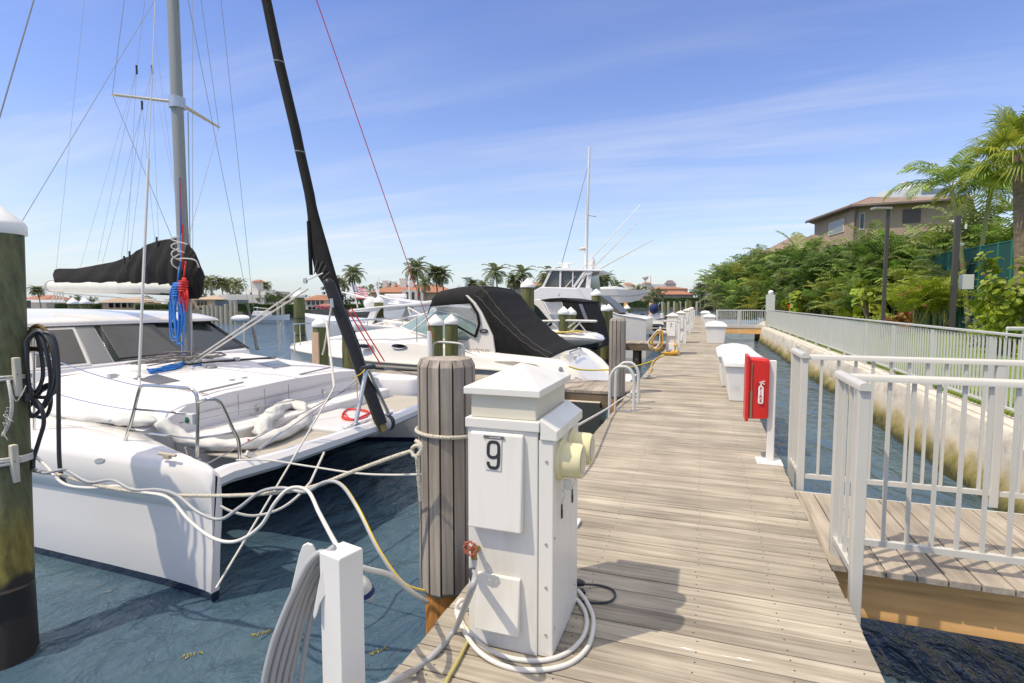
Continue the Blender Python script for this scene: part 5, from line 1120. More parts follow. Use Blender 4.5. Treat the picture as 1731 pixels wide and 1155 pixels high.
ll = MB(); ll.tube(sag(P1(236, 653), PY(60, 595, 3.3), .03), .005, 6); ll.tube(sag(P1(222, 693), PY(50, 650, 3.3), .03), .005, 6); ll.tube([P1(333, 782), PY(100, 715, 3.6)], .005, 6)
ll.tube([PY(58, 560, 3.25), PY(58, 760, 3.25)], .013, 8); ll.build('lifelines', STEEL, CAT, smooth=True)
# far stanchions on the other hull
fr = MB()
for x in (410, 475, 502, 573): pass
for x, y0_, y1_ in ((412, 545, 590), (474, 545, 592), (498, 561, 597)):
    MB().tube([PY(x, y0_, 8.05), PY(x, y1_, 8.05)], .012, 8).build('stanchion', STEEL, CAT, smooth=True)
# sail bundle on the near side deck and trampoline
def bundle(pts, r_, name, label, seed, mat, fold=.12):
    rg_ = random.Random(seed); pp_ = smooth_pts(pts, 8); m = MB(); k0 = len(pp_); n_ = 16
    secs = []
    for i, p_ in enumerate(pp_):
        d_ = (pp_[min(i + 1, k0 - 1)] - pp_[max(i - 1, 0)]).normalized(); a = d_.cross(Vector((0, 0, 1))).normalized(); b_ = a.cross(d_); e_ = min(1, (i + .4) / 4, (k0 - i - .6) / 4)
        secs.append([p_ + (a * math.cos(t_) * 1.25 + b_ * math.sin(t_) * .9) * r_ * e_ * (1 + fold * math.sin(3 * t_ + i * .7) + fold * .7 * math.sin(7 * t_ - i * 1.1) + rg_.uniform(-.03, .03)) for t_ in [2 * math.pi * j / n_ for j in range(n_)]])
    m.loft(secs); return tag(m.build(name, mat, smooth=True, sharp=False), label, 'sail bundle')
SAILW = M('white sailcloth', (.60, .60, .57), .7, var=.10, scale=10, bump=.25)
bundle([PY(50, 700, 3.75), PY(100, 700, 3.72), PY(160, 706, 3.7), PY(220, 710, 3.7), PY(265, 712, 3.72)], .062, 'sail_bundle', 'pale sail bundle lying along the near side deck behind the pulpit', 1, SAILW)
bundle([PY(262, 708, 3.75), PY(290, 728, 3.8), PY(320, 745, 3.85), Z(370, 752, .08), Z(420, 750, .08), Z(470, 735, .09), Z(508, 715, .10), Z(522, 694, .12)], .062, 'sail_bundle', 'long white rolled sail lying across the trampoline', 2, SAILW)
bundle([Z(438, 735, .12), Z(450, 712, .16), Z(470, 692, .18), Z(495, 684, .18), Z(518, 694, .14)], .07, 'sail_bundle', 'crumpled end of white sailcloth heaped on the trampoline', 3, SAILW, .2)
MB().prism([PY(428, 745, 4.0), PY(418, 742, 4.0), PY(419, 747, 4.0)], (0, .004, 0)).build('red_tell_tale', REDROPE, CAT)
dkg = MB(); dkg.prism([PY(100, 727, 3.5), PY(120, 718, 3.6), PY(250, 722, 3.6), PY(150, 731, 3.5)], (0, 0, .003)); 
cl_ = thing('bow_cleat', 'small tan deck cleat on the near bow of the catamaran', 'cleat', PY(280, 775, 3.2))
c_ = Z(283, 775, .235); MB().tube([c_ + Vector((-.09, 0, .03)), c_ + Vector((.09, 0, .03))], .012, 8).obox(c_ + Vector((0, 0, .012)), (.03, 0, 0), (0, .015, 0), (0, 0, .016)).build('horn', M('tan cleat', (.5, .43, .32), .6), cl_, smooth=True)

# ============================================================ cream express cruiser behind the first pier
CR = thing('motor_cruiser', 'cream motor cruiser with black canvas cockpit cover behind the finger pier', 'motor boat', (-6, 12.6, WATER))
YC = 12.6
def boat_hull(name, st, par, mat, yc, smooth=True, sharp=45, flip=False):
    """st rows: x, b_rub, z_rub, b_deck, z_deck, b_in, z_in, b_wl, z_keel"""
    secs = []
    for x, b1, z1, b2, z2, b3, z3, bw, zk in st:
        near = [(yc, zk), (yc - bw * .6, zk + .15), (yc - bw, -.86), (yc - (bw + b1) / 2 - .02, (z1 - .86) / 2), (yc - b1, z1 - .03), (yc - b1 - .03, z1), (yc - b1, z1 + .04), (yc - (b1 + b2) / 2, (z1 + z2) / 2 + .02), (yc - b2, z2 - .02), (yc - b2 + .05, z2), (yc - b3 - .02, z2 + .01), (yc - b3 + .05, z3), (yc, z3 + .04)]
        secs.append([(x, y, z) for y, z in near] + [(x, 2 * yc - y, z) for y, z in reversed(near[1:-1])])
    return MB().loft(secs).build(name, mat, par, smooth=smooth, sharp=sharp)
CRS = [(-11.15, .02, .20, .02, .23, .01, .24, .01, -.3), (-10.9, .28, .19, .22, .26, .1, .29, .08, -.8), (-10.2, .78, .17, .68, .34, .45, .40, .35, -1.1), (-9.2, 1.22, .14, 1.12, .43, .85, .56, .75, -1.2), (-8.2, 1.5, .11, 1.42, .50, 1.1, .72, 1.1, -1.3), (-7.2, 1.66, .08, 1.58, .54, 1.25, .82, 1.3, -1.3), (-6.2, 1.72, .06, 1.62, .54, 1.35, .80, 1.4, -1.3), (-5.3, 1.74, .04, 1.64, .46, 1.45, .55, 1.45, -1.3), (-4.4, 1.74, .02, 1.64, .37, 1.5, .38, 1.45, -1.3), (-3.4, 1.72, -.02, 1.60, .30, 1.5, .31, 1.42, -1.3), (-2.9, 1.68, -.05, 1.54, .26, 1.45, .24, 1.4, -1.25), (-2.7, 1.66, -.09, 1.52, .18, 1.30, .10, 1.4, -1.2), (-2.45, 1.62, -.20, 1.50, .0, 1.28, -.12, 1.38, -1.2), (-2.25, 1.58, -.34, 1.46, -.2, 1.25, -.32, 1.35, -1.15), (-2.1, 1.5, -.48, 1.4, -.40, 1.2, -.44, 1.3, -1.1)]
boat_hull('hull', CRS, CR, GEL2, YC)
MB().tube([(x, YC - b1 - .03, z1) for x, b1, z1, *r in CRS[1:-1]], .03, 8).build('rub_rail', M('cream rub rail', (.62, .58, .5), .4), CR, smooth=True)
# dark grey bar along the gap between hull and pier
MB().tube([(-7.6, 10.35, .05), (-6.2, 10.35, .02), (-5.2, 10.36, .0), (-4.6, 10.36, -.01)], .055, 10).build('dark_bar', M('dark grey tube', (.13, .13, .12), .5), CR, smooth=True)
for px_ in (618, 676):
    c = PY(px_, 585.5, 10.98); ring = [c + Vector((.19 * math.cos(a), 0, .055 * math.sin(a))) for a in [2 * math.pi * i / 24 for i in range(24)]]
    pt = MB().prism([p_ + Vector((0, -.03, 0)) for p_ in ring], (0, .05, 0)).build('porthole', DGLASS, CR)
    MB().tube([p_ + Vector((0, -.035, 0)) for p_ in ring], .014, 6, close=True).build('porthole_rim', STEEL, pt, smooth=True)
# stern: transom door, swim platform
MB().box(-2.02, -1.55, YC - 1.35, YC + 1.35, -.42, -.34).build('swim_platform', GEL2, CR, bevel=.03, seg=3)
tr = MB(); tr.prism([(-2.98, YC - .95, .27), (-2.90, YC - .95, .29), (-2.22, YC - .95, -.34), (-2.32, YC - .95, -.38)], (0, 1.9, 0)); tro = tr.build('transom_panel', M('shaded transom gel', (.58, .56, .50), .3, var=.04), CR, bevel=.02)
text('SONS', .30, M('silver blue lettering', (.16, .18, .24), .4), frame(Vector((-2.72, YC - .15, .135)), (0, 1, 0), (-.68, 0, .63)), tro, 'stern_lettering', ext=.004, shear=.3)
MB().tube([(-2.78, YC - .75, .30), (-2.80, YC - .75, .36), (-2.80, YC + .35, .36), (-2.78, YC + .35, .30)], .018, 8).build('stern_rail', STEEL, CR, smooth=True)
for p_, r_ in (((948, 624), .05),): MB().lathe([(r_, 0), (r_, .01), (0, .012)], 16, PY(*p_, 10.98) + Vector((0, -.01, 0)), axis=(0, -1, .1)).build('fuel_cap', STEEL, CR, smooth=True)
c = PY(936, 632, 10.92); MB().tube([c + Vector((-.16, 0, .05)), c + Vector((.16, 0, .0))], .018, 8).tube([c + Vector((-.07, .03, -.03)), c + Vector((-.05, 0, .04))], .016, 8).tube([c + Vector((.07, .03, -.05)), c + Vector((.07, 0, .02))], .016, 8).build('mooring_cleat', STEEL, CR, smooth=True)
# shaded scoop along the quarter
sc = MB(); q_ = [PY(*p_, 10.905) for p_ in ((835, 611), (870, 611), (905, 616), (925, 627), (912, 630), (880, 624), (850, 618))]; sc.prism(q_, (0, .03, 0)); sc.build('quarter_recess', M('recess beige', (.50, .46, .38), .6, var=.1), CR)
# windscreen
WS = M('teal tinted screen', (.30, .42, .40), .08, alpha=.62, spec=.8); CLR = M('clear curtain vinyl', (.50, .52, .52), .12, alpha=.42, spec=.7)
bot = [(-4.75, 1.48, .58), (-5.6, 1.46, .62), (-6.5, 1.28, .78), (-7.1, .75, .86), (-7.3, 0, .90)]; topp = [(-4.75, 1.42, 1.00), (-5.3, 1.38, 1.20), (-5.9, 1.15, 1.28), (-6.2, .65, 1.33), (-6.3, 0, 1.35)]
def both(L_): return [(x, YC - b_, z) for x, b_, z in L_] + [(x, YC + b_, z) for x, b_, z in reversed(L_[:-1])]
B_, T_ = [Vector(p_) for p_ in both(bot)], [Vector(p_) for p_ in both(topp)]
ws = MB(); ws.loft([[B_[i], T_[i], T_[i] + Vector((.012, 0, -.004)), B_[i] + Vector((.012, 0, -.004))] for i in range(len(B_))]); wso = ws.build('windscreen', WS, CR)
wf_ = MB(); wf_.tube(T_, .022, 8); wf_.tube(B_, .018, 8)
for i in (0, 2, 3, 5, 6, 8): wf_.tube([B_[i], T_[i]], .018, 6)
wf_.build('screen_frame', GEL2, wso, smooth=True)
# canopy
def arch(x, b_, zs, zt, zb, n_=14, tilt=0.0):
    o_ = []
    for i in range(n_ + 1):
        t_ = i / n_; a = math.pi * t_; cx_ = math.copysign(abs(math.cos(a)) ** .55, math.cos(a)); sz = abs(math.sin(a)) ** .75
        o_.append((x + tilt * t_, YC - b_ * cx_, zs + (zt - zs) * sz))
    return [(x + .0, YC - b_ - .02, zb)] + o_ + [(x + tilt, YC + b_ + .02, zb)]
can = MB(); A_ = [arch(-5.97, 1.28, 1.44, 1.68, 1.38), arch(-5.84, 1.34, 1.50, 1.78, 1.40), arch(-5.4, 1.42, 1.55, 1.85, 1.43), arch(-5.0, 1.48, 1.55, 1.86, 1.45), arch(-4.76, 1.5, 1.52, 1.83, 1.46)]
def shell(L_, th=.018):
    m = MB(); n_ = len(L_[0]); k = len(m.v)
    m.loft([[Vector(p_) for p_ in s_] + [Vector(p_) - Vector((0, (1 if p_[1] > YC else -1) * th * .7, th)) for p_ in reversed(s_)] for s_ in L_]); return m
shell(A_).build('canopy_top', CANVAS, CR, smooth=True, sharp=60)
def archs(xt, xb, b_, zs, zt, zb):
    L_ = arch(xt, b_, zs, zt, zb); o_ = []
    for k, (x, y, z) in enumerate(L_):
        f = max(0, min(1, (zs - z) / max(.01, zs - zb))); o_.append((xt + (xb - xt) * f, y, z))
    lo = []                                             # drop the side curtains in three steps so they can hang straight
    def mid(p_, q_, f): return tuple(a + (b - a) * f for a, b in zip(p_, q_))
    return [o_[0], mid(o_[0], o_[1], .35), mid(o_[0], o_[1], .7)] + o_[1:-1] + [mid(o_[-1], o_[-2], .7), mid(o_[-1], o_[-2], .35), o_[-1]]
B2 = [archs(-4.78, -4.30, 1.5, 1.52, 1.84, .33), archs(-4.62, -4.15, 1.51, 1.42, 1.72, .325), archs(-4.4, -3.95, 1.51, 1.18, 1.42, .32), archs(-4.1, -3.7, 1.5, .93, 1.08, .31), archs(-3.8, -3.45, 1.49, .68, .79, .30), archs(-3.45, -3.2, 1.47, .45, .52, .27), archs(-3.1, -2.95, 1.42, .27, .33, .21)]
wr_ = []
for i in range(len(B2) - 1):
    for k in range(5):
        t_ = k / 5; wr_.append([Vector(a).lerp(Vector(b_), t_) + Vector((0, -.012 * math.sin(j * 2.3 + (i + t_) * 4.0), .012 * math.sin((i + t_) * 9 + j * .9))) * (1 if 0 < j < 19 else 0) for j, (a, b_) in enumerate(zip(B2[i], B2[i + 1]))])
wr_.append(B2[-1]); shell(wr_).build('cockpit_cover', CANVAS, CR, smooth=True, sharp=70)
sm = MB(); sm.tube([Vector(s_[7]) + Vector((0, -.004, .006)) for s_ in wr_], .006, 5); sm.tube([Vector(s_[4]) + Vector((0, -.012, .004)) for s_ in wr_], .005, 5); sm.build('cover_seam', M('seam beige', (.17, .16, .13), .8), CR, smooth=True)
# clear curtains between windscreen and canopy, with black frame strips
for sg_ in (-1, 1):
    cl = MB(); cl.loft([[(-5.96, YC + sg_ * 1.28, 1.44), (-5.9, YC + sg_ * 1.17, 1.28), (-5.91, YC + sg_ * 1.16, 1.28), (-5.97, YC + sg_ * 1.27, 1.44)], [(-5.4, YC + sg_ * 1.43, 1.46), (-5.3, YC + sg_ * 1.40, 1.19), (-5.3, YC + sg_ * 1.39, 1.19), (-5.4, YC + sg_ * 1.42, 1.46)], [(-4.9, YC + sg_ * 1.5, 1.46), (-4.75, YC + sg_ * 1.5, .98), (-4.75, YC + sg_ * 1.49, .98), (-4.9, YC + sg_ * 1.49, 1.46)], [(-4.7, YC + sg_ * 1.51, 1.30), (-4.62, YC + sg_ * 1.51, .62), (-4.62, YC + sg_ * 1.50, .62), (-4.7, YC + sg_ * 1.50, 1.30)]])
    cl.build('clear_curtain', CLR, CR)
# radar arch strips with black hem: near and far side
for sg_, yy_ in ((-1, 11.03), (1, 14.17)):
    ap = [PY(*p_, 11.03) for p_ in ((742, 603), (775, 583), (803, 569), (811, 548), (808, 528), (797, 512), (785, 500), (789, 499), (803, 512), (815, 530), (833, 568), (838, 606))]
    MB().prism([Vector((p_.x, yy_, p_.z)) for p_ in ap], (0, .07, 0)).build('arch_panel', GEL2, CR, bevel=.01)
    hm = [PY(*p_, 10.99) for p_ in ((785, 501), (797, 514), (807, 530), (810, 548), (803, 570))]
    MB().tube([Vector((p_.x, yy_ + sg_ * .035, p_.z)) for p_ in hm], .03, 6).build('curtain_hem', CANVAS, CR, smooth=True)
    h2 = [PY(*p_, 10.99) for p_ in ((803, 569), (780, 556), (768, 549))]
    MB().tube([Vector((p_.x, yy_ + sg_ * .03, p_.z)) for p_ in h2], .025, 6).build('curtain_hem', CANVAS, CR, smooth=True)
    MB().tube([(-5.96, YC + sg_ * 1.28, 1.45), (-6.12, YC + sg_ * 1.17, 1.2)], .014, 6).build('curtain_hem', CANVAS, CR, smooth=True)
text('Sundancer', .125, M('grey script', (.20, .17, .15), .5), frame(PY(807, 591.5, 10.95) + Vector((0, -.006, 0)), (1, 0, -.03), (0, 0, 1)), CR, 'side_lettering', ext=.002, shear=.35, xs=1.12)
c = PY(818, 560, 11.02); MB().prism([c + Vector((.10 * math.cos(a), -.012, .05 * math.sin(a) - .0)) for a in [2 * math.pi * i / 20 for i in range(20)]], (0, .02, 0)).build('oval_badge', RUBBER, CR)
text('SR', .07, STEEL, frame(c + Vector((0, -.014, -.0)), (1, 0, 0), (0, 0, 1)), CR, 'badge_lettering', ext=.001, xs=1.4)
text('SeaRay', .09, M('grey script', (.2, .17, .15), .5), frame(PY(800, 607, 10.93), (1, 0, -.15), (0, 0, 1)), CR, 'model_lettering', ext=.001, shear=.3)
MB().tube([PY(785, 592, 10.95), PY(819, 607, 10.93)], .012, 6).build('boat_hook', GALV, CR, smooth=True)
c = PY(780, 487, 12.0); MB().prism([PY(*p_, 11.6) for p_ in ((770, 490), (772, 484), (778, 482), (774, 486), (775, 492), (778, 497))], (0, .02, 0)).build('canopy_patch', WHITE, CR)
# bow rail
br_ = MB(); rl = []
for x, b_ in ((-10.95, .12), (-10.3, .62), (-9.3, 1.05), (-8.3, 1.33), (-7.2, 1.5), (-6.2, 1.56)):
    z_ = .80 + (x + 10.95) * .06; rl.append(Vector((x, YC - b_, z_ + .05)))
    if x != -7.2: br_.tube([Vector((x, YC - b_, .3)), Vector((x, YC - b_, z_ + .05))], .012, 6)
    br_.tube([Vector((x, YC + b_, .4)), Vector((x, YC + b_, z_ + .05))], .012, 6)
br_.tube(rl, .015, 8); br_.tube([Vector((p_.x, 2 * YC - p_.y, p_.z)) for p_ in rl], .015, 8); br_.tube([rl[0], Vector((rl[0].x - .1, YC, rl[0].z)), Vector((rl[0].x, 2 * YC - rl[0].y, rl[0].z))], .015, 8)
br_.build('bow_rail', STEEL, CR, smooth=True)
# pier-side ladder rails by the piles
pr = MB(); pr.tube(smooth_pts([PY(731, 604, 10.0), PY(732, 588, 10.0), PY(737, 579, 10.0), PY(760, 579, 10.0), PY(780, 582, 10.0), PY(784, 590, 10.0), PY(784, 606, 10.0)], 4), .022, 8); pr.tube([PY(733, 603, 10.0), PY(784, 606, 10.0)], .016, 6)
to_ = thing('pier_handrail', 'low bent steel handrail on the first finger pier, in front of the two piles', 'handrail', PY(757, 605, 10.0)); pr.build('rail', GALV, to_, smooth=True)
q_ = PY(726, 560, 9.9); st_ = thing('white_stub_post', 'slim white stub post with a dark hole where the long red line ends', 'post', (q_.x, q_.y, 0)); MB().tube([(q_.x, q_.y, 0.001), (q_.x, q_.y, q_.z)], .05, 14).build('tube', WHITE, st_, smooth=True); MB().lathe([(.016, 0), (.016, .003)], 10, (q_.x + .01, q_.y - .05, .2), axis=(0, -1, 0)).build('hole', BLACK, st_)
q_ = PY(535, 565, 9.2); q2_ = PY(534, 600, 9.2)
st_ = thing('timber_stub', 'bleached timber stub standing in front of the short green capped pile', 'post', (q_.x, q_.y, 0)); MB().box(q_.x - .07, q_.x + .09, q_.y - .07, q_.y + .07, -1.6, PY(535, 562, 9.2).z).build('post', M('pale raw timber', (.60, .44, .30), .8, var=.2, scale=12, stretch=(1, 1, .1)), st_)

# small dark-hulled skiff tucked before the first pier
sk = thing('skiff', 'small dark hulled skiff with cream gunwale tucked against the first pier', 'boat', (-2.3, 8.2, WATER))
gz = -.22
ed = [Z(*p_, gz) for p_ in ((900, 664), (934, 672), (960, 676.5), (983, 677.5), (1005, 676), (1028, 671.5))]
bk = [Vector((p_.x, 8.78, gz)) for p_ in ed]
secs = []
for i, (a, b_) in enumerate(zip(ed, bk)):
    lowy = a.lerp(b_, .25 + .05 * i); low = Vector((a.x * .85 + .15 * -1.6, lowy.y, -.98)); secs.append([a, a + Vector((0, 0, .03)), b_ + Vector((0, 0, .03)), b_, Vector((b_.x, b_.y, -1.0)), low, a.lerp(low, .45) + Vector((0, -.02, 0))])
MB().loft(secs).build('hull', M('dark olive gelcoat', (.045, .046, .036), .22, coat=.4, var=.2, scale=2), sk, smooth=True, sharp=35)
MB().tube([p_ + Vector((0, -.01, .02)) for p_ in ed], .022, 8).build('gunwale', GEL2, sk, smooth=True)
MB().prism([p_ + Vector((0, .02, .034)) for p_ in ed] + [p_ + Vector((0, 0, .034)) for p_ in reversed(bk)], (0, 0, .01)).build('deck', M('cream skiff deck', (.66, .58, .48), .6), sk)

# ============================================================ generic distant boats
def outboard(p_, h_, mat, par, name='outboard'):
    m = MB(); m.loft([[p_ + Vector((x * .12 * k, y * .12 * k, z)) for x, y in ((-1, -.8), (.6, -.9), (1, 0), (.6, .9), (-1, .8))] for z, k in ((0, .6), (.1 * h_, 1), (.5 * h_, 1.1), (.62 * h_, .7))]); m.beam(p_ + Vector((0, 0, 0)), p_ - Vector((0, 0, .6)), .08, .08)
    return m.build(name, mat, par, smooth=True)
def simple_hull(par, x0_, x1_, yc, b_, zr, mat, zbow=None, name='hull', bow='left', boot=None):
    """pointed hull along X with flared bow"""
    n_ = 9; secs = []; zb = zbow if zbow is not None else zr + .35
    for i in range(n_):
        t_ = i / (n_ - 1); x = x0_ + (x1_ - x0_) * t_; k = 1 - (1 - min(1, t_ * 1.9)) ** 2.0 if t_ < .53 else 1 - .08 * (t_ - .53) * 2
        k = max(.02, k); bb = b_ * k; z_ = zb + (zr - zb) * min(1, t_ * 1.5) ** .8; xo = (1 - min(1, t_ * 3)) * .5 * (1 if x1_ > x0_ else -1)
        near = [(yc, WATER - .3, xo), (yc - bb * .6, WATER - .1, xo), (yc - bb * .78, WATER + .15, xo * .8), (yc - bb * .98, z_ - .12, .1 * xo), (yc - bb, z_ - .05, 0), (yc - bb, z_, 0), (yc - bb + .08 * k, z_ + .02, 0), (yc, z_ + .05, 0)]
        secs.append([(x + o_, y, z) for y, z, o_ in near] + [(x + o_, 2 * yc - y, z) for y, z, o_ in reversed(near[1:-1])])
    return MB().loft(secs).build(name, mat, par, smooth=True, sharp=40)
# second cruiser: black bimini and tender
C2 = thing('motor_cruiser', 'second cruiser with black bimini and clear side curtains behind the first', 'motor boat', (-6, 17.2, WATER))
simple_hull(C2, -11.5, -3.7, 17.4, 1.6, .55, GEL2, .9)
Yn2 = 15.9
cbx = MB(); cbx.prism([PY(*p_, Yn2) for p_ in ((900, 590), (900, 507), (912, 506), (918, 514), (935, 545), (962, 580), (965, 592))], (0, .12, 0)); cbx.build('side_panel', GEL2, C2, bevel=.02)
MB().prism([PY(*p_, Yn2 - .02) for p_ in ((901, 513), (910, 520), (925, 538), (934, 548), (930, 552), (901, 542))], (0, .05, 0)).build('side_window', TINT, C2)
q_ = [PY(*p_, Yn2 + .1) for p_ in ((912, 506), (950, 503), (988, 510), (983, 515), (960, 514), (948, 508), (922, 512))]
bt = MB(); bt.prism([PY(*p_, Yn2 + .1) for p_ in ((912, 507), (930, 504.5), (950, 503.5), (988, 509.5), (986, 513), (950, 509), (922, 511))], (0, 2.6, .0)); bt.build('bimini', CANVAS, C2, bevel=.02)
MB().prism([PY(*p_, Yn2 + .25) for p_ in ((922, 512), (948, 509), (951, 522), (958, 545), (948, 548), (930, 530))], (0, .03, 0)).build('clear_curtain', CLR, C2)
MB().prism([PY(*p_, Yn2 + .12) for p_ in ((949, 509), (986, 512), (1000, 545), (1010, 592), (960, 585), (956, 540))], (0, 2.4, 0)).build('aft_curtain', CANVAS, C2, bevel=.04)
MB().prism([PY(*p_, Yn2 + .09) for p_ in ((978, 514), (984, 514), (996, 545), (990, 545))], (0, .03, 0)).build('curtain_window', M('grey vinyl', (.16, .18, .22), .15), C2)
T2 = thing('tender', 'white tender with rails and a yellow strap on the stern of the second cruiser', 'tender', (-4, 15.2, 0))
td = MB(); secs = []
for x, zt_2, zb_2, k in ((905, 560, 584, 1), (935, 558, 586, 1), (970, 561, 586, 1), (995, 566, 583, .85), (1008, 571, 580, .6), (1013, 576, 578, .2)):
    a, b_ = PY(x, zt_2, 14.9), PY(x, zb_2, 14.9); secs.append([a + Vector((0, .5 * (1 - k), 0)), a + Vector((0, 1.3 - .5 * (1 - k), 0)), b_ + Vector((0, 1.1 - .4 * (1 - k), .0)), b_ + Vector((0, .15 + .4 * (1 - k), 0)), a.lerp(b_, .55) + Vector((0, -.08 + .5 * (1 - k), 0)), a.lerp(b_, .35) + Vector((0, -.1 + .5 * (1 - k), 0))])
td.loft(secs).build('hull', GEL, T2, smooth=True, sharp=35)
MB().loft([[Vector(s_[3]) + Vector((0, -.02, 0)), Vector(s_[2]), Vector(s_[2]) - Vector((0, 0, .12)), Vector(s_[3]) - Vector((0, -.1, .12))] for s_ in secs[:-1]]).build('bottom', RUBBER, T2)
tr_ = MB(); tr_.tube([PY(915, 543, 14.9), PY(960, 542, 14.9), PY(1008, 543, 14.9)], .03, 8); tr_.tube([PY(915, 543, 14.9), PY(915, 543, 15.9), PY(1006, 543.5, 15.9), PY(1008, 543, 14.9)], .03, 8)
for a, b_ in (((930, 544), (922, 552)), ((973, 544), (950, 562)), ((982, 544), (963, 563)), ((978, 545), (992, 563))): tr_.tube([PY(*a, 14.9), PY(*b_, 15.0)], .022, 6)
tr_.build('rack', WHITE, T2, smooth=True)
MB().tube([PY(940, 562, 14.85), PY(958, 562, 14.82), PY(975, 560, 14.85), PY(985, 562, 14.9)], .028, 6).build('yellow_strap', YEL, T2, smooth=True)
# boat with the long hardtop seen through the rigging
C3 = thing('hardtop_boat', 'white hardtop boat with radar bar, dome and long roof behind the cruiser windscreen', 'motor boat', (-11, 18, WATER))
simple_hull(C3, -15.5, -7.5, 18.2, 1.7, .6, GEL, 1.0)
Y3 = 16.8; W3 = 2.6
MB().prism([PY(*p_, Y3) for p_ in ((588, 526), (592, 523), (640, 518), (690, 513), (742, 506), (744, 510), (700, 517), (640, 521), (590, 528))], (0, W3, 0)).build('hardtop', GEL, C3, bevel=.03)
for yy_ in (Y3 + .05, Y3 + W3 - .15): MB().prism([PY(*p_, Y3) + Vector((0, yy_ - Y3, 0)) for p_ in ((627, 521), (641, 520), (634, 530), (625, 556), (624, 568), (610, 570), (616, 545))], (0, .12, 0)).build('arch_leg', GEL, C3, bevel=.02)
MB().tube([PY(635, 548, Y3), PY(720, 530, Y3)], .03, 6).tube([PY(690, 520, Y3), PY(712, 532, Y3)], .03, 6).tube([PY(690, 520, Y3), PY(694, 533, Y3)], .03, 6).build('roof_strut', GEL, C3, smooth=True)
MB().prism([PY(*p_, Y3 + .4) for p_ in ((640, 552), (672, 545), (672, 560), (640, 562))], (0, .03, 0)).build('side_screen', WS, C3)
c = PY(627, 513, Y3 + 1.2); MB().ball(c, .28, sc=(1, 1, .95), n=16).build('dome', GEL, C3, smooth=True)
c = PY(669, 512, Y3 + 1.2); MB().loft([[c + Vector((x * k, y * k, z)) for x, y in ((-.22, -.16), (.22, -.16), (.22, .16), (-.22, .16))] for z, k in ((-.06, 1.2), (.08, .8))]).build('radar_base', GEL, C3, bevel=.03)
MB().obox(c + Vector((0, 0, .26)), (.46, 0, 0), (0, .07, 0), (0, 0, .075)).build('radar_bar', GEL, C3, bevel=.03)
MB().tube([PY(640, 470, Y3 + 1), PY(641, 515, Y3 + 1)], .018, 6).tube([PY(691, 472, Y3 + 1), PY(692, 510, Y3 + 1)], .018, 6).tube([PY(634, 480, Y3 + 1), PY(644, 514, Y3 + 1)], .05, 8).tube([PY(578, 494, Y3 + 1), PY(620, 504, Y3 + 1)], .03, 6).tube([PY(640, 499, Y3 + 1), PY(662, 506, Y3 + 1)], .03, 6).build('antenna', GEL, C3, smooth=True)
# flag on its staff
FG = thing('national_flag', 'red, white and blue striped flag on a slanting white staff', 'flag', PY(606, 520, 18.5))
MB().tube([PY(605, 520, 18.5), PY(593, 478, 18.5)], .02, 8).build('staff', WHITE, FG, smooth=True)
TLq, BLq, TRq, BRq = PY(593.5, 480, 18.5), PY(598, 506, 18.5), PY(617, 489, 18.5), PY(626, 504, 18.5)
def fl_pt(u, v):
    p_ = (TLq.lerp(TRq, u)).lerp(BLq.lerp(BRq, u), v); return p_ + Vector((0, .05 * math.sin(u * 9 + v * 2), .02 * math.sin(u * 8)))
fm_ = {0: MB(), 1: MB(), 2: MB()}
nu, nv = 14, 13
for i in range(nu):
    for j in range(nv):
        cdx = 2 if (i < 6 and j < 7) else (0 if j % 2 == 0 else 1)
        a, b_, c, d_ = fl_pt(i / nu, j / nv), fl_pt((i + 1) / nu, j / nv), fl_pt((i + 1) / nu, (j + 1) / nv), fl_pt(i / nu, (j + 1) / nv)
        n_ = Vector((0, .006, 0)); fm_[cdx].add([a, b_, c, d_, a + n_, b_ + n_, c + n_, d_ + n_], [(0, 1, 2, 3), (7, 6, 5, 4)])
fm_[0].build('red_stripe', M('flag red', (.55, .03, .05), .8), FG); fm_[1].build('white_stripe', M('flag white', (.75, .74, .72), .8), FG); cn = fm_[2].build('blue_canton', M('flag blue', (.04, .07, .20), .8), FG)
s5 = MB()
for i in range(5):
    for j in range(6): c = fl_pt((i + .7 + (j % 2) * .4) / nu, (j + .6) / nv) - Vector((0, .01, 0)); s5.lathe([(.016, 0), (.016, .003)], 5, c, axis=(0, -1, 0))
s5.build('stars', M('flag white', (.75, .74, .72), .8), cn)
# sportfishing yacht
YA = thing('sportfishing_yacht', 'tall white flybridge yacht with mast and outriggers', 'yacht', (-8, 29, WATER))
YY = 27.6
simple_hull(YA, -19, -5.2, 29.4, 2.1, .9, GEL, 1.9)
pyl = lambda L_, Y: [PY(*p_, Y) for p_ in L_]
MB().prism(pyl(((900, 493), (914, 485), (994, 487), (1000, 513), (1000, 545), (900, 545)), YY), (0, 3.4, 0)).build('deckhouse', GEL, YA, bevel=.05)
MB().prism(pyl(((916, 485), (932, 457), (994, 457), (997, 487)), YY + .2), (0, 3.0, 0)).build('flybridge', M('flybridge glass', (.10, .11, .11), .15, var=.2, scale=1), YA)
MB().prism(pyl(((922, 455), (927, 454), (1018, 456), (1019, 459), (926, 458)), YY), (0, 3.5, 0)).build('hardtop', GEL, YA, bevel=.03)
for a, b_, w in (((918, 486), (932, 457), .10), ((947, 486), (948, 457), .10), ((968, 486), (969, 457), .06), ((970, 486), (990, 458), .16), ((977, 487), (995, 458), .14), ((994, 487), (997, 458), .24)): MB().beam(PY(*a, YY + .12), PY(*b_, YY + .12), w, .12).build('flybridge_pillar', GEL, YA, bevel=.01)
MB().prism(pyl(((976, 486), (1000, 487), (1003, 518), (990, 505)), YY - .05), (0, .2, 0)).build('ladder_panel', GEL, YA)
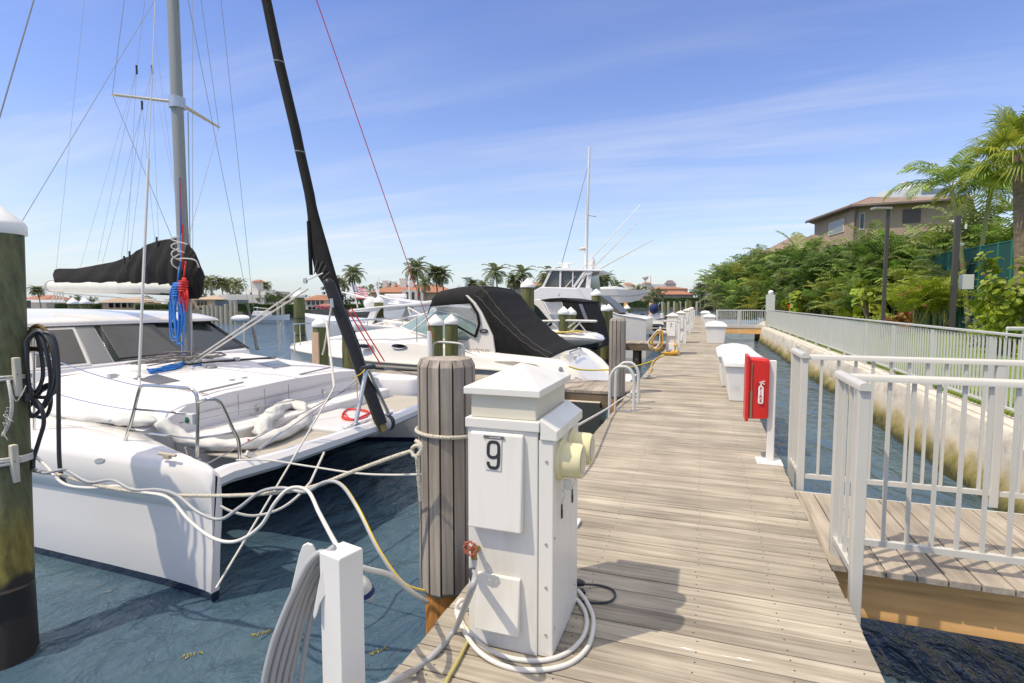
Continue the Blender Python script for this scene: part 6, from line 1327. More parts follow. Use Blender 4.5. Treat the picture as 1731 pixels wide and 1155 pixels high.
ms2 = MB(); ms2.tube([PY(990, 455, 29.2), PY(996.5, 248, 29.2)], [.10, .055], 12); mo = ms2.build('signal_mast', GEL, YA, smooth=True)
c = PY(985, 421, 29.2); MB().ball(c, .17, sc=(1.3, 1, .6)).build('mast_lamp', M('cream lamp', (.6, .55, .45), .4), mo, smooth=True)
MB().tube([PY(994, 364, 29.2), PY(1008, 366, 29.2)], .03, 6).build('crosstree', STEEL, mo)
w_ = MB(); w_.tube([PY(993, 285, 29.2), PY(950, 445, 28)], .02, 6); w_.build('mast_stay', STEEL, mo, smooth=True)
c = PY(957, 452, 29); MB().obox(PY(957, 446, 29), (.42, 0, 0), (0, .08, 0), (0, 0, .05)).loft([[c + Vector((x * k, y * k, z)) for x, y in ((-.2, -.2), (.2, -.2), (.2, .2), (-.2, .2))] for z, k in ((-.05, 1), (.15, .5))]).build('radar', GEL, YA, bevel=.02)
MB().lathe([(.13, 0), (.13, .2), (.17, .24), (.18, .42), (.10, .6), (0, .63)], 16, PY(1000.5, 456, 28.8)).build('dome', GEL, YA, smooth=True)
for a, b_ in (((943, 500), (1082, 347)), ((985, 470), (1092, 362)), ((993, 466), (1105, 405))):
    o_ = MB().tube([PY(*a, YY), PY(*b_, YY + 1)], [.035, .012], 6).build('outrigger', M('outrigger tube', (.5, .47, .42), .3, metal=.5), YA, smooth=True)
ANT = MB().tube([PY(893, 485, YY), PY(912, 462, YY)], .05, 6).build('rod', GEL, YA, smooth=True)
# yacht with upswept bow
YB = thing('bow_in_yacht', 'long white upswept yacht bow pointing at the dock beyond the tall green pile', 'yacht', (-10, 38, WATER))
Yb = 37.0
m = MB()
st = [(960, 492, 513), (1000, 490, 513.5), (1012, 489, 513), (1040, 488.5, 512.5), (1062, 490, 511), (1080, 490.5, 507), (1092, 490.4, 498), (1098, 490.2, 491.5)]
secs = []
for i, (x, yt, yb) in enumerate(st):
    k = [2.2, 2.2, 2.1, 1.8, 1.3, .75, .3, .03][i]; a, b_ = PY(x, yt, Yb + 2.3 - k), PY(x, yb, Yb + 2.3 - k * .75); a2, b2_ = PY(x, yt, Yb + 2.3), PY(x, yb, Yb + 2.3)
    secs.append([a, Vector((a.x, Yb + 2.3 + k, a.z)), Vector((b_.x, Yb + 2.3 + k * .6, b_.z)), b_, a.lerp(b_, .5) + Vector((0, -.0, 0))])
m.loft(secs); m.build('bow', GEL, YB, smooth=True, sharp=30)
MB().tube([Vector(s_[4]) + Vector((0, -.02, 0)) for s_ in secs], .04, 6).build('rub_line', M('grey line paint', (.45, .46, .44), .4), YB, smooth=True)
MB().prism([PY(*p_, Yb + .6) for p_ in ((1002, 491), (1008, 486), (1042, 484), (1050, 490))], (0, 3, 0)).build('deckhouse', GEL, YB, bevel=.05)
# keep that hull down to the water too
simple_hull(YB, -6.0, -22, 39.3, 2.0, .6, GEL, .9)
# stern-to boat with transom by the second pier
C4 = thing('day_boat', 'white day boat with square transom between second and third finger piers', 'motor boat', (-5, 24, WATER))
Yc4 = 22.9
secs = []
for x, yt, k in ((1002, 516, 1.4), (1015, 520, 1.6), (1030, 526, 1.7), (1045, 532, 1.7), (1062, 535, 1.7), (1078, 537, 1.65), (1092, 540, 1.6)):
    a = PY(x, yt, Yc4); secs.append([a, Vector((a.x, Yc4 + 2 * k, a.z)), Vector((a.x, Yc4 + 2 * k - .3, WATER - .3)), Vector((a.x, Yc4 + .25, WATER - .3)), Vector((a.x, Yc4 + .1, a.z * .3))])
MB().loft(secs).build('hull', GEL2, C4, smooth=True, sharp=40)
MB().tube([Vector(s_[0]) for s_ in secs], .03, 6).build('rub_rail', GEL, C4, smooth=True)
wl_ = MB().prism([PY(*p_, Yc4 + .3) for p_ in ((1008, 506), (1016, 500), (1032, 512), (1050, 529), (1040, 531))], (0, 2.4, 0)).build('windscreen_frame', M('dark frame', (.08, .08, .07), .4), C4, bevel=.02)
# covered dinghies, centre consoles further down
def covered(px0, px1, yt, yb, Y, label, mat=M('grey dinghy cover', (.42, .42, .38), .8, var=.15, scale=4, bump=.3)):
    t_ = thing('covered_dinghy', label, 'dinghy', PY((px0 + px1) / 2, yb, Y), 'covered dinghies beside the dock'); secs = []
    for i in range(9):
        u = i / 8; x = px0 + (px1 - px0) * u; k = math.sin(math.pi * min(1, .15 + u * .85)) ** .5; a, b_ = PY(x, yt + (yb - yt) * (1 - k) * .6 + (1 - u) * 2, Y), PY(x, yb, Y); w = .75 * k + .05
        secs.append([b_ + Vector((0, 0, 0)), a.lerp(b_, .6) + Vector((0, -.05, 0)), a + Vector((0, w * .5, 0)), a + Vector((0, w * 1.5, 0)), b_ + Vector((0, w * 2, 0))])
    MB().loft(secs).build('cover', mat, t_, smooth=True, sharp=50)
    MB().prism([PY(px0 + 3, yb, Y + .1), PY(px1 - 1, yb, Y + .1), PY(px1 - 3, yb + 3, Y + .1), PY(px0 + 6, yb + 3, Y + .1)], (0, 1.1, 0)).build('hull', RUBBER, t_)
covered(1079, 1111, 560, 567, 24.5, 'lower of two grey covered dinghies, below the day boat transom')
covered(1094, 1122, 542, 550.5, 30.5, 'upper of two grey covered dinghies, beside pedestal 7')
C5 = thing('centre_console_boat', 'open boat with twin dark outboards near the distant green pile', 'boat', PY(1080, 545, 35)); q_ = PY(1085, 541, 35)
simple_hull(C5, q_.x - 7, q_.x - .3, 36, 1.2, -.1, GEL, .2)
for x in (1075, 1085): outboard(PY(x, 541, 35.2) - Vector((0, 0, .35)), 1.2, M('navy cowling', (.015, .02, .06), .3), C5)
C6 = thing('centre_console_boat', 'open white boat under a dark navy T-top sail cover further down the dock', 'boat', PY(1105, 535, 48)); q_ = PY(1110, 530, 48)
simple_hull(C6, q_.x - 5, q_.x + 1.5, 48.8, 1.3, -.1, GEL, .3)
MB().ball(PY(1105, 522, 48), .45, sc=(.9, .9, 1.0)).build('blue_cover', M('navy cover', (.015, .03, .11), .8), C6, smooth=True)
MB().prism([PY(*p_, 48) for p_ in ((1095, 534), (1100, 531), (1120, 530), (1122, 538), (1100, 540))], (0, 1.5, 0)).build('console', GEL, C6, bevel=.05)
MB().tube([PY(1110, 522, 48), PY(1116, 511, 48)], .05, 6).tube([PY(1112, 512, 48), PY(1114, 532, 48)], .05, 6).build('roll_bar', STEEL, C6)
C7 = thing('runabout', 'small blue and white runabout with yellow flash seen under the bow of the yacht', 'boat', PY(1065, 545, 40)); q_ = PY(1066, 543, 42)
simple_hull(C7, q_.x - 4, q_.x, 43, 1.0, -.2, GEL, .1); MB().prism([PY(*p_, 42) for p_ in ((1063, 533), (1074, 532), (1074, 537), (1063, 537))], (0, 1, 0)).build('seat_cover', M('navy cover', (.015, .03, .11), .8), C7); MB().prism([PY(*p_, 42) for p_ in ((1048, 523), (1056, 522), (1056, 526), (1048, 526))], (0, 1, 0)).build('yellow_cover', YEL, C7)
C8 = thing('jet_boat', 'low white jet boat with black seat beside the far pedestals', 'boat', PY(1125, 545, 50)); q_ = PY(1122, 533, 52)
simple_hull(C8, q_.x - 4, q_.x + .5, 52.5, 1.0, -.15, GEL, .1); MB().prism([PY(*p_, 52) for p_ in ((1108, 536), (1120, 537), (1119, 540), (1108, 539))], (0, 1, 0)).build('seat', RUBBER, C8)
for (x, yt, Y, lab) in ((1168, 508, 66, 'left distant piling by the end of the dock'), (1163, 506, 70, 'distant piling rising behind the dock end'), (1146, 512, 62, 'short distant piling left of the dock end'), (1062, 522, 50, 'thin distant piling behind the runabout'), (1125, 512, 75, 'slim distant piling beyond the navy cover')):
    q_ = PY(x, yt, Y); t_ = thing('distant_piling', lab, 'pile', (q_.x, q_.y, 0)); MB().tube([(q_.x, q_.y, -1.5), (q_.x, q_.y, q_.z)], .22, 10).build('shaft', PILEG, t_, smooth=True)
for (x, Y, lab) in ((1058, 46, 'orange timber post right of the distant capped pile'), (1100, 55, 'orange timber post beside the navy cover')):
    q_ = PY(x, 512, Y); t_ = thing('timber_post', lab, 'post', (q_.x, q_.y, 0)); MB().box(q_.x - .15, q_.x + .15, q_.y - .15, q_.y + .15, -1.5, q_.z).build('post', PINE, t_)
# white boat on the far shore seen past the mast
C9 = thing('far_boat', 'white centre console boat moored under the far hedge, right of the mast', 'boat', PD(440, 535, 62)); 
secs = []
for x, yt, k in ((400, 535, .5), (405, 536.5, .8), (420, 536, 1), (450, 534, 1), (470, 533, .8), (480, 532, .35), (485, 531.5, .03)):
    a, b_ = PD(x, yt, 62), PD(x, 541.5, 62); dn = Vector((FW.x, FW.y, 0)).normalized() * 1.6; secs.append([a - dn * .5 * (1 - 1) + dn * (1 - k) * .5, a + dn * (1 + k) * .5, b_ + dn * (1 + k * .7) * .5, b_ + dn * (1 - k * .7) * .5])
MB().loft(secs).build('hull', GEL, C9, smooth=True, sharp=40)
MB().prism([PD(*p_, 62) for p_ in ((425, 534), (428, 526), (452, 527), (452, 534))], Vector((FW.x, FW.y, 0)).normalized() * 1.2).build('console', GEL, C9, bevel=.05)
MB().tube([PD(430, 520, 62), PD(452, 522, 62)], .05, 6).tube([PD(434, 518, 62), PD(437, 535, 62)], .04, 6).build('top_frame', STEEL, C9)
C10 = thing('jet_ski', 'white covered jet ski left of the far white boat', 'jet ski', PD(405, 541, 60)); MB().ball(PD(408, 539, 60), .55, sc=(2.6, 1, .8)).build('cover', M('pale cover', (.6, .61, .62), .7, var=.08), C10, smooth=True)

# ============================================================ foliage builders (local coordinates, origin at the foot)
LEAF_AREC = leafmat('areca leaf', (.10, .20, .03), (.36, .46, .09), .4)
LEAF_DARK = leafmat('dark leaf', (.05, .09, .015), (.14, .21, .04), .3)
LEAF_FAR = leafmat('far palm leaf', (.09, .12, .04), (.24, .26, .10), .35)
LEAF_YEL = leafmat('yellow green leaf', (.20, .29, .02), (.40, .46, .04), .35)
LEAF_FAN = leafmat('fan palm leaf', (.12, .21, .02), (.46, .48, .07), .4)
LEAF_RED = leafmat('croton leaf', (.22, .05, .015), (.35, .22, .03), .25)
LEAF_GREY = leafmat('greyish leaf', (.10, .12, .09), (.28, .32, .27), .2)
TRUNK = M('palm trunk', (.34, .29, .20), .85, col2=(.20, .17, .12), scale=5, stretch=(1, 1, 6), bump=.5)
CANE = M('green cane', (.36, .34, .12), .6, col2=(.22, .24, .08), scale=4, stretch=(1, 1, 5), bump=.3)
BARK = M('dark bark', (.13, .10, .07), .9, var=.3, scale=6, bump=.5)
def frond(mb, base, az, el0, Ln, droop, nl, ll, lw, rg, vfold=.5, hang=.25, rach=None):
    """one feather leaf: curved rachis with paired leaflets"""
    d = Vector((math.cos(az) * math.cos(el0), math.sin(az) * math.cos(el0), math.sin(el0))); p_ = Vector(base); step_ = Ln / nl; el = el0; pts = [p_.copy()]
    sid = Vector((-math.sin(az), math.cos(az), 0))
    for i in range(nl):
        t_ = (i + 1) / nl; el -= droop / nl * (.5 + t_); d = Vector((math.cos(az) * math.cos(el), math.sin(az) * math.cos(el), math.sin(el))); p_ = p_ + d * step_; pts.append(p_.copy())
        if t_ < .12: continue
        up_ = sid.cross(d).normalized() * -1
        if up_.z < 0: up_ = -up_
        k = math.sin(math.pi * min(1, .12 + t_ * .86)) ** .6
        for sgn in (-1, 1):
            dir_ = (sid * sgn * .85 + d * (.55 + .3 * t_) + up_ * (vfold * .4) + Vector((rg.uniform(-.1, .1), rg.uniform(-.1, .1), rg.uniform(-.1, .1)))).normalized(); l_ = ll * k * rg.uniform(.85, 1.1)
            a = p_; m_ = a + dir_ * l_ * .5; e_ = a + dir_ * l_ * .95 - Vector((0, 0, l_ * hang * rg.uniform(.7, 1.5))); w = d * lw * .5
            mb.add([a - w * .5, a + w * .5, m_ + w, m_ - w, e_], [(0, 1, 2, 3), (3, 2, 4)])
    if rach: rach.tube(pts[::2] + ([pts[-1]] if len(pts) % 2 == 0 else []), [max(.004, .022 * Ln / 3 * (1 - i / (len(pts[::2]) + 1))) for i in range(len(pts[::2]) + (1 if len(pts) % 2 == 0 else 0))], 4)
def coco(name, Hh, seed, nf=18, Ln=2.6, lean=.6, leaf=LEAF_FAR, trunk=TRUNK, nl=16, ll=.75, lw=.11, r=.16, wind=0.0, el=(-.6, 1.25)):
    rg = random.Random(seed); t_ = thing(name, 'palm', 'palm'); a0 = rg.uniform(0, 6.28); tp = [Vector((lean * (i / 6) ** 1.6 * math.cos(a0), lean * (i / 6) ** 1.6 * math.sin(a0), Hh * i / 6)) for i in range(7)]
    MB().tube(smooth_pts(tp, 3), [r * 1.35] + [r] * 6 + [r * .8] * 12, 9).build('trunk', trunk, t_, smooth=True, world=False)
    m = MB(); rc = MB()
    for i in range(nf):
        f = i / nf; az = i * 2.4 + rg.uniform(-.2, .2); e_ = el[1] - (el[1] - el[0]) * f + rg.uniform(-.1, .1)
        if wind: az = az + wind * math.sin(az) * .5
        frond(m, tp[-1], az, e_, Ln * rg.uniform(.85, 1.1), 1.15 + .3 * f, nl, ll, lw, rg, rach=rc)
    k = len(m.v); 
    c = m.build('crown', leaf, t_, world=False); rc.build('leaf_stalks', CANE, c, world=False); return t_
def areca(seed, stems=7, Hh=3.0, leaf=LEAF_AREC, Ln=1.9, nf=7, nl=17, ll=.52, lw=.06):
    rg = random.Random(seed); t_ = thing('areca_palm', 'x', 'palm'); tr_ = MB(); m = MB(); rc = MB()
    for s_ in range(stems):
        a0 = rg.uniform(0, 6.28); r0 = rg.uniform(0, .45); h_ = Hh * rg.uniform(.35, 1.0); le = rg.uniform(.1, .55); b_ = Vector((r0 * math.cos(a0), r0 * math.sin(a0), 0)); tpz = b_ + Vector((le * math.cos(a0), le * math.sin(a0), h_))
        tr_.tube([b_, b_.lerp(tpz, .5) + Vector((0, 0, .06)), tpz], [.055, .05, .045], 7)
        for i in range(nf):
            frond(m, tpz, a0 + i * 2.4 + rg.uniform(-.3, .3), rg.uniform(.75, 1.5), Ln * rg.uniform(.8, 1.25), rg.uniform(.8, 1.55), nl, ll, lw, rg, hang=.32, rach=rc)
    tr_.build('trunk', CANE, t_, smooth=True, world=False); c = m.build('crown', leaf, t_, world=False); rc.build('leaf_stalks', CANE, c, world=False); return t_
def leafblob(m, c, rx, ry, rz, n_, ls, rg, shape='oval', up_=.3, clump=6):
    """leaves clustered round random twigs inside an ellipsoid, denser at the surface"""
    cl_ = []
    for i in range(max(4, n_ // 28)):
        while True:
            v = Vector((rg.uniform(-1, 1), rg.uniform(-1, 1), rg.uniform(-1, 1)))
            if .35 < v.length < 1: break
        cl_.append(v)
    for i in range(n_):
        v = rg.choice(cl_) + Vector((rg.gauss(0, .13), rg.gauss(0, .13), rg.gauss(0, .13)))
        p_ = Vector((c[0] + v.x * rx, c[1] + v.y * ry, c[2] + v.z * rz)); nrm = (Vector((v.x, v.y, v.z + up_)) + Vector((rg.uniform(-.7, .7), rg.uniform(-.7, .7), rg.uniform(-.7, .7)))).normalized()
        a = nrm.orthogonal().normalized(); a = (Quaternion(nrm, rg.uniform(0, 6.28)) @ a); b_ = nrm.cross(a); s_ = ls * rg.uniform(.6, 1.25)
        if shape == 'round': m.add([p_ + (a * math.cos(k * 1.047) + b_ * math.sin(k * 1.047)) * s_ * .5 for k in range(6)], [tuple(range(6))])
        else: m.add([p_ - a * s_ * .5, p_ + b_ * s_ * .24, p_ + a * s_ * .5, p_ - b_ * s_ * .24], [(0, 1, 2, 3)])
def bush(seed, rx, ry, rz, n_, ls, leaf, shape='oval', stem=True, name='shrub', blobs=4):
    rg = random.Random(seed); t_ = thing(name, 'x', 'shrub'); m = MB()
    for i in range(blobs): leafblob(m, (rg.uniform(-.35, .35) * rx, rg.uniform(-.35, .35) * ry, rz * rg.uniform(.75, 1.15)), rx * rg.uniform(.5, .8), ry * rg.uniform(.5, .8), rz * rg.uniform(.55, .85), n_ // blobs, ls, rg, shape)
    c = m.build('foliage', leaf, t_, world=False)
    s_ = MB()
    for i in range(5): a = rg.uniform(0, 6.28); s_.tube([(0, 0, 0), (.3 * rx * math.cos(a), .3 * ry * math.sin(a), rz * .7), (.6 * rx * math.cos(a), .6 * ry * math.sin(a), rz * 1.2)], [.05 * rz, .03 * rz, .01], 6)
    s_.build('stem', BARK, t_, smooth=True, world=False); return t_
def tree(seed, Hh, R_, n_, ls, leaf, name='broadleaf_tree'):
    rg = random.Random(seed); t_ = thing(name, 'x', 'tree'); s_ = MB(); m = MB(); s_.tube([(0, 0, 0), (.1, 0, Hh * .3), (0, .1, Hh * .55)], [.05 * Hh * .6, .04 * Hh * .6, .02 * Hh], 8)
    for i in range(8):
        a = i * .8 + rg.uniform(-.3, .3); r_ = R_ * rg.uniform(.35, .8); z_ = Hh * rg.uniform(.45, .85); s_.tube([(0, 0, Hh * .3), (r_ * .5 * math.cos(a), r_ * .5 * math.sin(a), z_ * .8), (r_ * math.cos(a), r_ * math.sin(a), z_)], [.02 * Hh, .012 * Hh, .005 * Hh], 6)
        leafblob(m, (r_ * math.cos(a), r_ * math.sin(a), z_), R_ * .45, R_ * .45, Hh * .18, n_ // 9, ls, rg)
    leafblob(m, (0, 0, Hh * .8), R_ * .55, R_ * .55, Hh * .22, n_ // 9, ls, rg)
    s_.build('trunk', BARK, t_, smooth=True, world=False); m.build('crown', leaf, t_, world=False); return t_
used = {}
def put(proto, key, loc, label, rot, scale=1.0, group=None):
    """first use moves the prototype, later uses copy it"""
    if key not in used:
        used[key] = proto; o_ = proto; o_.location = loc; o_.rotation_euler = (0, 0, rot); o_.scale = (scale, scale, scale) if not isinstance(scale, tuple) else scale; o_['label'] = label
    else: o_ = dup(proto, loc, label, rot, scale)
    if group: o_['group'] = group
    elif 'group' in o_: del o_['group']
    return o_
def hgt(ytop, dep, base=.03):
    if base == .03 and dep > 30: ytop += 12
    return H + (512 - ytop) / F * dep - base

# ---- garden palms on the right
LV = [LEAF_AREC, leafmat('olive areca leaf', (.11, .16, .05), (.32, .38, .14), .4), leafmat('fresh areca leaf', (.07, .19, .03), (.28, .42, .07), .4), leafmat('golden areca leaf', (.20, .26, .04), (.50, .50, .10), .4)]
AR = [areca(21 + i, stems=4 + i % 2, Hh=3.6, Ln=2.7, nf=6, nl=17, ll=.85, lw=.12, leaf=LV[i]) for i in range(4)]
rg = random.Random(77)
gar = []          # photo x, photo y of the top, depth
for x, yt, d in ((1214, 440, 60), (1228, 430, 56), (1244, 418, 57), (1262, 412, 54), (1280, 406, 55), (1300, 402, 53), (1322, 396, 52), (1345, 388, 50), (1368, 384, 47), (1392, 392, 44), (1418, 384, 42), (1446, 384, 40), (1475, 372, 40), (1502, 366, 38), (1530, 362, 37), (1560, 368, 36), (1590, 380, 34), (1640, 330, 34), (1668, 338, 32), (1700, 340, 32), (1725, 345, 30),
                 (1222, 462, 52), (1246, 450, 50), (1275, 440, 48), (1305, 446, 47), (1338, 432, 45), (1372, 430, 42), (1402, 440, 38), (1432, 430, 36), (1462, 420, 36), (1500, 418, 34), (1535, 405, 33), (1568, 410, 32), (1620, 400, 31),
                 (1240, 480, 47), (1270, 476, 45), (1300, 478, 44), (1335, 470, 42), (1372, 472, 38), (1412, 462, 35), (1452, 452, 34), (1596, 440, 29)):
    gar.append((x, yt, d))
for i, (x, yt, d) in enumerate(gar):
    s_ = hgt(yt, d) / 5.7 * rg.uniform(.94, 1.06)
    zn = 'left of the leaning white trunks' if x < 1370 else ('below the tile roof house' if x < 1500 else 'right of the lamp post'); rw = ('tall back' if i < 20 else ('middle' if i < 33 else 'low front'))
    put(AR[i % 4], 'ar%d' % (i % 4), G(x, d, .02), 'feathery areca palm, %s row of the garden, %s' % (rw, zn), rg.uniform(0, 6.28), s_, 'areca palms of the garden screen, %s row %s' % (rw, zn))
AR2 = [areca(61 + i, stems=5, Hh=3.6, leaf=leafmat('deep areca leaf', (.04, .10, .02), (.17, .27, .05), .35), Ln=2.9, nf=7, nl=18, ll=.95, lw=.13) for i in range(2)]
for i, (x, yt, d) in enumerate(((1218, 432, 61), (1236, 440, 53), (1258, 414, 58), (1286, 424, 51), (1312, 410, 50), (1294, 456, 45), (1332, 404, 47), (1360, 402, 44), (1384, 408, 41), (1408, 396, 40), (1436, 400, 38), (1466, 392, 37), (1494, 384, 36), (1514, 396, 36.5), (1560, 388, 37), (1600, 372, 37), (1640, 368, 36), (1690, 372, 34), (1322, 470, 41), (1256, 468, 46), (1447, 462, 33), (1390, 468, 36))):
    put(AR2[i % 2], 'as%d' % (i % 2), G(x, d, .02), 'deep green areca palm mixed into the garden screen, ' + ('left end' if x < 1300 else ('middle part' if x < 1480 else 'right part near the lamp post')), rg.uniform(0, 6.28), hgt(yt, d) / 6.0, 'deep green palms of the garden screen ' + ('left' if x < 1300 else ('middle' if x < 1480 else 'right')))
BD = bush(31, 1.5, 1.5, 1.4, 1500, .22, LEAF_DARK)
for i, (x, yt, d) in enumerate(((1225, 500, 50), (1250, 500, 48), (1280, 502, 46), (1310, 500, 44), (1345, 500, 40), (1380, 498, 38), (1420, 490, 37), (1460, 495, 35), (1600, 470, 31), (1650, 440, 33), (1700, 430, 33), (1745, 420, 32), (1540, 440, 36), (1500, 470, 36), (1560, 460, 34), (1232, 470, 58), (1290, 455, 56), (1350, 440, 52), (1400, 430, 46), (1470, 430, 42), (1530, 415, 40), (1590, 420, 37))):
    put(BD, 'bd', G(x, d, .02), 'dark leafy shrub filling the shade between the areca palms', rg.uniform(0, 6.28), hgt(yt, d) / 2.5, 'dark shrubs under the garden palms')
TG = tree(95, 6, 3.0, 3200, .26, LEAF_DARK)
for i, (x, yt, d, lab) in enumerate(((1234, 436, 62, 'dark broadleaf tree at the left tip of the garden screen'), (1268, 420, 60, 'dark broadleaf tree second from the left tip of the garden'), (1308, 412, 57, 'dark broadleaf tree below the low wing roof'), (1478, 394, 44, 'dark broadleaf tree under the small house window'), (1560, 400, 41, 'dark broadleaf tree under the dark shuttered window'))):
    put(TG, 'tg', G(x, d, .02), lab, i * 1.7, hgt(yt, d) / 6.2)
# individually recognisable plants
sg_ = bush(41, 1.1, 1.1, 1.2, 520, .26, LEAF_YEL, 'round', name='sea_grape')
put(sg_, 'sg', G(1476, 29, .02), 'round leaved sea grape shrub behind the white bench', .3, hgt(462, 29) / 2.2)
sg2_ = bush(43, 1.2, 1.0, 1.45, 1500, .15, LEAF_YEL, 'round', name='sea_grape', blobs=6); put(sg2_, 'sg2', G(1722, 14.5, .02), 'bright yellow green sea grape tree at the right edge of the picture', 1.7, hgt(402, 14.5) / 2.75)
put(sg_, 'sg', G(1350, 38, .02), 'small round leaved sea grape in front of the leaning white trunks', 2.4, hgt(470, 38) / 2.3)
bg_ = areca(51, stems=9, Hh=1.6, leaf=LEAF_YEL, Ln=1.8, nf=8)
put(bg_, 'bg', G(1583, 26.5, .02), 'bright yellow green palm clump just left of the camera pole', .5, hgt(455, 26.5) / 3.1)
put(bg_, 'bg', G(1545, 26.5, .02), 'bright yellow green palm clump among pink flowers left of the camera pole', 2.5, hgt(462, 26.5) / 3.0)
put(bg_, 'bg', G(1432, 33, .02), 'low yellow green palm clump at the left end of the bench', 4.1, hgt(505, 33) / 3.0)
cr_ = bush(61, .9, .8, .55, 520, .20, LEAF_RED, name='croton_shrub')
put(cr_, 'cr', G(1521, 24.5, .02), 'red and orange croton shrub behind the fence', .4, hgt(512, 24.5) / 1.15)
hb_ = bush(62, 1.3, .8, .5, 900, .10, LEAF_YEL, name='clipped_shrub')
put(hb_, 'hb', G(1490, 27, .02), 'low bright green clipped shrub right of the bench', 0, 1.15)
gy_ = bush(63, 1.3, 1.0, .9, 900, .12, LEAF_GREY, name='silver_shrub'); put(gy_, 'gy', G(1672, 23, .02), 'silvery grey shrub between camera pole and right edge', 0, 1.0)
st_ = areca(71, stems=10, Hh=.25, leaf=LEAF_YEL, Ln=1.1, nf=7, nl=8, ll=.5, lw=.07); st_['category'] = 'plant'
put(st_, 'st', G(1672, 17.5, .02), 'low strappy green plant behind the fence, left of the last one', 0, .62); put(st_, 'st', G(1722, 15.5, .02), 'low strappy green plant behind the fence at the right edge', 2, .66)
# pink bougainvillea sprays
PINK = leafmat('pink bracts', (.50, .03, .12), (.60, .10, .20), .3)
bv = MB(); rgp = random.Random(8)
for x, y, d, n_, s_ in ((1530, 497, 25.6, 30, .28), (1545, 493, 25.6, 26, .22), (1541, 527, 24.0, 22, .2), (1561, 517, 24, 14, .16), (1626, 450, 25, 12, .3), (1672, 462, 22, 14, .25), (1556, 485, 25, 10, .2)):
    leafblob(bv, PD(x, y, d), s_, s_, s_ * .6, n_, .085, rgp)
bo_ = thing('bougainvillea', 'pink bougainvillea flowers sprinkled through the bright palm clump', 'flowers', G(1540, 25.5)); bv.build('flowers', PINK, bo_)
# single-stem palms
def lean_palm(x0, y0, x1, y1, d, label, nf, Ln, leaf, seed, r=.11, ll=.8, nl=34, lw=.085, el=(-.3, 1.3)):
    b_ = PD(x0, y0, d); b_.z = .02; tpz = PD(x1, y1, d); t_ = thing('tall_palm', label, 'palm', b_); mid = b_.lerp(tpz, .5) + RT * (-.12 * (1 if x1 > x0 else -1))
    MB().tube(smooth_pts([b_, mid, tpz], 8), [r * 1.3] + [r] * 8 + [r * .85] * 8, 12).build('trunk', CANE, t_, smooth=True)
    rg = random.Random(seed); m = MB(); rc = MB()
    for i in range(nf): frond(m, tpz, i * 2.4 + rg.uniform(-.2, .2), el[1] - (el[1] - el[0]) * i / nf, Ln * rg.uniform(.85, 1.1), rg.uniform(1.1, 1.6), nl, ll, lw, rg, hang=.3, rach=rc)
    c = m.build('crown', leaf, t_); rc.build('leaf_stalks', CANE, c); return t_
lean_palm(1642, 480, 1608, 318, 27, 'tall palm whose long left frond arches over the tile roof', 14, 3.1, LEAF_AREC, 5, ll=.95, lw=.09, el=(.1, 1.35))
lean_palm(1651, 480, 1676, 312, 27.5, 'slim pale trunked palm leaning right beside the fan palm', 14, 2.4, LEAF_FAN, 6, r=.11, ll=1.0, lw=.10)
lean_palm(1404, 523, 1376, 462, 42, 'young palm with leaning white trunk beside the dark fence gap', 8, 2.2, LEAF_AREC, 7, r=.11)
lean_palm(1403, 523, 1404, 470, 43, 'young palm with straight pale trunk beside the leaning one', 7, 1.8, LEAF_AREC, 8, r=.10)
# big fan palm at the right edge
fpb = G(1732, 16.5, .02); ft_ = PD(1727, 262, 16.5); fpn = thing('fan_palm', 'thick trunked fan palm with stiff round leaves at the top right edge', 'palm', fpb)
MB().tube([fpb, fpb.lerp(ft_, .4), fpb.lerp(ft_, .8), ft_], [.22, .18, .20, .24], 14).build('trunk', M('fibrous trunk', (.26, .20, .13), .95, col2=(.12, .09, .06), scale=5, stretch=(1, 1, 2), bump=1.0), fpn, smooth=True)
rg = random.Random(15); m = MB(); rc = MB()
for i in range(30):
    az = i * 2.4; el_ = 1.3 - 2.0 * i / 30 + rg.uniform(-.15, .15); d_ = Vector((math.cos(az) * math.cos(el_), math.sin(az) * math.cos(el_), math.sin(el_))); c = ft_ + d_ * rg.uniform(.7, 1.1) - Vector((0, 0, .08)); rc.tube([ft_, c], .018, 5)
    s_ = d_.cross(Vector((0, 0, 1))).normalized(); u_ = s_.cross(d_)
    for k in range(34):
        a = R(-125 + 250 * k / 33); b_ = (d_ * math.cos(a) + s_ * math.sin(a)).normalized(); l_ = 1.0 * (.75 + .25 * math.cos(a)) * rg.uniform(.85, 1.1); md = c + b_ * l_ * .55 + u_ * .05; e_ = c + b_ * l_ - Vector((0, 0, l_ * rg.uniform(.15, .5))); w = b_.cross(u_).normalized() * .024
        m.add([c - w * .4, c + w * .4, md + w, md - w, e_], [(0, 1, 2, 3), (3, 2, 4)])
c = m.build('crown', LEAF_FAN, fpn); rc.build('leaf_stalks', CANE, c)

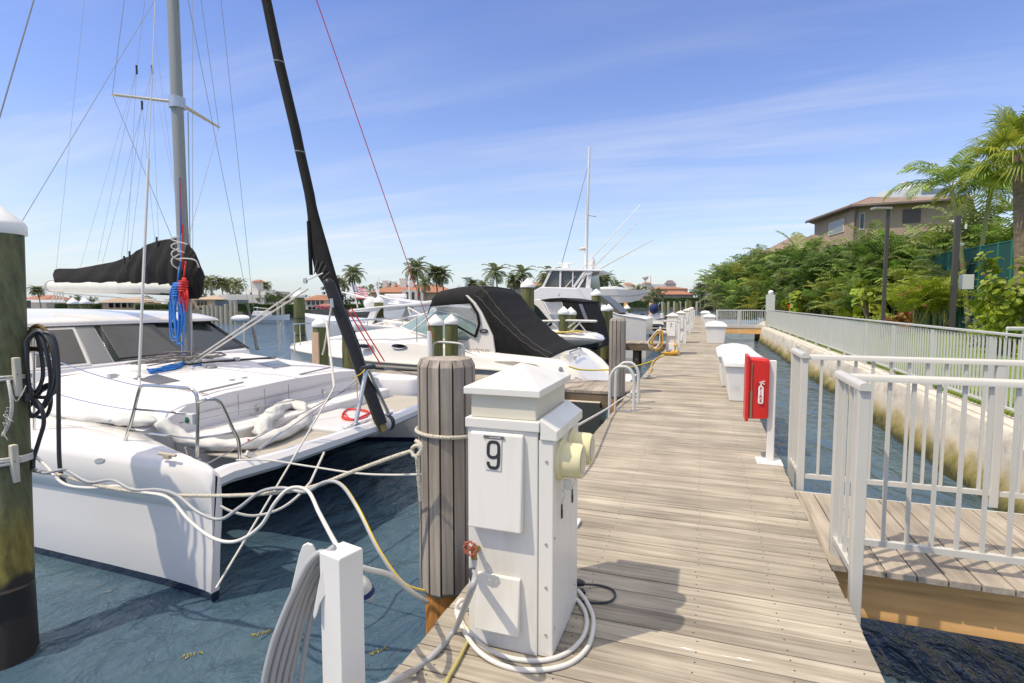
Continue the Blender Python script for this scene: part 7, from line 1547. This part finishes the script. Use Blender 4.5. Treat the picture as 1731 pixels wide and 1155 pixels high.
# ---- green windscreen fence of the tennis court
GM = bpy.data.materials.new('green windscreen cloth'); GM.use_nodes = True; t = GM.node_tree; b = t.nodes['Principled BSDF']; b.inputs['Base Color'].default_value = (.012, .085, .075, 1); b.inputs['Roughness'].default_value = .8; b.inputs['Alpha'].default_value = .86
cf = thing('court_fence', 'tall dark green mesh court fence with green posts behind the palms', 'fence', G(1560, 27)); pts_ = [(1370, 50), (1440, 43), (1525, 35.5), (1600, 30), (1682, 25.6), (1760, 22)]
pp_ = [G(x, d, .03) for x, d in pts_]; hh = 4.2
MB().loft([[p_, p_ + Vector((0, 0, hh)), p_ + Vector((.02, .02, hh)), p_ + Vector((.02, .02, 0))] for p_ in pp_]).build('mesh_screen', GM, cf)
for i in range(len(pp_) - 1):
    for k in range(3):
        q_ = pp_[i].lerp(pp_[i + 1], k / 3); MB().tube([q_, q_ + Vector((0, 0, hh + .08))], .045, 8).build('post', M('green post', (.02, .16, .10), .5), cf, smooth=True)
MB().tube([p_ + Vector((0, 0, hh)) for p_ in pp_], .03, 6).build('top_rail', M('green post', (.02, .16, .10), .5), cf, smooth=True)

# ---- lamp post, camera pole, bench
DKM = M('dark bronze pole', (.075, .068, .062), .5, metal=.3)
p_ = Z(1491, 573, .03); lpst = thing('lamp_post', 'dark square lamp post with flat arm on the lawn', 'lamp post', p_); zt_ = H + (512 - 355) / F * (proj_d := (p_ - EYE).dot(FW))
MB().box(p_.x - .062, p_.x + .062, p_.y - .062, p_.y + .062, .03, zt_ - .06).build('pole', DKM, lpst, bevel=.01)
a = Vector((p_.x, p_.y, zt_ - .02)); MB().obox(a - RT * .27 + Vector((0, 0, .01)), RT * .36, Vector((-RT.y, RT.x, 0)) * .13, (0, 0, .045)).build('lamp_head', M('lamp alloy', (.36, .35, .33), .4, metal=.4), lpst, bevel=.02)
p_ = Z(1608, 566, .03); cpl = thing('camera_pole', 'dark square pole carrying white security cameras and a white box', 'camera pole', p_); dd = (p_ - EYE).dot(FW); pt = PD(1618, 368, dd)
MB().loft([[Vector((c.x, c.y, c.z)) + Vector((x * .1, y * .1, 0)) for x, y in ((-1, -1), (1, -1), (1, 1), (-1, 1))] for c in (Vector((p_.x, p_.y, .03)), Vector((p_.x + (pt.x - p_.x) * .0, p_.y, pt.z)))]).build('pole', DKM, cpl, bevel=.01)
pv = lambda x, y: PD(x, y, dd)
for (x, y, dx, dy) in ((1611, 373, -.9, .1), (1621, 371, .5, .8), (1625, 412, .3, -.9)):
    c = pv(x, y); MB().tube([c - RT * .12, c + RT * (.10) * (1 if x > 1612 else -1) + Vector((0, 0, -.04))], .055, 10).ball(tuple(c + RT * .0 - Vector((0, 0, .06))), .075).build('security_camera', WHITE, cpl, smooth=True)
c = pv(1633, 383); MB().obox(c, RT * .04, (0, .04, 0), (0, 0, .12)).build('aerial', WHITE, cpl, bevel=.01)
c = pv(1632, 477) - Vector((FW.x, FW.y, 0)) * .05; MB().obox(c, RT * .27, Vector((-RT.y, RT.x, 0)) * .10, (0, 0, .33)).build('equipment_box', WHITE, cpl, bevel=.015)
p_ = G(1455, 33, .03); bn = thing('bench', 'pale slatted garden bench on the lawn behind the fence', 'bench', p_)
u = RT; v = Vector((-RT.y, RT.x, 0))
BW = M('weathered white slats', (.58, .58, .56), .6, var=.08)
for k in range(3): MB().obox(p_ - v * (.28 - .16 * k) + Vector((0, 0, .44)), u * .62, v * .065, (0, 0, .02)).build('seat_slat', BW, bn)
for k in range(2): MB().obox(p_ + v * (.18 + .05 * k) + u * .05 + Vector((0, 0, .66 + .20 * k)), u * .60, v * .02, (0, 0, .075)).build('back_slat', BW, bn)
for sx in (-.52, .55):
    MB().obox(p_ + u * sx - v * .25 + Vector((0, 0, .2)), u * .03, v * .05, (0, 0, .21)).build('leg', BW, bn); MB().obox(p_ + u * sx + v * .2 + Vector((0, 0, .45)), u * .03, v * .05, (0, 0, .46)).build('leg', BW, bn)
q_ = G(1708, 14, .03); ch = thing('sun_chair', 'pale plastic chair back just showing above the fence at the right edge', 'chair', q_); MB().obox(PD(1716, 556, 13.4), RT * .22, (0, .05, 0), (0, 0, .05)).build('backrest', BW, ch, bevel=.03)
for sx in (-.2, .2): MB().tube([PD(1716, 556, 13.4) + RT * sx, Vector((*(PD(1716, 556, 13.4) + RT * sx).xy, .03))], .02, 6).build('leg', BW, ch)
q_ = G(1336, 40, .03); kk = thing('kayak', 'red kayak lying under the garden palms', 'kayak', q_); MB().tube([PD(1325, 521, 40), PD(1331, 519.5, 40), PD(1338, 520, 40), PD(1341, 518, 40)], [.05, .2, .22, .05], 10).build('hull', REDP, kk, smooth=True)

# ---- house with tiled roof on the right
TILE = M('terracotta tan tiles', (.40, .29, .21), .8, col2=(.23, .165, .125), scale=1.4, bump=.4, detail=8)
STUC = M('tan stucco', (.38, .29, .20), .85, var=.06, scale=1.5, bump=.1)
hs_ = thing('tile_roof_house', 'tan stucco house with brown tile roof above the garden palms', 'house', G(1450, 52))
EAVE = 10.3
A1, A2, A3, A4 = G(1372, 60, 0), G(1437, 51, 0), G(1622, 47.5, 0), G(1640, 64, 0); A5 = G(1440, 72, 0)
foot = [A1, A2, A3, A4, A5]
MB().prism(foot, (0, 0, EAVE)).build('wall', STUC, hs_)
cen = sum(foot, Vector()) / 5
ov = [p_ + (p_ - cen).normalized() * .9 for p_ in foot]
RG1, RG2 = G(1462, 58, 0) + Vector((0, 0, EAVE + 2.15)), G(1604, 57, 0) + Vector((0, 0, EAVE + 2.1))
def roof_mesh(ring, r1, r2, zed, mapping):
    m = MB(); v = [Vector((p_.x, p_.y, zed)) for p_ in ring] + [r1, r2]; return v
rv = [Vector((p_.x, p_.y, EAVE + .05)) for p_ in ov]
rm = MB(); rm.add(rv + [RG1, RG2], [(0, 1, 5), (1, 2, 6, 5), (2, 3, 6), (3, 4, 5, 6), (4, 0, 5)]); rm.add([p_ - Vector((0, 0, .05)) for p_ in rv], [(4, 3, 2, 1, 0)])
roof = rm.build('roof', TILE, hs_)
# barrel tile courses as real ridges running down each slope
def courses(a, b_, r1, r2, n_, rad=.10):
    m = MB()
    for i in range(n_):
        t_ = (i + .5) / n_; lo = a.lerp(b_, t_); hi = r1.lerp(r2, t_) if r2 is not r1 else r1
        lo2 = lo + (lo - hi).normalized() * .05; m.tube([lo2, lo.lerp(hi, .97)], rad, 6, caps=True)
    return m
courses(rv[1], rv[2], RG1, RG2, 62, .085).build('tile_courses', TILE, roof, smooth=True)
courses(rv[0], rv[1], RG1, RG1, 34, .10).build('tile_courses', TILE, roof, smooth=True)
MB().tube([rv[1], RG1, RG2, rv[2]], .14, 8).build('ridge_tiles', TILE, roof, smooth=True)
MB().tube([rv[0] - Vector((0, 0, .1)), rv[1] - Vector((0, 0, .1)), rv[2] - Vector((0, 0, .1))], .11, 8).build('gutter', M('dark gutter', (.10, .085, .075), .5), hs_, smooth=True)
def wall_quad(a, b_, t0_, t1_, z0, z1, th, mat, name, par, out_=.02):
    d_ = (b_ - a).normalized(); n_ = d_.cross(Vector((0, 0, 1))); n_ = n_ if n_.dot(EYE - a) > 0 else -n_; p0_, p1_ = a.lerp(b_, t0_), a.lerp(b_, t1_); c = (p0_ + p1_) / 2 + n_ * out_; return MB().obox(Vector((c.x, c.y, (z0 + z1) / 2)), d_ * (p1_ - p0_).length / 2, n_ * th / 2, (0, 0, (z1 - z0) / 2)).build(name, mat, par)
WF = M('cream trim', (.60, .55, .45), .6)
w = wall_quad(A1, A2, .42, .80, 8.3, 9.6, .10, WF, 'window', hs_); wall_quad(A1, A2, .44, .78, 8.4, 9.5, .13, M('grey window glass', (.20, .22, .22), .15), 'pane', w)
w = wall_quad(A2, A3, .055, .105, 8.2, 9.75, .10, WF, 'window', hs_); wall_quad(A2, A3, .063, .097, 8.3, 9.65, .13, DGLASS, 'pane', w)
w = wall_quad(A2, A3, .46, .62, 8.6, 9.8, .10, M('dark shutter', (.10, .08, .07), .6), 'window', hs_)
MB().tube([A2.lerp(A3, .02) + Vector((0, -.4, EAVE - .1)), A2.lerp(A3, .008) + Vector((0, -.18, EAVE - 1.2)), A2.lerp(A3, .008) + Vector((0, -.18, 3))], .09, 8).build('downspout', M('dark gutter', (.10, .085, .075), .5), hs_, smooth=True)
# lower wing roofs stepping down to the left
for (xa, da, xb, db, za, zb, nm) in ((1300, 66, 1385, 58, 7.0, 9.4, 'wing_roof'), (1385, 50, 1420, 47, 6.9, 7.9, 'porch_roof')):
    a, b_ = G(xa, da, 0), G(xb, db, 0); bk_ = Vector((FW.x, FW.y, 0)) * 6
    wv = [Vector((a.x, a.y, za)), Vector((b_.x, b_.y, za if nm == 'porch_roof' else za + .8)), Vector((b_.x, b_.y, 0)) + bk_ * .8 + Vector((0, 0, zb)), Vector((a.x, a.y, 0)) + bk_ * .8 + Vector((0, 0, za + .5))]
    MB().prism(wv, (0, 0, -.2)).build(nm, TILE, hs_)
    wq = MB(); wq.prism([Vector((a.x, a.y, 0)) + bk_ * .05, Vector((b_.x, b_.y, 0)) + bk_ * .05, Vector((b_.x, b_.y, 0)) + bk_ * .7, Vector((a.x, a.y, 0)) + bk_ * .7], (0, 0, za - .25)); wq.build('wing_wall', STUC, hs_)
hr = thing('high_rise', 'white flat topped high rise peeping over the brown tile roof', 'building', G(1540, 165))
a, b_ = G(1490, 165, 0), G(1590, 160, 0); bk_ = Vector((FW.x, FW.y, 0)) * 4; zt2 = H + (512 - 321) / F * 162
MB().prism([a, b_, b_ + bk_, a + bk_], (0, 0, zt2)).build('wall', M('pale building render', (.66, .67, .68), .7), hr)
c_, d_ = G(1512, 166, 0), G(1562, 163, 0); MB().prism([c_, d_, d_ + bk_ * .5, c_ + bk_ * .5], (0, 0, H + (512 - 315) / F * 165)).build('penthouse', M('pale building render', (.66, .67, .68), .7), hr)
c_, d_ = G(1518, 166, 0), G(1528, 165, 0); MB().prism([c_, d_, d_ + bk_ * .3, c_ + bk_ * .3], (0, 0, H + (512 - 309) / F * 165)).build('lift_housing', M('pale building render', (.66, .67, .68), .7), hr)
wall_quad(a, b_, .58, .98, zt2 - 1.6, zt2 - .4, .4, M('blue glazing', (.18, .23, .30), .2), 'window_band', hr); wall_quad(a, b_, .05, .5, zt2 - 3.6, zt2 - 2.6, .4, M('blue glazing', (.18, .23, .30), .2), 'window_band', hr)

# ============================================================ the far shore
def block(par, x0, x1, yt, dep, mat, name='wall', depth=6, yb=None, dep2=None):
    a, b_ = G(x0, dep, 0), G(x1, dep2 or dep, 0); bk_ = Vector((FW.x, FW.y, 0)).normalized() * depth; z1 = H + (512 - yt) / F * dep; z0 = 0 if yb is None else H + (512 - yb) / F * dep
    for v_ in (a, b_): v_.z = z0
    return MB().prism([a, b_, b_ + bk_, a + bk_], (0, 0, z1 - z0)).build(name, mat, par), a, b_, bk_
def hip(par, x0, x1, ye, yr, dep, mat, depth=7, x0r=None, x1r=None, name='roof', over=4):
    ov_ = over; a, b_ = G(x0 - ov_, dep - .5, 0), G(x1 + ov_, dep - .5, 0); bk_ = Vector((FW.x, FW.y, 0)).normalized() * (depth + 1); ze, zr = H + (512 - ye) / F * dep, H + (512 - yr) / F * dep
    r1, r2 = G(x0r or x0 + (x1 - x0) * .2, dep, 0) + bk_ * .5, G(x1r or x1 - (x1 - x0) * .2, dep, 0) + bk_ * .5; r1.z = r2.z = zr
    for v_ in (a, b_): v_.z = ze
    c_, d_ = b_ + bk_, a + bk_
    return MB().add([a, b_, c_, d_, r1, r2], [(0, 1, 5, 4), (1, 2, 5), (2, 3, 4, 5), (3, 0, 4), (3, 2, 1, 0)]).build(name, mat, par)
def wins(par, x0, x1, y0, y1, dep, n_, mat=DGLASS, name='window', fill=.6, frame_=None):
    for i in range(n_):
        u0 = x0 + (x1 - x0) * (i + .5 - fill / 2) / n_; u1 = x0 + (x1 - x0) * (i + .5 + fill / 2) / n_; a, b_ = PD(u0, y1, dep - .12), PD(u1, y0, dep - .12)
        MB().prism([Vector((a.x, a.y, a.z)), Vector((b_.x, b_.y, a.z)), Vector((b_.x, b_.y, b_.z)), Vector((a.x, a.y, b_.z))], Vector((FW.x, FW.y, 0)) * .2).build(name, mat, par)
WHW = M('white house wall', (.66, .64, .58), .8, var=.04, scale=.5); BEI = M('beige house wall', (.55, .45, .30), .85, var=.05, scale=.5); ORT = M('orange tile roof', (.42, .19, .11), .85, col2=(.27, .125, .075), scale=1.2, detail=8, bump=.3); BRT = M('sand tile roof', (.46, .31, .19), .85, col2=(.30, .20, .13), scale=1.2, detail=8, bump=.3); TAN = M('tan villa roof', (.42, .33, .24), .85, var=.15)
BLG = M('blue grey glazing', (.09, .13, .16), .12)
# white modern villa with tower
D = 92
hv = thing('modern_villa', 'white modern villa with tall glass wall and a small tower right of the mast', 'house', G(410, D))
block(hv, 370, 447, 497.5, D, WHW, depth=10); wins(hv, 364, 399, 508, 531, D - 1.0, 4, BLG, fill=.9); wins(hv, 400, 420, 507, 531, D - 1.0, 2, BLG, fill=.85)
block(hv, 328, 372, 505, D - 1, BEI, 'wing_wall', 8); hip(hv, 328, 372, 506, 498, D - 1, TAN, 8); wins(hv, 332, 350, 509, 516, D - 1, 3); wins(hv, 333, 352, 521, 527, D - 1, 1)
block(hv, 418, 442, 489, D + 3, WHW, 'tower_base', 6); block(hv, 426, 437, 476, D + 2, WHW, 'tower', 2); hip(hv, 426, 437, 476, 472, D + 1.8, ORT, 2, name='tower_roof', over=1.5); wins(hv, 421, 439, 495, 500, D + 2.8, 2)
block(hv, 441, 467, 492, D + 1, WHW, 'east_wing', 6); wins(hv, 448, 466, 504, 511, D + 1, 1, BLG, fill=.95); wins(hv, 420, 432, 512, 514, D - 1.0, 1, BLG)
D = 95
h2 = thing('orange_roof_house', 'white two storey house with orange hip roof right of the lone tall pile', 'house', G(535, D)); block(h2, 514, 556, 506, D, WHW, depth=6); hip(h2, 514, 556, 507, 498, D, ORT, 6); wins(h2, 518, 548, 508, 515, D, 4); wins(h2, 520, 548, 519, 526, D, 4); block(h2, 534, 562, 516, D - 2, WHW, 'porch', 1.5, yb=521); hip(h2, 536, 560, 518, 513, D - 2, ORT, 2, name='porch_roof')
D = 105
h3 = thing('orange_roof_mansion', 'large beige mansion with long orange roof and chimneys behind the flag', 'house', G(690, D)); block(h3, 628, 760, 493, D, BEI, depth=12); hip(h3, 626, 762, 494, 479, D, ORT, 12); wins(h3, 686, 715, 494, 506, D, 3, fill=.55)
wins(h3, 735, 755, 497, 510, D, 2); block(h3, 680, 715, 490, D - 2, WHW, 'front_bay', 3); wins(h3, 684, 714, 494, 507, D - 2.0, 3, fill=.6)
for x0, x1, yt in ((647, 654, 474), (662, 667, 476), (676, 687, 472), (691, 699, 476)): block(h3, x0, x1, yt, D + 4, WHW, 'chimney', 1.5, yb=487)
for x in (677, 681, 685, 694): MB().tube([G(x, D + 4.5, H + (512 - 473) / F * D), G(x, D + 4.5, H + (512 - 469) / F * D)], .16, 8).build('chimney_pot', ORT, h3)
D = 100
h4 = thing('sand_roof_house', 'beige house with sand coloured hip roof left of the flybridge yacht', 'house', G(880, D)); block(h4, 862, 925, 484, D, BEI, depth=8); hip(h4, 860, 926, 484, 475, D, BRT, 8); wins(h4, 866, 884, 487, 498, D, 2)
for x in (872, 882): MB().box(0, .01, 0, .01, 0, .01)
D = 88
h5 = thing('orange_roof_house', 'pale orange house at the far left between pile and sail cover', 'house', G(60, D)); block(h5, 30, 72, 511, D, M('peach wall', (.55, .42, .32), .85), depth=6); hip(h5, 30, 70, 506, 498, D, ORT, 6); block(h5, 52, 78, 512, D - 2, M('grey lean roof', (.42, .40, .36), .7), 'annex', 3); wins(h5, 44, 52, 508, 520, D, 1)
h6 = thing('sand_roof_house', 'low house with pinkish tile roof seen beneath the catamaran boom', 'house', G(200, 88)); block(h6, 166, 232, 511, 88, BEI, depth=6); hip(h6, 166, 230, 510, 502, 88, BRT, 6); wins(h6, 182, 226, 512, 520, 88, 4)
h6b = thing('villa_wing', 'cream villa part glimpsed just left of the mast under the boom', 'house', G(290, 90)); block(h6b, 278, 318, 505, 90, WHW, depth=6); wins(h6b, 282, 314, 508, 515, 90, 4)
# hotels and condominiums on the right
D = 210
h7 = thing('hotel', 'long pale hotel with dark turret and orange roofs beyond the upswept bow', 'building', G(1120, D)); block(h7, 1084, 1142, 480.5, D, WHW, depth=12); wins(h7, 1090, 1124, 482, 486, D, 5, BLG); block(h7, 1090, 1100, 478, D - 1, WHW, 'lift_tower', 5); hip(h7, 1090, 1101, 479, 476, D - 1, ORT, 5, name='turret_roof', over=1)
block(h7, 1130, 1142, 479, D - 2, WHW, 'turret', 5); hip(h7, 1129, 1142, 480, 473, D - 2, M('dark turret roof', (.16, .13, .15), .8), 5, name='turret_roof', over=1); wins(h7, 1133, 1140, 480, 485, D - 2.1, 2)
D = 195
h8 = thing('condominium', 'cream condominium with arched balconies left of the hotel', 'building', G(1065, D)); block(h8, 1053, 1074, 482, D, WHW, depth=8); hip(h8, 1060, 1072, 482, 477, D, ORT, 8, over=1.5); wins(h8, 1062, 1073, 485, 491, D, 3, BLG); wins(h8, 1054, 1060, 485, 491, D, 2, BLG)
block(h8, 1050, 1080, 489, D - 3, WHW, 'lower_floor', 4, yb=499)
D = 180
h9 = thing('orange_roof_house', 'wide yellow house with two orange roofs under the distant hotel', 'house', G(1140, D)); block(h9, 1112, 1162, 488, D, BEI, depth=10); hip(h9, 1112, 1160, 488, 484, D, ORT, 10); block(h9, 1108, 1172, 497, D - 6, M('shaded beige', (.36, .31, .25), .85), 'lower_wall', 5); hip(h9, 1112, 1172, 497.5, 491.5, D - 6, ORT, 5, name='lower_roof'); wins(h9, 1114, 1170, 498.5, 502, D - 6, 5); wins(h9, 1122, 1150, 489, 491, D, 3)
h10 = thing('orange_roof_house', 'small yellow house with orange roof in front of the garden palms, far away', 'house', G(1203, 170)); block(h10, 1195, 1216, 492, 170, BEI, depth=6); hip(h10, 1195, 1212, 492, 489.5, 170, ORT, 6)
# masts, tank, dish
wt = thing('water_tower', 'distant white water tank on a thick stem', 'water tower', G(1091, 230)); c = PD(1091, 470.5, 230); MB().lathe([(.25, -7), (.25, -.9), (1.2, -.1), (1.3, .6), (1.0, .9), (0, 1.0)], 18, c).build('tank', M('tank white', (.55, .56, .56), .6), wt, smooth=True)
cm_ = thing('radio_mast', 'thin red and white lattice mast beside the distant water tank', 'mast', G(1100, 240)); MB().tube([PD(1100, 500, 240), PD(1100, 466, 240)], [.25, .1], 6).build('pole', M('mast red', (.45, .16, .12), .7), cm_)
ds = thing('saucer_antenna', 'white shallow saucer on a thin pole above the black canopy', 'antenna', G(790, 60)); c = PD(789, 470, 60); MB().lathe([(.05, -3), (.05, -.35), (.12, -.2), (.68, .03), (.66, .07), (.1, .11), (0, .11)], 20, c).build('saucer', GEL, ds, smooth=True)
# seawall, docks and pilings on the far shore
fw = thing('far_seawall', 'low grey seawall running along the far shore', 'seawall', (-60, 70, WATER)); m = MB()
sp = [Vector((x, y, 0)) for x, y in SHORE]
secs = []
for i, p_ in enumerate(sp): 
    d_ = (sp[min(i + 1, len(sp) - 1)] - sp[max(i - 1, 0)]).normalized(); n_ = Vector((d_.y, -d_.x, 0)); secs.append([p_ + n_ * .5 + Vector((0, 0, -1.5)), p_ + n_ * .5 + Vector((0, 0, .45)), p_ - n_ * .3 + Vector((0, 0, .45)), p_ - n_ * .3 + Vector((0, 0, -1.5))])
m.loft(secs); m.build('wall_face', M('far grey wall', (.30, .28, .22), .9, col2=(.14, .13, .09), scale=.8, stretch=(1, 1, 3)), fw)
rgq = random.Random(4)
FP = thing('far_piling', 'x', 'pile'); MB().tube([(0, 0, -1.5), (0, 0, 1.5)], .18, 8).build('shaft', M('pale piling', (.40, .37, .28), .8, var=.2), FP, smooth=True, world=False)
for i, x in enumerate([345, 352, 359, 366, 374, 382, 391, 398, 470, 478, 640, 655, 668, 684, 700, 715, 752, 860, 1120, 1130, 1140, 1150, 1160, 1178]):
    d_ = 66 if x < 420 else (78 if x < 500 else (86 if x < 640 else (95 if x < 760 else (110 if x < 900 else 165)))); p_ = G(x, d_ - 2, 0)
    o_ = put(FP, 'fp', p_, 'slender pale piling before the far seawall, ' + (zz_ := ('in front of the glass villa' if x < 420 else ('left of the lone tall pile' if x < 500 else ('below the orange roof mansion' if x < 760 else ('behind the cruiser canopy' if x < 900 else 'in the row at the far canal end'))))), 0, (1.2, 1.2, rgq.uniform(.7, 1.2)) if x < 1000 else (1.8, 1.8, 1.3), 'slender pilings ' + zz_)
# hedge, trees
HG = thing('clipped_hedge', 'x', 'hedge'); m = MB(); rgh = random.Random(2)
for k in range(2600):
    x, y, z = rgh.uniform(-1, 1), rgh.uniform(-1, 1), rgh.uniform(0, 1); f = rgh.choice((0, 1, 2))
    if f == 0: y = -1
    elif f == 1: z = 1
    else: x = rgh.choice((-1, 1))
    leafblob(m, (x, y * .5, z), .03, .03, .03, 1, .09, rgh)
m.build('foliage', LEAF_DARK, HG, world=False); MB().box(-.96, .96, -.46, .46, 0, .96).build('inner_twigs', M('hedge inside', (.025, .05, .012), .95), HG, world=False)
def hedge(x0, x1, yt, dep, label):
    a, b_ = G(x0, dep, .2), G(x1, dep, .2); c = (a + b_) / 2; return put(HG, 'hg', c, label, math.atan2((b_ - a).y, (b_ - a).x), ((b_ - a).length / 2, 2.0, H + (512 - yt) / F * dep - .2))
hedge(402, 432, 512.5, 80, 'bright clipped hedge block right of the glass villa'); hedge(434, 512, 514, 84, 'long dark hedge between villa and lone tall pile'); hedge(1106, 1145, 503.5, 168, 'clipped hedge on the shore below the wide yellow house'); hedge(1146, 1215, 503, 170, 'long dark green hedge at the canal end'); hedge(100, 165, 513, 84, 'dark hedge beneath the catamaran boom'); hedge(235, 285, 514, 84, 'dark hedge left of the mast'); hedge(1030, 1100, 508, 150, 'hedge strip behind the yacht bow'); hedge(560, 640, 514, 96, 'dark hedge below the flag')
TD = [tree(91, 6, 3.2, 2400, .34, LEAF_DARK), tree(92, 6, 3.0, 2400, .34, LEAF_FAR)]
for i, (x, yt, d, k, lab) in enumerate(((448, 489, 93, 0, 'dark rounded tree right of the villa tower'), (468, 492, 92, 0, 'dark tree between villa tower and lone tall pile'), (488, 496, 92, 0, 'dark tree just left of the lone tall pile'), (510, 494, 102, 1, 'olive tree behind the lone tall pile'), (572, 490, 100, 0, 'dark tree left of the flag'), (590, 500, 98, 0, 'low dark tree under the tall palm left of the flag'), (632, 476, 116, 1, 'olive tree behind the orange roof mansion'), (660, 472, 120, 1, 'second olive tree behind the orange roof mansion'), (612, 498, 100, 0, 'dark tree behind the flag'),
                             (125, 497, 96, 0, 'dark tree below the left end of the boom'), (150, 500, 96, 0, 'dark tree under the sail cover'), (250, 498, 96, 0, 'dark tree under the boom near the mast'), (1083, 483, 175, 1, 'round tree between condominium and hotel'), (1108, 488, 140, 1, 'bushy tree under the tip of the upswept bow'), (1095, 500, 135, 1, 'lower bushy tree behind the upswept bow tip'), (1180, 488, 175, 0, 'dark tree left of the far palms'), (1206, 504, 75, 1, 'yellow green bush by the far end of the canal'), (935, 497, 108, 0, 'dark tree behind the flybridge yacht'), (1020, 495, 150, 1, 'tree right of the flybridge yacht'), (830, 500, 104, 0, 'dark tree right of the black canopy'), (775, 498, 108, 0, 'dark tree behind the canopy front'), (345, 490, 102, 1, 'olive tree behind the villa, left'), (400, 488, 104, 1, 'olive tree behind the villa, middle'))):
    hh_ = hgt(yt, d, .2); put(TD[k], 'td%d' % k, G(x, d, .2), lab, i * 1.3, hh_ / 6.3 * (1.0 if x < 1000 else 1.15))
PALMS = [coco('coconut_palm', 7, 101, nf=24, ll=1.0, lw=.2), coco('coconut_palm', 7, 102, nf=22, Ln=2.9, ll=1.0, lw=.2), coco('coconut_palm', 7, 103, nf=28, Ln=2.4, ll=1.0, lw=.2)]
pl3 = [(347, 470, 101, 'at the left of the row behind the glass villa'), (360, 465, 99, 'second in the row behind the glass villa'), (379, 467, 99, 'in the middle of the row behind the glass villa'), (392, 471, 102, 'fourth in the row behind the glass villa'), (406, 470, 97, 'right end of the row behind the glass villa'), (452, 474, 100, 'windblown above the dark tree by the tower'),
       (604, 449, 88, 'tall one just left of the flag'), (585, 470, 98, 'short one beside the tall palm left of the flag'), (568, 463, 98, 'behind the black folded pole'), (710, 438, 96, 'tall thin one above the mansion roof'), (722, 468, 92, 'low full one before the mansion'), (741, 447, 94, 'left one of a pair right of the red line'), (752, 452, 94, 'right one of a pair right of the red line'), (843, 445, 84, 'full crowned one between canopy and capped pile'), (802, 470, 96, 'small one above the black canopy'), (820, 474, 94, 'low one right of the saucer antenna'), (888, 448, 92, 'behind the tall capped pile'), (872, 462, 94, 'low one left of the tall capped pile'), (925, 462, 100, 'peeping left of the flybridge roof'), (935, 450, 104, 'small topped one behind the flybridge roof'), (1014, 463, 118, 'right behind the flybridge'), (1028, 460, 120, 'left one of the pair right of the flybridge'), (1046, 473, 130, 'right one of the pair right of the flybridge'),
       (69, 482, 80, 'at the far left between pile and boom'), (1184, 477, 150, 'left one at the end of the canal'), (1192, 479, 150, 'right one at the end of the canal'), (1040, 484, 132, 'low one between yacht and condominium')]
for i, (x, yt, d, lab) in enumerate(pl3):
    k = i % 3; hh_ = hgt(yt, d, .2); s_ = min(1.35, hh_ / 8.3) if x < 1000 else hh_ / 8.6
    o_ = put(PALMS[k], 'pp%d' % k, G(x, d, .2), 'distant coconut palm, ' + lab, i * 2.1, (s_ if s_ > .55 else .55, s_ if s_ > .55 else .55, hh_ / 8.6))
# pink flowering strip on the far shore
m = MB(); leafblob(m, G(500, 84, .8), 4, 1, .4, 120, .4, random.Random(1)); leafblob(m, G(545, 90, .8), 4, 1, .4, 120, .4, random.Random(2)); o_ = thing('flower_bed', 'thin strip of pink flowers on the far shore near the lone tall pile', 'flowers', G(520, 86)); m.build('flowers', PINK, o_)
